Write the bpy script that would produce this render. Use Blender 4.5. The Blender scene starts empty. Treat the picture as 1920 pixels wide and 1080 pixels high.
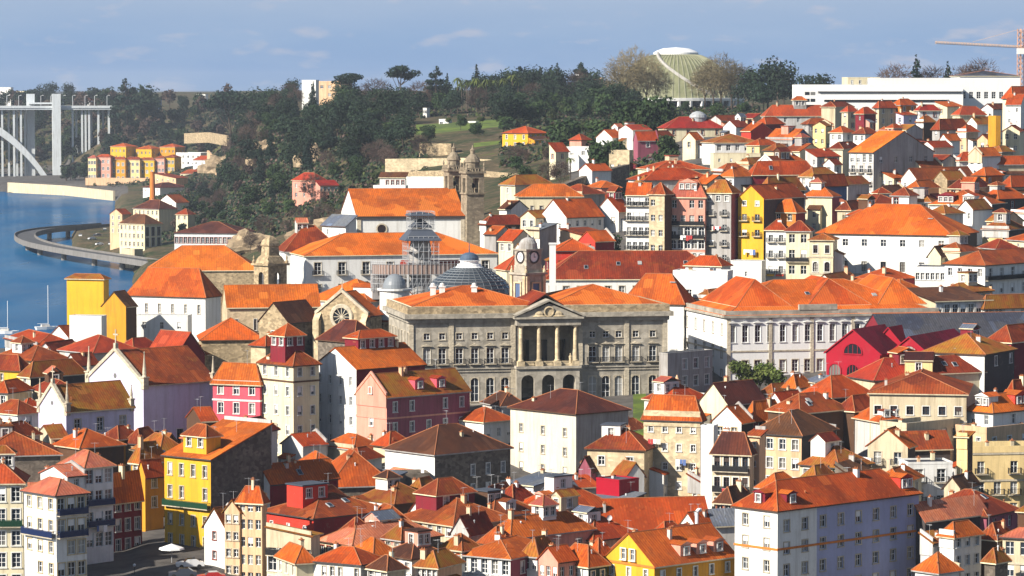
import bpy, math, random
from mathutils import Vector
R_ = math.radians
sc = bpy.context.scene
COL = sc.collection
# ------------------------------------------------------------------ camera
F = 6300.0; ZC = 80.0; PH = math.atan(368/6300.0)
cp, sp = math.cos(PH), math.sin(PH)
cam = bpy.data.objects.new('camera', bpy.data.cameras.new('camera')); COL.objects.link(cam)
cam.location = (0, 0, ZC); cam.rotation_euler = (math.pi/2-PH, 0, 0)
cam.data.sensor_fit = 'HORIZONTAL'; cam.data.angle = 2*math.atan(960/F)
cam.data.clip_start = 1; cam.data.clip_end = 30000
sc.camera = cam
def P(px, py, D):
    u = (px-960)/F; v = (540-py)/F
    t = D/(cp+v*sp)
    return Vector((u*t, D, ZC+t*(v*cp-sp)))
def solve(p, d, px):            # length t along horizontal d from p so that the end projects to px
    k = (px-960)/F; dep = p.y*cp+(ZC-p.z)*sp
    return (k*dep-p.x)/(d[0]-k*d[1]*cp)
# ------------------------------------------------------------------ terrain heights
PROF = {
 -260:[(430,-5),(2700,-5),(2720,6),(3020,8),(3120,40),(3300,60),(4200,83),(5200,50),(9000,10)],
 -70:[(430,4),(560,7),(700,9),(900,7),(1000,3),(1020,-5),(2700,-5),(2720,6),(3020,8),(3120,40),(3300,60),(4200,83),(5200,50),(9000,10)],
 125:[(430,4),(560,8),(700,11),(900,9),(1040,4),(1060,-5),(2640,-5),(2655,7),(2960,8),(3080,42),(3300,60),(4200,83),(5200,50),(9000,10)],
 140:[(430,4),(560,8),(700,11),(900,9),(1040,4),(1060,-5),(1690,-5),(1700,4),(1880,4),(1890,-5),(2620,-5),(2635,7),(2800,9),(2960,32),(3200,60),(4200,83),(5200,50),(9000,10)],
 205:[(430,4),(560,8),(700,12),(900,9),(1040,4),(1060,-5),(1600,-5),(1650,4),(1900,5),(1915,-5),(2500,-5),(2515,6),(2720,9),(2860,34),(3000,56),(4200,83),(5200,50),(9000,10)],
 230:[(430,4),(560,8),(700,12),(900,9),(1040,4),(1060,-5),(1590,-5),(1600,5),(1950,6),(2480,7),(2720,9),(2860,40),(3000,60),(4200,83),(5200,50),(9000,10)],
 270:[(430,4),(560,9),(700,12),(900,9),(1100,7),(1500,6),(1900,8),(2450,8),(2720,12),(2860,45),(3000,62),(4200,83),(5200,50),(9000,10)],
 400:[(430,4),(560,9),(700,13),(850,11),(1100,10),(1500,10),(1700,14),(1900,16),(2200,16),(2500,18),(2700,26),(2860,52),(3100,66),(4200,83),(5200,50),(9000,10)],
 500:[(430,3),(560,7),(640,14),(720,14),(850,16),(1000,18),(1300,20),(1500,24),(1700,38),(1850,55),(2000,64),(2400,69),(4200,83),(5200,50),(9000,10)],
 650:[(430,2),(500,3),(560,5),(600,8),(640,16),(720,20),(850,25),(1000,27),(1250,30),(1400,36),(1550,50),(1700,63),(1900,69),(4200,83),(5200,50),(9000,10)],
 800:[(430,2),(500,3),(560,5),(600,8),(640,18),(720,24),(850,31),(1000,36),(1200,41),(1350,46),(1500,56),(1650,62),(1850,68),(4200,83),(5200,50),(9000,10)],
 1000:[(430,2),(500,3),(560,5),(600,8),(620,16),(660,20),(720,27),(800,36),(900,42),(1000,45),(1200,48),(1340,52),(1400,57),(1500,61),(1600,65),(1850,70),(4200,83),(5200,50),(9000,10)],
 1300:[(430,2),(500,3),(560,5),(600,8),(620,17),(660,21),(720,30),(800,40),(900,49),(1000,55),(1200,63),(1500,69),(1850,70),(4200,83),(5200,50),(9000,10)],
 1700:[(430,2),(500,3),(560,5),(600,8),(620,19),(660,23),(720,30),(800,40),(900,50),(1000,56),(1200,66),(1500,71),(4200,83),(5200,50),(9000,10)],
}
PXS = sorted(PROF)
def _pr(c, D):
    t = PROF[c]
    if D <= t[0][0]: return t[0][1]
    for (a, za), (b, zb) in zip(t, t[1:]):
        if D <= b: return za+(zb-za)*(D-a)/(b-a)
    return t[-1][1]
def ground(x, D):
    px = 960+F*x/max(D, 1)*1.0
    if px <= PXS[0]: return _pr(PXS[0], D)
    for a, b in zip(PXS, PXS[1:]):
        if px <= b:
            f = (px-a)/(b-a); return _pr(a, D)*(1-f)+_pr(b, D)*f
    return _pr(PXS[-1], D)
def findD(px, py, h):
    D = 440.0
    while D < 3500:
        p = P(px, py, D)
        if p.z-ground(p.x, D) <= h: return D
        D += 1.0
    return D
# ------------------------------------------------------------------ mesh builder
class MB:
    def __init__(s): s.v=[]; s.f=[]; s.m=[]; s.uv=[]
    def poly(s, pts, m=0, uv=None):
        i = len(s.v); s.v += [tuple(p) for p in pts]; s.f.append(tuple(range(i, i+len(pts)))); s.m.append(m)
        s.uv.append(uv)
    def box(s, x0,x1,y0,y1,z0,z1,m=0, bottom=True):
        a=[(x0,y0,z0),(x1,y0,z0),(x1,y1,z0),(x0,y1,z0),(x0,y0,z1),(x1,y0,z1),(x1,y1,z1),(x0,y1,z1)]
        for q in ((4,5,6,7),(0,1,5,4),(1,2,6,5),(2,3,7,6),(3,0,4,7))+(((3,2,1,0),) if bottom else ()):
            s.poly([a[k] for k in q], m)
    def tube(s, p, q, r, n=5, m=0, r2=None, cap=False):
        p=Vector(p); q=Vector(q); d=(q-p)
        if d.length<1e-6: return
        d.normalize(); a=d.orthogonal().normalized(); b=d.cross(a); r2 = r if r2 is None else r2
        A=[p+(a*math.cos(2*math.pi*k/n)+b*math.sin(2*math.pi*k/n))*r for k in range(n)]
        B=[q+(a*math.cos(2*math.pi*k/n)+b*math.sin(2*math.pi*k/n))*r2 for k in range(n)]
        for k in range(n):
            l=(k+1)%n; s.poly([A[k],A[l],B[l],B[k]], m)
        if cap: s.poly(B, m); s.poly(A[::-1], m)
    def lathe(s, prof, n=16, m=0, c=(0,0), ph=0):
        for (r0,z0),(r1,z1) in zip(prof, prof[1:]):
            for k in range(n):
                a=2*math.pi*k/n+ph; b=2*math.pi*(k+1)/n+ph
                q=[(c[0]+r0*math.cos(a),c[1]+r0*math.sin(a),z0),(c[0]+r0*math.cos(b),c[1]+r0*math.sin(b),z0),
                   (c[0]+r1*math.cos(b),c[1]+r1*math.sin(b),z1),(c[0]+r1*math.cos(a),c[1]+r1*math.sin(a),z1)]
                if r0<1e-6: q=[q[0],q[2],q[3]]
                elif r1<1e-6: q=q[:3]
                s.poly(q, m)
    def data(s, name, mats):
        me=bpy.data.meshes.new(name); me.from_pydata(s.v, [], s.f)
        for m in mats: me.materials.append(m)
        me.polygons.foreach_set('material_index', s.m)
        if any(u is not None for u in s.uv):
            l=me.uv_layers.new(name='UVMap'); d=[]
            for f,u in zip(s.f, s.uv):
                for k in range(len(f)): d += list(u[k]) if u else [0.0,0.0]
            l.data.foreach_set('uv', d)
        me.update(); return me
    def obj(s, name, mats, parent=None, loc=(0,0,0), rz=0, smooth=False):
        if not isinstance(mats,(list,tuple)): mats=[mats]
        me=s.data(name, mats)
        if smooth: me.polygons.foreach_set('use_smooth',[True]*len(me.polygons))
        return link(name, me, parent, loc, rz)
def link(name, me, parent=None, loc=(0,0,0), rz=0):
    o=bpy.data.objects.new(name, me); COL.objects.link(o)
    o.location=loc; o.rotation_euler=(0,0,rz)
    if parent: o.parent=parent
    return o
def tag(o, label, cat, group=None, kind=None):
    if label: o['label']=label
    if cat: o['category']=cat
    if group: o['group']=group
    if kind: o['kind']=kind
    return o
def thing(name, label, cat, loc=(0,0,0), rz=0, group=None):
    return tag(link(name, None, None, loc, rz), label, cat, group)
def copy_tree(o, parent=None):
    c=o.copy(); COL.objects.link(c)
    if parent: c.parent=parent
    for ch in o.children: copy_tree(ch, c)
    return c
# ------------------------------------------------------------------ materials
class N:
    def __init__(s, name):
        s.mat=bpy.data.materials.new(name); s.mat.use_nodes=True; s.nt=s.mat.node_tree
        s.b=s.nt.nodes['Principled BSDF']
    def n(s, t, **k):
        x=s.nt.nodes.new(t)
        for a,b in k.items():
            if a.startswith('i_'): x.inputs[a[2:].replace('_',' ')].default_value=b
            else: setattr(x,a,b)
        return x
    def l(s,a,b): s.nt.links.new(a,b)
    def noise(s, vec, scale, detail=3, rough=.55):
        x=s.n('ShaderNodeTexNoise'); x.inputs['Scale'].default_value=scale; x.inputs['Detail'].default_value=detail; x.inputs['Roughness'].default_value=rough
        if vec is not None: s.l(vec, x.inputs['Vector'])
        return x.outputs['Fac']
    def map(s, vec, sc_):
        x=s.n('ShaderNodeMapping'); x.inputs['Scale'].default_value=sc_; s.l(vec,x.inputs['Vector']); return x.outputs[0]
    def ramp(s, fac, stops, interp='LINEAR'):
        x=s.n('ShaderNodeValToRGB'); e=x.color_ramp.elements; x.color_ramp.interpolation=interp
        while len(e)<len(stops): e.new(.5)
        for k,(p,c) in enumerate(stops):
            e[k].position=p; e[k].color=(c,c,c,1) if isinstance(c,(int,float)) else (*c,1)
        s.l(fac,x.inputs[0]); return x.outputs[0]
    def mix(s, fac, a, b, mode='MIX'):
        x=s.n('ShaderNodeMix'); x.data_type='RGBA'; x.blend_type=mode
        for sock,v in ((x.inputs[0],fac),(x.inputs[6],a),(x.inputs[7],b)):
            if isinstance(v,(int,float)): sock.default_value=v if sock==x.inputs[0] else (v,v,v,1)
            elif isinstance(v,tuple): sock.default_value=(*v,1)
            else: s.l(v,sock)
        return x.outputs[2]
    def fin(s, col, rough=.8, bump=None, bs=.3, bd=.1, spec=.3):
        if isinstance(col,tuple): s.b.inputs['Base Color'].default_value=(*col,1)
        else: s.l(col,s.b.inputs['Base Color'])
        s.b.inputs['Roughness'].default_value=rough; s.b.inputs['Specular IOR Level'].default_value=spec
        if bump is not None:
            x=s.n('ShaderNodeBump'); x.inputs['Strength'].default_value=bs; x.inputs['Distance'].default_value=bd
            s.l(bump,x.inputs['Height']); s.l(x.outputs[0],s.b.inputs['Normal'])
        return s.mat
def pos(n): return n.n('ShaderNodeNewGeometry').outputs['Position']
def sc3(c,k): return tuple(min(1,x*k) for x in c)
def wallmat(name, c, stain=.35, var=.16, rough=.85):
    n=N(name); p=pos(n)
    a=n.noise(p,.22,4); b=n.noise(n.map(p,(1.1,1.1,.10)),1.0,4,.65); g=n.noise(p,2.6,3)
    col=n.mix(n.ramp(a,[(.35,0.0),(.7,1.0)]), sc3(c,1-var), c)
    b2=n.noise(n.map(p,(2.6,2.6,.16)),1.0,3,.6)
    col=n.mix(n.ramp(b2,[(.55,0.0),(.7,stain*.8)]), col, (c[0]*.5+.03,c[1]*.47+.03,c[2]*.42+.03))
    pt=n.noise(p,.5,5,.75); col=n.mix(n.ramp(pt,[(.60,0.0),(.64,stain*1.2)]), col, (c[0]*.55+.12,c[1]*.55+.11,c[2]*.55+.09))
    col=n.mix(n.ramp(b,[(.47,0.0),(.70,min(1,stain*1.7))]), col, (c[0]*.42+.02,c[1]*.38+.02,c[2]*.33+.02))
    col=n.mix(n.ramp(g,[(.3,.22),(.6,0.0)]), col, sc3(c,.7))
    return n.fin(col, rough, g,.15,.05,.2)
def stonemat(name, c, scale=.9, con=.5):
    n=N(name); p=pos(n)
    v=n.n('ShaderNodeTexVoronoi'); v.inputs['Scale'].default_value=scale*1.6; n.l(n.map(p,(1,1,1.5)),v.inputs['Vector'])
    sep=n.n('ShaderNodeSeparateColor'); n.l(v.outputs['Color'],sep.inputs[0])
    a=n.noise(p,.3,5,.7); b=n.noise(n.map(p,(.8,.8,.12)),1.0,4,.6)
    col=n.mix(sep.outputs[0], sc3(c,1-con), sc3(c,1+con*.4))
    col=n.mix(n.ramp(a,[(.4,.0),(.65,.6)]), col, sc3(c,.5))
    col=n.mix(n.ramp(b,[(.5,.0),(.75,.55)]), col, sc3(c,.32))
    return n.fin(col,.9,v.outputs['Distance'],.4,.1,.15)
def roofmat(name, c1, c2, moss=.0, mc=(.30,.17,.02)):
    n=N(name); p=pos(n); uv=n.n('ShaderNodeUVMap').outputs[0]; oi=n.n('ShaderNodeObjectInfo').outputs['Random']
    st=n.noise(n.map(uv,(1.5,.22,1)),1.0,4,.7)          # streaks down the slope
    lg=n.noise(p,.13,4,.6)
    v=n.n('ShaderNodeTexVoronoi'); v.inputs['Scale'].default_value=1.0; n.l(n.map(uv,(3.6,2.0,1)),v.inputs['Vector'])
    sep=n.n('ShaderNodeSeparateColor'); n.l(v.outputs['Color'],sep.inputs[0])
    col=n.mix(n.ramp(st,[(.3,0.0),(.72,1.0)]), c1, c2)
    col=n.mix(n.ramp(lg,[(.45,0.0),(.68,.8)]), col, (c2[0]*.5,c2[1]*.6,c2[2]*.8))
    l2=n.noise(p,.42,5,.7); col=n.mix(n.ramp(l2,[(.5,0.0),(.66,.6)]), col, (c1[0]*.45+.03,c1[1]*.55+.02,c1[2]*.7+.02))
    col=n.mix(n.ramp(sep.outputs[0],[(0,.32),(.5,0.0)]), col, sc3(c2,.55))
    vp=n.n('ShaderNodeTexVoronoi'); vp.inputs['Scale'].default_value=1.0; vp.distance='MANHATTAN'; n.l(n.map(uv,(.20,.16,1)),vp.inputs['Vector']); sp_=n.n('ShaderNodeSeparateColor'); n.l(vp.outputs['Color'],sp_.inputs[0])
    col=n.mix(n.ramp(sp_.outputs[0],[(.62,0.0),(.66,.55)]), col, (c2[0]*.62,c2[1]*.75,c2[2]*1.1)); col=n.mix(n.ramp(sp_.outputs[1],[(.74,0.0),(.78,.5)]), col, (min(1,c1[0]*1.12),c1[1]*1.45,c1[2]*2))
    col=n.mix(n.ramp(sep.outputs[1],[(.8,0.0),(1,.28)]), col, (min(1,c1[0]*1.2),c1[1]*1.6,c1[2]*2.2))
    mo=n.noise(p,.35,5,.7)
    col=n.mix(n.ramp(mo,[(.62-.25*moss,0.0),(.80-.2*moss,.15+.8*moss)]), col, mc)
    spots=n.noise(p,1.1,2)
    col=n.mix(n.ramp(spots,[(.66,0.0),(.74,.5)]), col, sc3(c2,.3))
    hs=n.n('ShaderNodeHueSaturation'); n.l(col,hs.inputs['Color'])
    mr=n.n('ShaderNodeMapRange'); mr.inputs[3].default_value=.70; mr.inputs[4].default_value=1.10; n.l(oi,mr.inputs[0]); n.l(mr.outputs[0],hs.inputs['Value'])
    mr2=n.n('ShaderNodeMapRange'); mr2.inputs[3].default_value=.490; mr2.inputs[4].default_value=.508; n.l(oi,mr2.inputs[0]); n.l(mr2.outputs[0],hs.inputs['Hue'])
    w=n.n('ShaderNodeTexWave'); w.inputs['Scale'].default_value=1.0; w.bands_direction='X'; n.l(n.map(uv,(2.2,0,0)),w.inputs['Vector'])
    w2=n.n('ShaderNodeTexWave'); w2.inputs['Scale'].default_value=1.0; w2.bands_direction='X'; w2.inputs['Distortion'].default_value=.6; n.l(n.map(uv,(.62,.15,0)),w2.inputs['Vector'])
    out=n.mix(n.ramp(w2.outputs['Fac'],[(.0,.42),(.45,0.0)]),hs.outputs[0],sc3(c2,.4))
    return n.fin(out,.85,w.outputs['Fac'],.35,.06,.15)
W=dict(
 white=wallmat('white_render',(.80,.79,.75),.22,.08), cream=wallmat('cream_render',(.78,.69,.47),.3), beige=wallmat('beige_render',(.64,.54,.37),.45),
 yellow=wallmat('yellow_render',(.74,.41,.03),.25,.12), ochre=wallmat('ochre_render',(.66,.31,.025),.3), pale=wallmat('pale_yellow_render',(.84,.63,.30),.3),
 maroon=wallmat('maroon_render',(.22,.018,.03),.3), red=wallmat('red_render',(.62,.05,.03),.25), crimson=wallmat('crimson_paint',(.37,.004,.02),.12,.08,.6),
 pink=wallmat('pink_render',(.76,.34,.25),.3), rose=wallmat('rose_render',(.70,.10,.14),.25), grey=wallmat('grey_render_and_shade',(.44,.42,.40),.5,.25), lgrey=wallmat('pale_grey_render',(.62,.60,.57),.4,.2),
 lilac=wallmat('lilac_white_render',(.62,.58,.74),.2,.12), brown=wallmat('brown_cladding_and_shade',(.11,.055,.03),.4), dark=wallmat('dark_slate_and_shade',(.07,.06,.06),.4),  # dark and brown, like grey and blue, also paint shaded side walls
 orange=wallmat('orange_render',(.72,.22,.04),.3), peach=wallmat('peach_render',(.76,.50,.30),.4), teal=wallmat('dark_teal_panel',(.015,.05,.05),.3), plum=wallmat('plum_render',(.33,.09,.13),.4), blue=wallmat('blue_render_and_shade',(.10,.16,.30),.3),
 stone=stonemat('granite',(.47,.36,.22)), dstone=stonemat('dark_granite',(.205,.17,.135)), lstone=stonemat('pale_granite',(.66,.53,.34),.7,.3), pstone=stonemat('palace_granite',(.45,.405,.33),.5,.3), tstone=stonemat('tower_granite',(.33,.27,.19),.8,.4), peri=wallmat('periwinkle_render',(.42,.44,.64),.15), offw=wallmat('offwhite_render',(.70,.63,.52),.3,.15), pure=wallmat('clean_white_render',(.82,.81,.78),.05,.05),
)
RF=dict(
 bright=roofmat('new_orange_tiles',(.74,.150,.016),(.56,.095,.011)), orange=roofmat('orange_tiles',(.64,.122,.015),(.40,.060,.010),.16),
 rust=roofmat('rust_tiles',(.40,.070,.014),(.19,.030,.011),.26), brown=roofmat('brown_tiles',(.17,.06,.022),(.085,.032,.016),.15,(.14,.09,.03)),
 dark=roofmat('dark_red_tiles',(.13,.028,.016),(.07,.018,.013),.1,(.2,.08,.04)), pink=roofmat('faded_pink_tiles',(.66,.22,.11),(.52,.12,.06),.1,(.5,.3,.15)),
 moss=roofmat('mossy_orange_tiles',(.44,.115,.02),(.26,.055,.013),.8), red=roofmat('red_tiles',(.48,.06,.02),(.33,.035,.014),.1),
 redsheet=roofmat('crimson_sheet_roof',(.26,.006,.02),(.16,.005,.013),0,(.2,.02,.03)),
 grey=roofmat('grey_sheet_roof',(.19,.20,.22),(.13,.14,.155),0,(.2,.2,.2)), slate=roofmat('slate_roof',(.085,.085,.095),(.05,.05,.06),0,(.1,.1,.08)),
)
RIDGE=wallmat('ridge_mortar',(.46,.17,.07),.5,.3)
TRIM=dict(w=wallmat('white_trim',(.78,.77,.73),.2), s=stonemat('granite_trim',(.60,.52,.39),1.2,.2), r=wallmat('brown_red_trim',(.26,.045,.03),.2), k=wallmat('dark_green_trim',(.02,.05,.03),.2), y=wallmat('sand_trim',(.62,.50,.30),.3))
SASH=N('white_sash').fin((.78,.78,.76),.5); DSASH=N('dark_sash').fin((.06,.04,.035),.5)
IRON=N('black_iron').fin((.018,.018,.02),.5); GREENIRON=N('green_iron').fin((.012,.06,.03),.5); BLUEIRON=N('blue_iron').fin((.015,.03,.10),.5)
ZINC=wallmat('zinc',(.40,.42,.44),.4,.2,.5); METAL=N('galvanised_steel').fin((.45,.46,.47),.45); WHITEP=N('white_paint').fin((.80,.80,.79),.5)
CON=wallmat('concrete',(.50,.48,.44),.4,.2); DISHM=N('dish_enamel').fin((.72,.72,.72),.4)
def glassmat(name, dark, curtain, share):  # the pale share of panes stands for curtains behind the glass
    n=N(name); oi=n.n('ShaderNodeObjectInfo').outputs['Random']
    return n.fin(n.ramp(oi,[(0,dark),(.45,(dark[0]*2.2,dark[1]*2.2,dark[2]*2.2)),(1-share,curtain),(1-share*.4,(curtain[0]*.5,curtain[1]*.5,curtain[2]*.5))],'CONSTANT'),.12,None,spec=.6)
GLASS=glassmat('window_glass',(.012,.016,.022),(.34,.33,.30),.28)
# ------------------------------------------------------------------ windows, balconies
_wc={}
def win_mesh(style,w,h,one):
    key=(style,w,h,one)
    if key in _wc: return _wc[key]
    s=style[0]; m=MB(); rec=.24
    if s!='n':
        t=.15 if w>.7 else .1
        m.box(-w/2-t,-w/2,-.06,.03,-.02,h+t); m.box(w/2,w/2+t,-.06,.03,-.02,h+t); m.box(-w/2,w/2,-.06,.03,h,h+t)
        m.box(-w/2-t-.06,w/2+t+.06,-.15,.03,-.16,-.02)
    if 'p' in style:
        for k in (0,1):
            y0,y1=-.38+.08*k,.02
            m.poly([(-w/2-.4,y0,h+.45),(w/2+.4,y0,h+.45),(0,y0,h+.95)],0); break
        m.poly([(-w/2-.4,-.38,h+.45),(0,-.38,h+.95),(0,.02,h+.95),(-w/2-.4,.02,h+.45)]); m.poly([(w/2+.4,.02,h+.45),(0,.02,h+.95),(0,-.38,h+.95),(w/2+.4,-.38,h+.45)])
        m.poly([(-w/2-.4,.02,h+.45),(w/2+.4,.02,h+.45),(w/2+.4,-.38,h+.45),(-w/2-.4,-.38,h+.45)])
    if 'a' in style:
        r=w/2; k=8
        for sg in (-1,1):
            pts=[(sg*r,-.03,h),(sg*r,-.03,h-r)]+[(sg*r*math.cos(a),-.03,h-r+r*math.sin(a)) for a in [math.pi/2*j/k for j in range(1,k+1)]]
            for j in range(1,len(pts)-1):
                tri=[pts[0],pts[j],pts[j+1]]; m.poly(tri if sg<0 else tri[::-1],0)
            for j in range(1,len(pts)-1):
                q=[pts[j],pts[j+1],(pts[j+1][0],rec,pts[j+1][2]),(pts[j][0],rec,pts[j][2])]; m.poly(q,0)
    if 'o' not in style:
        b=.08; y0,y1=rec-.05,rec+.01
        m.box(-w/2,-w/2+b,y0,y1,0,h,1); m.box(w/2-b,w/2,y0,y1,0,h,1); m.box(-w/2+b,w/2-b,y0,y1,h-b,h,1); m.box(-w/2+b,w/2-b,y0,y1,0,b,1)
        nv=max(1,round(w/.75)-0) if 'g' in style else (1 if w<1.9 else 3)
        for j in range(1,nv+1):
            x=-w/2+w*j/(nv+1); m.box(x-.045,x+.045,y0,y1,b,h-b,1)
        for fz in ((.33,.66) if h>2.1 else (.58,)): m.box(-w/2+b,w/2-b,y0+.006,y1-.006,h*fz-.035,h*fz+.035,1)
    if 'l' in style: m.box(-w/2+.03,w/2-.03,rec-.12,rec-.07,h*(.35 if w<1 else .5),h,1)
    g=MB(); g.poly([(-w/2,rec+.02,0),(w/2,rec+.02,0),(w/2,rec+.02,h),(-w/2,rec+.02,h)])
    mats=[TRIM.get(s,TRIM['w']), DSASH if 'd' in style else SASH]
    if one:
        m.poly(g.v,2); _wc[key]=(m.data('window',mats+[GLASS]),None)
    else: _wc[key]=(m.data('window',mats),g.data('pane',[GLASS]))
    return _wc[key]
_bc={}
def balc_mesh(w,mat,solid=False):
    key=(round(w,1),mat.name,solid)
    if key in _bc: return _bc[key]
    m=MB(); d=.75
    m.box(-w/2,w/2,-d,.02,-.14,0,1)
    m.box(-w/2,w/2,-d,-d+.05,.95,1.02,0)
    for sx in (-1,1): m.box(sx*w/2-.03,sx*w/2+.03,-d+.05,.0,.95,1.02,0)
    n=max(3,int(w/.22))
    for k in range(n+1):
        x=-w/2+w*k/n; m.box(x-.022,x+.022,-d,-d+.04,0,.95,0)
    for sx in (-1,1):
        for k in range(3): m.box(sx*w/2-.02,sx*w/2+.02,-d+.2+.2*k,-d+.24+.2*k,0,.95,0)
    if solid: m.box(-w/2,w/2,-d+.05,-d+.07,0.02,.9,0)
    _bc[key]=m.data('balcony',[mat,TRIM['s']]); return _bc[key]
def put_window(par,style,w,h,s,z,face,a,b,one,nm='window'):
    me,pm=win_mesh(style,w,h,one)
    loc=(-a/2+s,-b/2,z) if face=='R' else (-a/2,-b/2+s,z)
    rz=0 if face=='R' else -math.pi/2
    o=link(nm,me,par,loc,rz)
    if pm: link('pane',pm,o)
    return o
def face_cells(m,face,a,b,h,holes,mat=0,rm=0,z0=0,rec=.27,split=None):
    ln=a if face=='R' else b
    def pt(s,d,z): return (-a/2+s,-b/2+d,z) if face=='R' else (-a/2+d,-b/2+s,z)
    fl=(lambda q:q) if face=='R' else (lambda q:q[::-1])
    def rect(s0,s1,za,zb):
        if split and s0<split<s1: rect(s0,split,za,zb); rect(split,s1,za,zb); return
        m.poly(fl([pt(s0,0,za),pt(s1,0,za),pt(s1,0,zb),pt(s0,0,zb)]),0 if split and s1<=split else mat)
    if not holes:
        rect(0,ln,z0,h); return
    zs=sorted({z0,h}|{q for _,_,c,d in holes for q in (c,d)})
    for za,zb in zip(zs,zs[1:]):        # horizontal bands, each split only where its holes are
        hs=sorted((x0,x1) for x0,x1,c,d in holes if c<(za+zb)/2<d)
        s=0
        for x0,x1 in hs:
            if x0>s: rect(s,x0,za,zb)
            s=max(s,x1)
        if s<ln: rect(s,ln,za,zb)
    for x0,x1,c,d in holes:
        for q in ([pt(x0,0,c),pt(x0,rec,c),pt(x0,rec,d),pt(x0,0,d)],[pt(x1,0,d),pt(x1,rec,d),pt(x1,rec,c),pt(x1,0,c)],
                  [pt(x0,0,d),pt(x0,rec,d),pt(x1,rec,d),pt(x1,0,d)],[pt(x0,0,c),pt(x1,0,c),pt(x1,rec,c),pt(x0,rec,c)]):
            m.poly(fl(q),rm)
def rows_of(spec):
    if not spec: return []
    return spec if isinstance(spec,list) else [spec]
def plan(spec,ln,h):
    out=[]
    for t in rows_of(spec):
        n,rows,style,w,wh,fh,top=(tuple(t)+('w',1.0,1.7,3.2,.75)[len(t)-2:])[:7]
        w=round(min(w,.72*ln/n),1) if w>.3 else w
        for k in range(rows):
            z1=h-top-k*fh; z0=z1-wh
            if z0<.3: break
            for i in range(n): out.append((ln*(i+.5)/n,z0,style,max(w,.3),wh))
    return out
# ------------------------------------------------------------------ roofs
def zroof(rt,a,b,h,rh,x,y):
    ax,ay=a/2-abs(x),b/2-abs(y)
    if rt=='h': return h+rh*max(0,min(ax,ay))/(min(a,b)/2)
    if rt=='gr': return h+rh*ay/(b/2)
    if rt=='gl': return h+rh*ax/(a/2)
    if rt=='sl': return h+rh*(x+a/2)/a
    if rt=='sr': return h+rh*(y+b/2)/b
    return h
def uvp(pts):
    p=[Vector(q) for q in pts]; n=(p[1]-p[0]).cross(p[2]-p[0])
    if n.length<1e-6 and len(p)>3: n=(p[2]-p[0]).cross(p[3]-p[0])
    n.normalize(); u=Vector((-n.y,n.x,0)); u = Vector((1,0,0)) if u.length<.02 else u.normalized(); v=n.cross(u)
    return [(q.dot(u),q.dot(v)) for q in p]
def roof_mb(rt,a,b,h,rh,o=.45,th=.2,rng=random,caps=True,kick=0):
    m=MB(); A=a/2+o; B=b/2+o
    pl=[]; lines=[]
    if rt in('h','gr','gl'):
        j=lambda:rng.uniform(-.08,.08)*min(1,rh/2)
        if rt=='h':
            sl=rh/(min(a,b)/2); lo=h-sl*o
            c=[(-A,-B,lo),(A,-B,lo),(A,B,lo),(-A,B,lo)]
            if a>=b: r0=(-(A-B),0,h+rh+j()); r1=(A-B,0,h+rh+j()); pl=[[c[0],c[1],r1,r0],[c[1],c[2],r1],[c[2],c[3],r0,r1],[c[3],c[0],r0]]; hp=[(c[0],r0),(c[3],r0),(c[1],r1),(c[2],r1)]
            else: r0=(0,-(B-A),h+rh+j()); r1=(0,B-A,h+rh+j()); pl=[[c[1],c[2],r1,r0],[c[0],c[1],r0],[c[3],c[0],r0,r1],[c[2],c[3],r1]]; hp=[(c[0],r0),(c[1],r0),(c[2],r1),(c[3],r1)]
            if (Vector(r0)-Vector(r1)).length<.1: pl=[[q for k,q in enumerate(f) if k<3] for f in pl]
            else: lines.append((r0,r1))
            lines+=hp
        elif rt=='gr':
            sl=rh/(b/2); lo=h-sl*o; A=a/2+.18
            c=[(-A,-B,lo),(A,-B,lo),(A,B,lo),(-A,B,lo)]; r0=(-A,0,h+rh+j()); r1=(A,0,h+rh+j())
            pl=[[c[0],c[1],r1,r0],[c[2],c[3],r0,r1]]; lines=[(r0,r1)]
        else:
            sl=rh/(a/2); lo=h-sl*o; B=b/2+.18
            c=[(-A,-B,lo),(A,-B,lo),(A,B,lo),(-A,B,lo)]; r0=(0,-B,h+rh+j()); r1=(0,B,h+rh+j())
            pl=[[c[1],c[2],r1,r0],[c[3],c[0],r0,r1]]; lines=[(r0,r1)]
    elif rt=='sl':
        lo=h-rh/a*o; hi=h+rh+rh/a*.15; pl=[[(-A,-B,lo),(a/2+.15,-B,hi),(a/2+.15,B,hi),(-A,B,lo)]]
    elif rt=='sr':
        lo=h-rh/b*o; hi=h+rh+rh/b*.15; pl=[[(-A,-B,lo),(A,-B,lo),(A,b/2+.15,hi),(-A,b/2+.15,hi)]]
    for f in pl:
        up=[(x,y,z+th) for x,y,z in f]
        m.poly(up,0,uvp(up)); m.poly(f[::-1],2)
        for k in range(len(f)):
            p,q=f[k],f[(k+1)%len(f)]
            m.poly([p,q,(q[0],q[1],q[2]+th),(p[0],p[1],p[2]+th)],2 if abs(p[2]-q[2])<.05 else 0)
    if caps:
        for p,q in lines: m.tube((p[0],p[1],p[2]+th),(q[0],q[1],q[2]+th),.09,5,1)
    return m
def rise(rt,a,b): return 0
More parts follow.
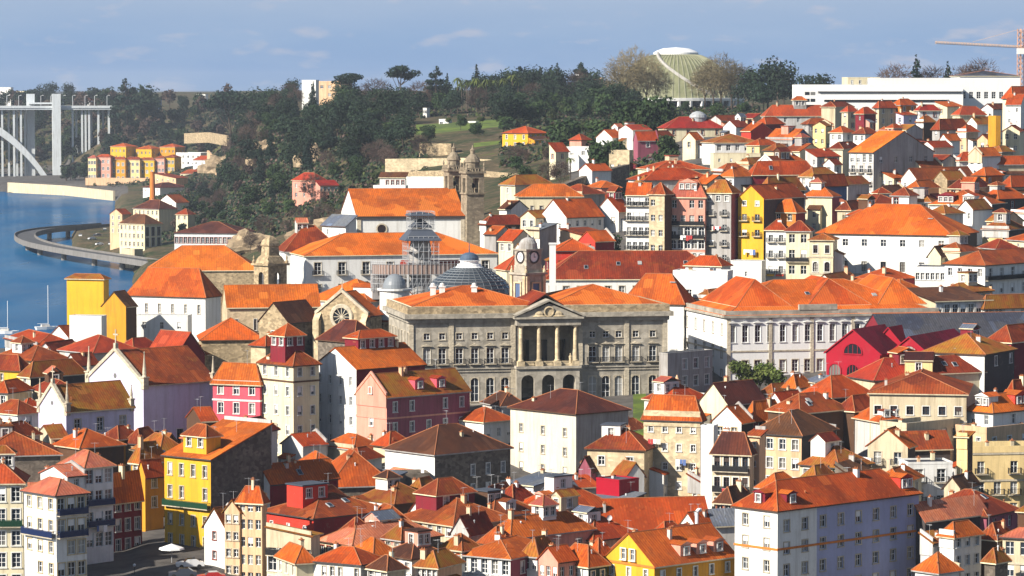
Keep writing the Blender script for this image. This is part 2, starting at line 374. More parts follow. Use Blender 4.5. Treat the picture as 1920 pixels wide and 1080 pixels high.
# ------------------------------------------------------------------ the house
NH=[0]; DBG=[]; HS={}
def H(label,xl,xc,xr,ye,h,th,wall='white',roof='orange',rt='h',rh=3,L=None,R=None,D=None,dr=9,dl=9,ch=1,dm=(),at=None,name='house',cat='house',
      band=None,bal=None,sky=0,dish=0,cor=None,gl=None,rwall=None,par=.7,grp=None,o=.45,iron=None,one=None,ext=0,split=None,ex=True,gw=None):
    rng=random.Random(label)
    if 28<=th<42: th=42
    if any(q in label for q in ('tall row','yellow tower','ochre side','corner house','white block','laundry at the end','rose and','red rooftop','awning','white base','foot of the','quay ware','chapel','granite','open porch','hilltop church','striped shed')): ex=False
    if cat=='house' and D!=None and D>565 and rt=='h' and ex and not dm and 'pyramid' not in label and 'hip' not in label and (xr or xc)-(xl or xc)<80 and rng.random()<.55: rt=rng.choice(('gr','gr','gl','sr','gr'))
    trim=rng.choice('wwwwwsnry') if cat=='house' else 'w'; wk=rng.choice((.8,.9,1,1,1.1,1.2)) if cat=='house' else 1
    if D is None: D=findD(xc,ye,h)
    if cat=='house': roof={'orange':rng.choice(('orange','orange','rust','orange') if 'orange' in label else ('orange','rust','moss','orange')),'rust':'rust' if 'rust' in label or 'red' in label else rng.choice(('rust','rust','orange','brown')),'bright':rng.choice(('bright','bright','orange'))}.get(roof,roof)
    p=P(xc,ye,D); t=R_(th); r=Vector((math.cos(t),math.sin(t),0)); l=Vector((-math.sin(t),math.cos(t),0))
    a=solve(p,r,xr) if xr is not None else dr
    b=solve(p,l,xl) if xl is not None else dl
    if a<=0 or a>150 or b<=0 or b>150: print('BAD',label,a,b)
    a=min(max(a,1.5),150); b=min(max(b,1.5),150)
    ctr=p+r*a/2+l*b/2
    cs=[p,p+r*a,p+l*b,p+r*a+l*b]
    zb=min(ground(c.x,c.y) for c in cs)-.6-ext
    zb=min(zb,p.z-4.5); h=p.z-zb; DBG.append((label,round(D),round(a,1),round(b,1),round(h,1)))
    one=(D>820) if one is None else one
    T=thing(name,label,cat,(ctr.x,ctr.y,zb),t,grp)
    T['_']=0; del T['_']
    HS[label]=(T,a,b,h)
    # walls
    m=MB(); pr=plan(R,a,h); plft=plan(L,b,h)
    if cat=='house':
        fix=lambda q:[(s,z,(trim+st[1:]) if st[0]=='w' else st,round(w*wk,1),round(wh*(wk if wk<1 else 1),1)) for s,z,st,w,wh in q if 'window' in label or rng.random()>.07]
        pr=fix(pr); plft=fix(plft)
    hole=lambda q:[(s-w/2,s+w/2,z,z+wh) for s,z,st,w,wh in q]
    face_cells(m,'R',a,b,h,hole(pr),1 if rwall else 0,1 if rwall else 0,split=a*split if split else None); face_cells(m,'L',a,b,h,hole(plft))
    A,B=a/2,b/2
    m.poly([(A,-B,0),(A,B,0),(A,B,h),(A,-B,h)]); m.poly([(A,B,0),(-A,B,0),(-A,B,h),(A,B,h)])
    e=.0
    if rt=='gr': m.poly([(-A,B,h),(-A,-B,h),(-A,0,h+rh)]); m.poly([(A,-B,h),(A,B,h),(A,0,h+rh)])
    if rt=='gl': m.poly([(-A,-B,h),(A,-B,h),(0,-B,h+rh)],1 if rwall else 0); m.poly([(A,B,h),(-A,B,h),(0,B,h+rh)])
    if rt=='sl': m.poly([(-A,-B,h),(A,-B,h),(A,-B,h+rh)],1 if rwall else 0); m.poly([(A,B,h),(-A,B,h),(A,B,h+rh)]); m.poly([(A,-B,h),(A,B,h),(A,B,h+rh),(A,-B,h+rh)])
    if rt=='sr': m.poly([(-A,B,h),(-A,-B,h),(-A,B,h+rh)]); m.poly([(A,-B,h),(A,B,h),(A,B,h+rh)]); m.poly([(A,B,h),(-A,B,h),(-A,B,h+rh),(A,B,h+rh)])
    m.obj('wall',[W[wall],W[rwall or wall]],T)  # on many houses the right-face colour is darkened to carry its shade
    for q,fc in ((pr,'R'),(plft,'L')):
        for s,z,st,w,wh in q:
            put_window(T,st+('l' if cat=='house' and rng.random()<.22 else ''),w,wh,s,z,fc,a,b,one)
            if 'b' in st: 
                bm=balc_mesh(w+.9,iron or IRON); link('balcony',bm,T,(-A+s,-B,z-.05) if fc=='R' else (-A,-B+s,z-.05),0 if fc=='R' else -math.pi/2)
    # roof
    if rt=='f':
        f=MB(); t_=.25
        f.box(-A,A,-B,B,h+.002,h+.03,0)
        if par:
            for x0,x1,y0,y1 in ((-A-.04,A+.04,-B-.04,-B+t_),(-A-.04,A+.04,B-t_,B+.04),(-A-.04,-A+t_,-B+t_,B-t_),(A-t_,A+.04,-B+t_,B-t_)): f.box(x0,x1,y0,y1,h-.1,h+par,1)
        ro=f.obj('roof',[RF[roof],W[wall]],T)
    else:
        ro=roof_mb(rt,a,b,h,rh,o,.2,rng).obj('roof',[RF[roof],RIDGE,W[rng.choice(('cream','brown','grey','beige','dark'))]],T)
    zf=lambda x,y: zroof(rt,a,b,h,rh,x,y)
    for fz in (band or ()):
        bm=MB(); z=h-fz; g=.12
        bm.box(-A-g,A+g,-B-g,-B+.01,z-.16,z+.16); bm.box(-A-g,-A+.01,-B+.012,B+g,z-.16,z+.16)
        bm.obj('string_course',W[cor] if cor else TRIM['s'],T)
    if bal:       # continuous balconies: (face, drop, mat)
        for fc,dz,mt in bal:
            ln=a if fc=='R' else b; me=balc_mesh(ln-.3,mt,True)
            link('balcony',me,T,(0,-B,h-dz) if fc=='R' else (-A,0,h-dz),0 if fc=='R' else -math.pi/2)
    for k in range(ch):
        x,y=rng.uniform(-.4,.42)*a,rng.uniform(-.25,.45)*b; z=zf(x,y); w,d,hh=rng.uniform(.35,.6),rng.uniform(.4,.9),rng.uniform(.5,1.5)
        c=MB(); c.box(-w/2,w/2,-d/2,d/2,-.9,hh,0); c.box(-w/2-.08,w/2+.08,-d/2-.08,d/2+.08,hh,hh+.12,1)
        for q in range(2): c.lathe([(.09,hh+.12),(.09,hh+.36),(.0,hh+.36)],6,1,(0,-d/4+q*d/2))
        c.obj('chimney',[W[rng.choice(['white','beige','lgrey','peach','cream'])],RIDGE],T,(x,y,z))
    for k in range(sky):
        x,y=rng.uniform(-.3,.3)*a,-b*rng.uniform(.2,.3); z=zf(x,y); zy=zf(x,y+.5)-z
        s=MB(); s.box(-.45,.45,-.6,.6,.16,.34,0); s.poly([(-.38,-.52,.345),(.38,-.52,.345),(.38,.52,.345),(-.38,.52,.345)],1)
        q=s.obj('skylight',[ZINC,GLASS],T,(x,y,z)); q.rotation_euler=(math.atan2(zy,.5),0,0)
    for k in range(dish):
        x,y=rng.uniform(-.35,.35)*a,-b*rng.uniform(.1,.3); z=zf(x,y)
        s=MB(); s.tube((0,0,-.3),(0,0,1.1),.04,5,1); 
        pr_=[(0,0),(.25,.03),(.45,.12)]
        for (r0,q0),(r1,q1) in zip(pr_,pr_[1:]):
            for j in range(10):
                u0,u1=2*math.pi*j/10,2*math.pi*(j+1)/10
                f=[(r0*math.cos(u0),-.1-q0,1.1+r0*math.sin(u0)),(r1*math.cos(u0),-.1-q1,1.1+r1*math.sin(u0)),(r1*math.cos(u1),-.1-q1,1.1+r1*math.sin(u1)),(r0*math.cos(u1),-.1-q0,1.1+r0*math.sin(u1))]
                s.poly(f,0)
        s.obj('satellite_dish',[DISHM,METAL],T,(x,y,z),-.5)
    if D<640 and rt!='f':
        for k in range(rng.choice((0,1,1,2))):      # television aerials
            x,y=rng.uniform(-.4,.4)*a,rng.uniform(-.2,.2)*b; s=MB(); ph=rng.uniform(0,3); hh=rng.uniform(1.6,3.0)
            s.tube((0,0,-.2),(0,0,hh),.022,4); u=Vector((math.cos(ph),math.sin(ph),0)); v=Vector((-u.y,u.x,0)); c0=Vector((0,0,hh-.1)); s.tube(c0-u*.6,c0+u*.6,.015,3)
            for j in range(5): e=c0+u*(-.6+.3*j); s.tube(e-v*(.2+.06*j),e+v*(.2+.06*j),.012,3)
            s.obj('aerial',METAL,T,(x,y,zf(x,y)))
        for k in range(rng.choice((0,0,0,1,1))):
            x,y=rng.uniform(-.35,.35)*a,-b*rng.uniform(.12,.38); s=MB(); hh=rng.uniform(.3,.8); s.lathe([(.08,-.4),(.08,hh),(.14,hh+.02),(.14,hh+.15),(0,hh+.22)],8); s.obj('flue_pipe',rng.choice((ZINC,WHITEP,RIDGE)),T,(x,y,zf(x,y)))
    for q in dm:
        fc,fr,w,hh,wl,rf=(tuple(q)+('white','orange'))[:6] if len(q)<6 else q
        dormer(T,fc,fr,w,hh,wl,rf,rt,a,b,h,rh)
    if gw:
        n_,w_,h_=gw
        for k in range(n_): me,_=win_mesh('w',w_,h_,True); link('window',me,T,(-a/2-.27,(k-(n_-1)/2)*w_*1.9,h+.35),-math.pi/2)
    if at: attic(T,zf,a,b,*at)
    if cat=='house' and D<1250 and ex:
        pal=['white','beige','lgrey','cream','maroon','brown','white','pink','grey']; rp=['rust','orange','moss','grey','brown','pink']
        if not at and rt in('h','gr','gl') and min(a,b)>5.5 and rng.random()<.5:
            attic(T,zf,a,b,rng.uniform(-.22,.25),rng.uniform(-.05,.2),rng.uniform(2.4,min(4.6,a*.5)),rng.uniform(2.2,min(3.6,b*.5)),rng.uniform(1.3,2.3),rng.choice(pal),rng.choice(rp),rng.choice(('h','gl','gr','h','f')),rng.uniform(.6,1.2),rng.choice((0,1)),rng.choice((1,2,2)))
        if rt!='f' and rng.random()<.4:      # raised party wall at one end
            y0=-b/2-.05; f=MB(); x=a/2-.16 if rng.random()<.7 else -a/2-.16
            N_=6; ys=[-b/2+b*k/N_ for k in range(N_+1)]; zt=[max(zf(max(-a/2,min(a/2,x)),y),h)+.75 for y in ys]
            for k in range(N_):
                A_,B_=(ys[k],zt[k]),(ys[k+1],zt[k+1])
                for xx,fl in ((x,1),(x+.32,0)):
                    q=[(xx,A_[0],h-2),(xx,B_[0],h-2),(xx,B_[0],B_[1]),(xx,A_[0],A_[1])]; f.poly(q[::-1] if fl else q)
                f.poly([(x,A_[0],A_[1]),(x+.32,A_[0],A_[1]),(x+.32,B_[0],B_[1]),(x,B_[0],B_[1])])
            f.poly([(x,-b/2,h-2),(x+.32,-b/2,h-2),(x+.32,-b/2,zt[0]),(x,-b/2,zt[0])])
            f.obj('party_wall',W[rng.choice(['white','grey','lgrey','beige',wall])],T)
        for fc,sp in (('R',R),('L',L)):      # lean-to or balcony room against a blank face
            ln=a if fc=='R' else b
            if sp is None and ln>5 and rng.random()<.7: lean(T,fc,a,b,h,rng,pal,rp)
    T['_a']=0; del T['_a']
    return T,a,b,h
def dormer(T,fc,fr,w,hh,wl,rf,rt,a,b,h,rh):
    # front wall set back 0.7 m from the eave
    m=MB(); sb=.7
    half=(b if fc=='R' else a)/2
    sl=rh/((min(a,b)/2) if rt=='h' else half)
    zb=h+sl*sb; d=min(hh/max(sl,.2)+.3,half-sb)
    m.poly([(-w/2,0,-.3),(w/2,0,-.3),(w/2,0,hh),(-w/2,0,hh)],0)
    m.poly([(w/2,0,-.3),(w/2,d,-.3),(w/2,d,hh),(w/2,0,hh)],0); m.poly([(-w/2,d,-.3),(-w/2,0,-.3),(-w/2,0,hh),(-w/2,d,hh)],0)
    ln=a if fc=='R' else b
    loc=(-a/2+ln*fr,-b/2+sb,zb) if fc=='R' else (-a/2+sb,-b/2+ln*fr,zb)
    o=m.obj('dormer',[W[wl]],T,loc,0 if fc=='R' else -math.pi/2)
    r=MB(); g=.2
    q0=[(-w/2-g,-.3,hh),(0,-.3,hh+w*.22),(0,d+1.2,hh+w*.22),(-w/2-g,d+.5,hh)]; q1=[(0,-.3,hh+w*.22),(w/2+g,-.3,hh),(w/2+g,d+.5,hh),(0,d+1.2,hh+w*.22)]
    r.poly(q0,0,uvp(q0)); r.poly(q1,0,uvp(q1)); r.poly([(-w/2-g,-.3,hh),(w/2+g,-.3,hh),(0,-.3,hh+w*.22)],1); r.poly([(-w/2-g,-.3,hh),(-w/2-g,d+.5,hh),(w/2+g,d+.5,hh),(w/2+g,-.3,hh)],1)
    r.obj('dormer_roof',[RF[rf],W[wl]],o)
    n=max(1,int(w/1.3)); ww=round(min(.9,w/n*.65),1)
    for k in range(n):
        me,_=win_mesh('w',ww,1.1,True); link('window',me,o,(-w/2+w*(k+.5)/n,-.27,max(.25,hh-1.45)))
def attic(T,zf,a,b,fx,fy,w,d,hh,wl,rf,rt,rh,nL=1,nR=2):
    x,y=fx*a,fy*b; z=min(zf(x-w/2,y-d/2),zf(x+w/2,y-d/2),zf(x-w/2,y+d/2),zf(x+w/2,y+d/2))-.2
    top=max(zf(x,y),z)+hh-z
    m=MB(); pr=plan((nR,1,'w',1.0,1.4,3,.45),w,top) if nR else []; pl=plan((nL,1,'w',1.0,1.4,3,.45),d,top) if nL else []
    hole=lambda q:[(s-ww/2,s+ww/2,zz,zz+wh) for s,zz,st,ww,wh in q]
    face_cells(m,'R',w,d,top,hole(pr)); face_cells(m,'L',w,d,top,hole(pl))
    A,B=w/2,d/2
    m.poly([(A,-B,0),(A,B,0),(A,B,top),(A,-B,top)]); m.poly([(A,B,0),(-A,B,0),(-A,B,top),(A,B,top)])
    if rt=='gr': m.poly([(-A,B,top),(-A,-B,top),(-A,0,top+rh)]); m.poly([(A,-B,top),(A,B,top),(A,0,top+rh)])
    o=m.obj('attic',[W[wl]],T,(x,y,z))
    if rt=='f':
        f=MB(); f.box(-A-.2,A+.2,-B-.2,B+.2,top,top+.2); f.obj('attic_roof',[RF[rf]],o)
    else: roof_mb(rt,w,d,top,rh,.35,.16).obj('attic_roof',[RF[rf],RIDGE,W['cream']],o)
    for q,fc in ((pr,'R'),(pl,'L')):
        for s,zz,st,ww,wh in q:
            me,_=win_mesh(st,ww,wh,True); link('window',me,o,(-A+s,-B,zz) if fc=='R' else (-A,-B+s,zz),0 if fc=='R' else -math.pi/2)

def lean(T,fc,a,b,h,rng,pal,rp):
    ln=a if fc=='R' else b; w=rng.uniform(.35,.65)*ln; d=rng.uniform(1.4,2.6); hh=h*rng.uniform(.45,.78); s=rng.uniform(w/2,ln-w/2); up=rng.uniform(.5,1.1)
    loc=(-a/2+s,-b/2-d,0) if fc=='R' else (-a/2-d,-b/2+s,0); rz=0 if fc=='R' else -math.pi/2
    m=MB(); n=max(1,int(w/2.2)); holes=[]
    zt=hh-.5
    for k in range(n):
        for r in range(3):
            z1=zt-r*3.0; z0=z1-1.5
            if z0>.3: holes.append((w*(k+.5)/n-.45,w*(k+.5)/n+.45,z0,z1))
    face_cells(m,'R',w,0,hh,holes)
    m.poly([(w/2,0,0),(w/2,d,0),(w/2,d,hh+up),(w/2,0,hh)]); m.poly([(-w/2,d,0),(-w/2,0,0),(-w/2,0,hh),(-w/2,d,hh+up)])
    o=m.obj('extension',W[rng.choice(pal)],T,loc,rz)
    q=[(-w/2-.2,-.35,hh-.14),(w/2+.2,-.35,hh-.14),(w/2+.2,d-.01,hh+up),(-w/2-.2,d-.01,hh+up)]; u=[(x,y,z+.14) for x,y,z in q]
    r=MB(); r.poly(u,0,uvp(u)); r.poly(q[::-1],0); r.poly([q[0],q[1],u[1],u[0]]); r.poly([q[1],q[2],u[2],u[1]]); r.poly([q[3],q[0],u[0],u[3]])
    r.obj('extension_roof',RF[rng.choice(rp)],o)
    for x0,x1,z0,z1 in holes:
        me,_=win_mesh(rng.choice(('w','wl','s','n')),.9,1.5,True); link('window',me,o,(-w/2+(x0+x1)/2,0,z0))
g='w';  OT='tiled houses of the old town'
# ------------------------------------------------ foreground, left
H('cream terrace house with green balconies cut off by the left frame edge',None,-40,43,905,16,4,'cream','red','h',2.5,None,[(3,5,'w',1.2,2.2,3.3,.7)],bal=[('R',6.6,GREENIRON)],ch=1,dl=9)
H('white corner house with faded pink roof and blue balconies, lower half of the pair',45,105,162,928,15,41,'white','pink','h',1.8,[(3,4,'w',.9,1.6,3.2,.7)],[(3,4,'w',1.1,2.0,3.2,.6)],bal=[('R',3.1,BLUEIRON),('R',6.4,BLUEIRON),('L',6.4,BLUEIRON)],ch=0)
H('tall white house with faded pink pyramid roof rising behind the pink-roofed corner house',112,159,212,876,18,41,'white','pink','h',2.0,[(2,1)],[(3,5,'w',1.3,2.2,3.3,.5)],bal=[('R',6.1,BLUEIRON),('R',9.4,BLUEIRON)],D=518)
H('small white attic house with pink lean roof between the two pink-roofed houses',76,126,160,894,15,41,'white','pink','gr',1.3,[(1,1,'w',.6,1.1,3,1.1)],[(1,1,'w',.8,1,3,.5)],D=513.5,ch=1)
H('dark red house in shadow beside the tall pink-roofed house',206,212,266,926,14,48,'maroon','orange','gr',3,None,[(3,4,'w',.9,1.9,3.2,1)],D=530)
H('narrow mustard yellow house with mossy roof at the shaded alley',246,262,310,861,15,45,'ochre','moss','h',2.4,[(1,3)],[(2,3,'w',1,1.8,3.2,.8)],D=556)
H('low ochre house with a small orange roof in the alley beside the yellow house',258,272,306,888,10,45,'ochre','orange','gr',2,None,[(1,2)],D=545)
H('bright yellow four storey house with bare stone side wall and green balcony',308,395,509,862,16,50,'yellow','orange','sl',4.6,[(4,2,'s',1.0,2.1,3.6,.9),(4,2,'w',.9,1.9,3.3,9.0)],None,D=528,rwall='dstone',bal=[('L',7.9,GREENIRON)],at=(-.3,-.05,3.2,5.2,2.6,'yellow','rust','h',1.5,2,0),ch=1)
H('little white gabled house with rounded top below the stone side wall',383,421,447,988,8,52,'white','orange','gr',2.6,[(1,2,'w',.8,1.3,3,.8)],None,D=512,ch=0)
H('narrow peach house with white framed windows beside the little white gable',421,449,462,958,11,66,'peach','orange','gr',1.5,[(2,4,'w',.9,1.3,2.6,.6)],None,D=508,ch=0)
H('slim white and peach house with stacked windows left of the maroon wall',447,491,500,936,12,68,'peach','orange','h',1.6,[(3,5,'w',.9,1.5,2.7,.5)],None,D=507,ch=1)
# ------------------------------------------------ foreground, centre
H('big house with maroon side wall and white front under an orange roof',470,506,634,906,13,36,'white','orange','gr',2.6,None,[(1,1,'n',.6,.9,3,2)],rwall='maroon',ch=3,sky=1,D=536)
H('dark stone house with wide bright orange hip roof beside the maroon wall',None,620,737,911,10,16,'dstone','bright','h',5,None,None,dl=14,ch=1,D=560)
H('dark stone yard building with grey flat top below the bright orange hip roof',None,735,806,896,7,10,'dstone','grey','f',0,ch=0,dl=6,D=568)
H('red house with orange roof, glazed roof box and long maroon side wall',494,588,731,972,11,37,'red','orange','h',2.6,[(3,1,'w',.9,1.1,3,1.2)],None,rwall='maroon',at=(-.22,.05,5,4,2.6,'red','grey','f',0,0,2),sky=2,ch=2,D=514)
H('white glazed house with a tall dark green panel below the red house',500,584,600,1006,10,66,'cream','orange','sr',1,[(4,4,'w',1.3,2.1,2.9,.5)],None,D=500,bal=[('L',3.1,IRON)],ch=0)
H('glazed veranda house with pale orange hip roof and long rubble side wall',598,661,826,1022,9,40,'cream','pink','h',2.2,[(5,2,'w',1.1,2.2,3.0,.35)],None,rwall='dstone',D=503,ch=1,bal=[('L',2.9,IRON)])
H('veranda house with worn orange hip roof and white glazed front beside rubble wall',716,772,838,1047,7,42,'white','rust','h',1.9,[(4,2,'w',1.1,2.0,3,.3)],[(2,2)],D=494,ch=2)
H('low white fronted house with orange roof at the bottom edge',585,676,720,1058,6,60,'white','orange','h',1.8,[(6,2,'w',.9,1.7,2.8,.4)],None,D=489,ch=1)
H('small house with bright roof tucked between the glazed veranda houses',655,700,742,1040,7,45,'beige','orange','h',2,None,None,D=496,ch=0)
H('broad rust roofed house with a row of small windows under the eave',746,850,965,986,8,40,'beige','rust','h',3,[(6,2,'w',.9,1.3,2.7,.4)],None,D=517,at=(.02,.22,8,5,2.2,'maroon','rust','h',2,0,2),ch=3)
H('low house with mossy orange hip roof above dark wall beside a white chimney',670,740,812,944,7,35,'brown','moss','h',2.6,None,None,D=537,ch=1)
H('stone house with dark brown hip roof and blank white end wall',722,815,957,852,13,38,'white','brown','h',4,None,[(5,3,'w',.9,2.0,3.4,2.2)],rwall='dstone',D=572,ch=1)
H('low grey walled shed house with gabled orange roof below the cream house',528,568,613,836,6,40,'lgrey','orange','gr',1.8,None,None,D=592,ch=0)
H('white terrace house with orange roof and flat grey side below the white tall house',606,664,716,842,6,40,'lgrey','orange','h',2,None,[(3,1,'w',1.2,1,3,.4)],D=594,ch=2)
H('tiny orange roofed house above the glossy orange hip roof',562,592,624,868,5,40,'white','bright','h',1.6,None,None,D=582,ch=1)
H('grey gabled house with white trim at its peak among rust roofs',846,879,925,1000,8,58,'lgrey','rust','gr',2.4,[(1,2,'w',1.1,1.8,3,.2)],None,D=505,ch=1)
H('pink house with three white windows and long shaded pink side',910,957,1112,1008,9,41,'pink','orange','h',2.4,[(3,2,'w',.8,1.4,3,1)],[(3,1,'w',.8,1.2,3,1.4)],D=508,ch=2)
H('house with white glazed veranda front below the pink house',860,957,1046,1048,7,58,'white','orange','h',1.9,[(5,2,'w',1.1,2.2,3,.3)],[(2,2)],D=494,ch=2,rwall='plum')
H('small rust roofed house squeezed behind the grey gable',800,868,915,1012,6,40,'beige','rust','h',2,None,None,D=520,ch=1)
H('house with long rust hip roof and white dormer boxes in the rust roof cluster',862,925,1010,968,8,38,'beige','rust','h',2.6,None,[(2,1)],D=527,ch=2,dm=[('R',.45,2.2,1.5,'white','rust')])
H('house with big orange roof, pink dormers and dark gable wall',966,1048,1150,958,9,40,'brown','orange','h',3.4,None,None,D=534,ch=2,dm=[('L',.5,2.4,1.7,'pink','orange')],sky=1)
H('low house with orange roof and dark firewall beside the big orange roof',1000,1052,1118,984,6,38,'brown','orange','gr',2,None,None,D=521,ch=1)
H('long house with broad orange gable roof before the tall beige stone house',None,1112,1336,1004,7,12,'white','bright','gr',5,None,None,D=536,dl=11,ch=1)
H('house with wide orange hip roof and satellite dish right of the pink house',1040,1112,1195,1012,6,30,'beige','orange','h',3,None,None,D=518,ch=1,dish=2)
H('crimson metal clad box house with flat grey top',1118,1161,1198,902,10,45,'crimson','grey','f',0,D=560,ch=1,par=.2)
H('low dark base house under the crimson box with slanted sheet roofs',1100,1162,1208,945,6,45,'brown','grey','sl',1.2,D=556,ch=0)
H('yellow house with hipped gable front, orange roof and row of roof dormers',1132,1227,1379,1061,8,40,'yellow','orange','gr',4.2,[(3,2,'w',1.0,1.7,3,.5)],[(5,2,'w',1,1.7,3,.6)],D=490,dm=[('R',.42,2.2,1.9,'pink','orange'),('R',.62,2.2,1.9,'pink','orange'),('R',.83,2.2,1.9,'pink','orange')],rwall='ochre',gw=(2,1.0,1.6),band=(.25,),cor='orange',ch=1)
H('house with orange hip roof, white glazed front and teal side by the yellow house',1043,1103,1138,1059,7,44,'white','orange','h',2.4,[(4,2,'w',1.0,2.0,3,.4)],[(2,1)],rwall='teal',D=493,ch=1)
H('low grey shed with striped sheet roof left of the big white corner house',1330,1342,1390,985,7,20,'lgrey','grey','sr',2,D=530,ch=0)
H('pink terrace house with white vent pipe before the striped shed',1210,1262,1340,1012,6,30,'pink','rust','h',1.5,None,None,D=514,ch=2)
# ------------------------------------------------ foreground, right
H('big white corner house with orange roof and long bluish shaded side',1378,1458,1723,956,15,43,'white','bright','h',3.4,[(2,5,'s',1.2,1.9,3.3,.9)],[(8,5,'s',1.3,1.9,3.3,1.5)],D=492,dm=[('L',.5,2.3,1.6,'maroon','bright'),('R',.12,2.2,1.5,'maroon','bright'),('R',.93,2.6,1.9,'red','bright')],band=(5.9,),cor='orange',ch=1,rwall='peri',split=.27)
H('house with orange hip roof and dark wall right of the big white corner house',1722,1850,1908,967,8,55,'plum','orange','h',3,None,[(2,2)],D=520,ch=2,sky=1)
H('dark shaded house with worn pink tiled roof close to the white corner house',1716,1735,1850,975,10,30,'dark','pink','sr',2.2,None,[(2,3,'w',1,1.6,3.2,2)],D=512,ch=1)
H('small tower house with orange pyramid roof and glazed white side',1762,1789,1840,1004,9,40,'white','orange','h',1.7,None,[(3,3,'w',.9,1.5,2.8,.4)],D=502,ch=0)
H('low house with orange roof in the bottom right corner gap',1716,1760,1800,1072,4,40,'white','orange','h',2.2,None,None,D=488,ch=1)
H('cream house with pinkish roof cut off by the lower right frame edge',1880,1990,None,1012,10,66,'beige','pink','h',2.4,[(4,3,'w',1.1,2.0,3.3,.7)],None,D=500,ch=1,band=(4,))
H('pale yellow house with balconies and roof terrace at the right edge',None,1824,2010,848,13,8,'pale','grey','f',0,None,[(6,3,'wb',1.2,2.1,3.6,1.6)],D=572,band=(.3,4.9),ch=2,dl=8,par=1.0)
H('tall thin yellow firewall tower beside the pale yellow house',1794,1814,1824,820,15,62,'pale','moss','sl',.6,D=562,ch=0,rwall='brown')  # brown right face: the yellow wall's shade put into the colour
H('white house with two balconies and grey roof left of the yellow firewall',None,1702,1786,870,10,8,'white','slate','f',0,None,[(2,3,'wb',1.4,2.2,3.4,.9)],D=560,ch=2,dl=6,par=.3)
H('dark slate clad house between the round gable and the yellow firewall',1690,1702,1782,842,9,15,'dark','rust','sr',2.5,None,None,D=578,ch=1)
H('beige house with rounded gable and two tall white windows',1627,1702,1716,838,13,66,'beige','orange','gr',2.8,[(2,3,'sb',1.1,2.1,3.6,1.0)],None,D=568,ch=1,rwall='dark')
H('house with broad worn red hip roof and skylights behind the round gable',1562,1690,1745,812,9,45,'brown','rust','h',4,None,None,D=596,sky=2,ch=1)
H('low beige house with mossy hip roof hung with ivy',1500,1573,1634,876,7,48,'beige','moss','h',2.8,[(3,2)],None,rwall='dstone',D=562,ch=0)
H('beige flat fronted house with three columns of white windows and dark side',1408,1503,1568,816,14,58,'peach','rust','h',3.4,[(4,4,'w',1.0,1.8,3.3,.9)],None,rwall='dark',D=580,ch=1)  # dark side is shade painted as wall colour
H('house with stacked open wooden balconies beside the tall white wall',1336,1406,1414,845,13,70,'beige','dark','h',2.8,[(4,4,'d',1.1,2.1,3.5,.9)],None,D=560,bal=[('L',3.6,IRON),('L',7.1,IRON),('L',10.6,IRON)],ch=1)
H('thin beige stair tower beside the stacked wooden balconies',1405,1424,1436,818,13,55,'peach','rust','sl',.8,[(1,4,'d',.5,.9,3.2,1)],None,D=563,ch=0)
H('tall narrow blank white house wall between beige stone houses',1314,1338,1346,800,17,70,'white','grey','f',0,D=566,ch=0,par=.2,o=.1)
H('tall beige stone house with laundry and scattered windows',1207,1313,1320,780,18,72,'lstone','orange','h',3.2,[(4,5,'w',1.0,1.5,3.3,1.5)],None,D=582,ch=1)
H('squat beige stone house with two small windows per floor',1101,1208,None,843,11,72,'lstone','orange','h',3,[(2,2,'w',1.1,1.5,3.5,1.4)],None,D=579,ch=1)
H('white block house with mottled dark roof and blank blue-grey side',957,1080,1178,776,14,38,'offw','dark','h',3.2,[(3,4,'s',.9,1.5,3.5,2.8)],None,rwall='grey',D=598,ch=4,ext=3)  # grey right face paints in the white wall's shade
H('small white house with orange roof and three dark windows beside the white block',852,907,964,791,8,38,'white','bright','h',2,None,[(3,1,'n',.9,1.6,3,1.3)],D=615,ch=1)
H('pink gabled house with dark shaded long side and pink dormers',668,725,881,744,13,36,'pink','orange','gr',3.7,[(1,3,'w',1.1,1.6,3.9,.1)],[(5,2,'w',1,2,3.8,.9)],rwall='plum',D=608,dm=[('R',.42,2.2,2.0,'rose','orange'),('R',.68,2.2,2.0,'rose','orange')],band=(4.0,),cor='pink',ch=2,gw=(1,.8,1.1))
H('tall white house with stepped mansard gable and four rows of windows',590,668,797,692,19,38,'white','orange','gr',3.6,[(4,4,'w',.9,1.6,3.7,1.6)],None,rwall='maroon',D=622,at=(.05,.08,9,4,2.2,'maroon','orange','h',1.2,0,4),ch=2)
H('cream house with red rooftop room and white paired windows',486,550,598,684,17,40,'cream','rust','h',2.6,[(3,5,'w',1.0,1.7,3.6,.6)],[(2,5,'w',.9,1.6,3.6,.6)],at=(-.12,-.05,4.6,4.4,3.3,'maroon','orange','h',1.9,2,2),band=(3.2,),cor='brown',D=618,ch=1)
H('rose and maroon house with white window surrounds beside the cream house',399,487,500,715,13,68,'rose','orange','h',3,[(3,3,'w',1.1,2.0,3.6,.6)],None,D=624,ch=1,band=(.15,3.7),cor='white')
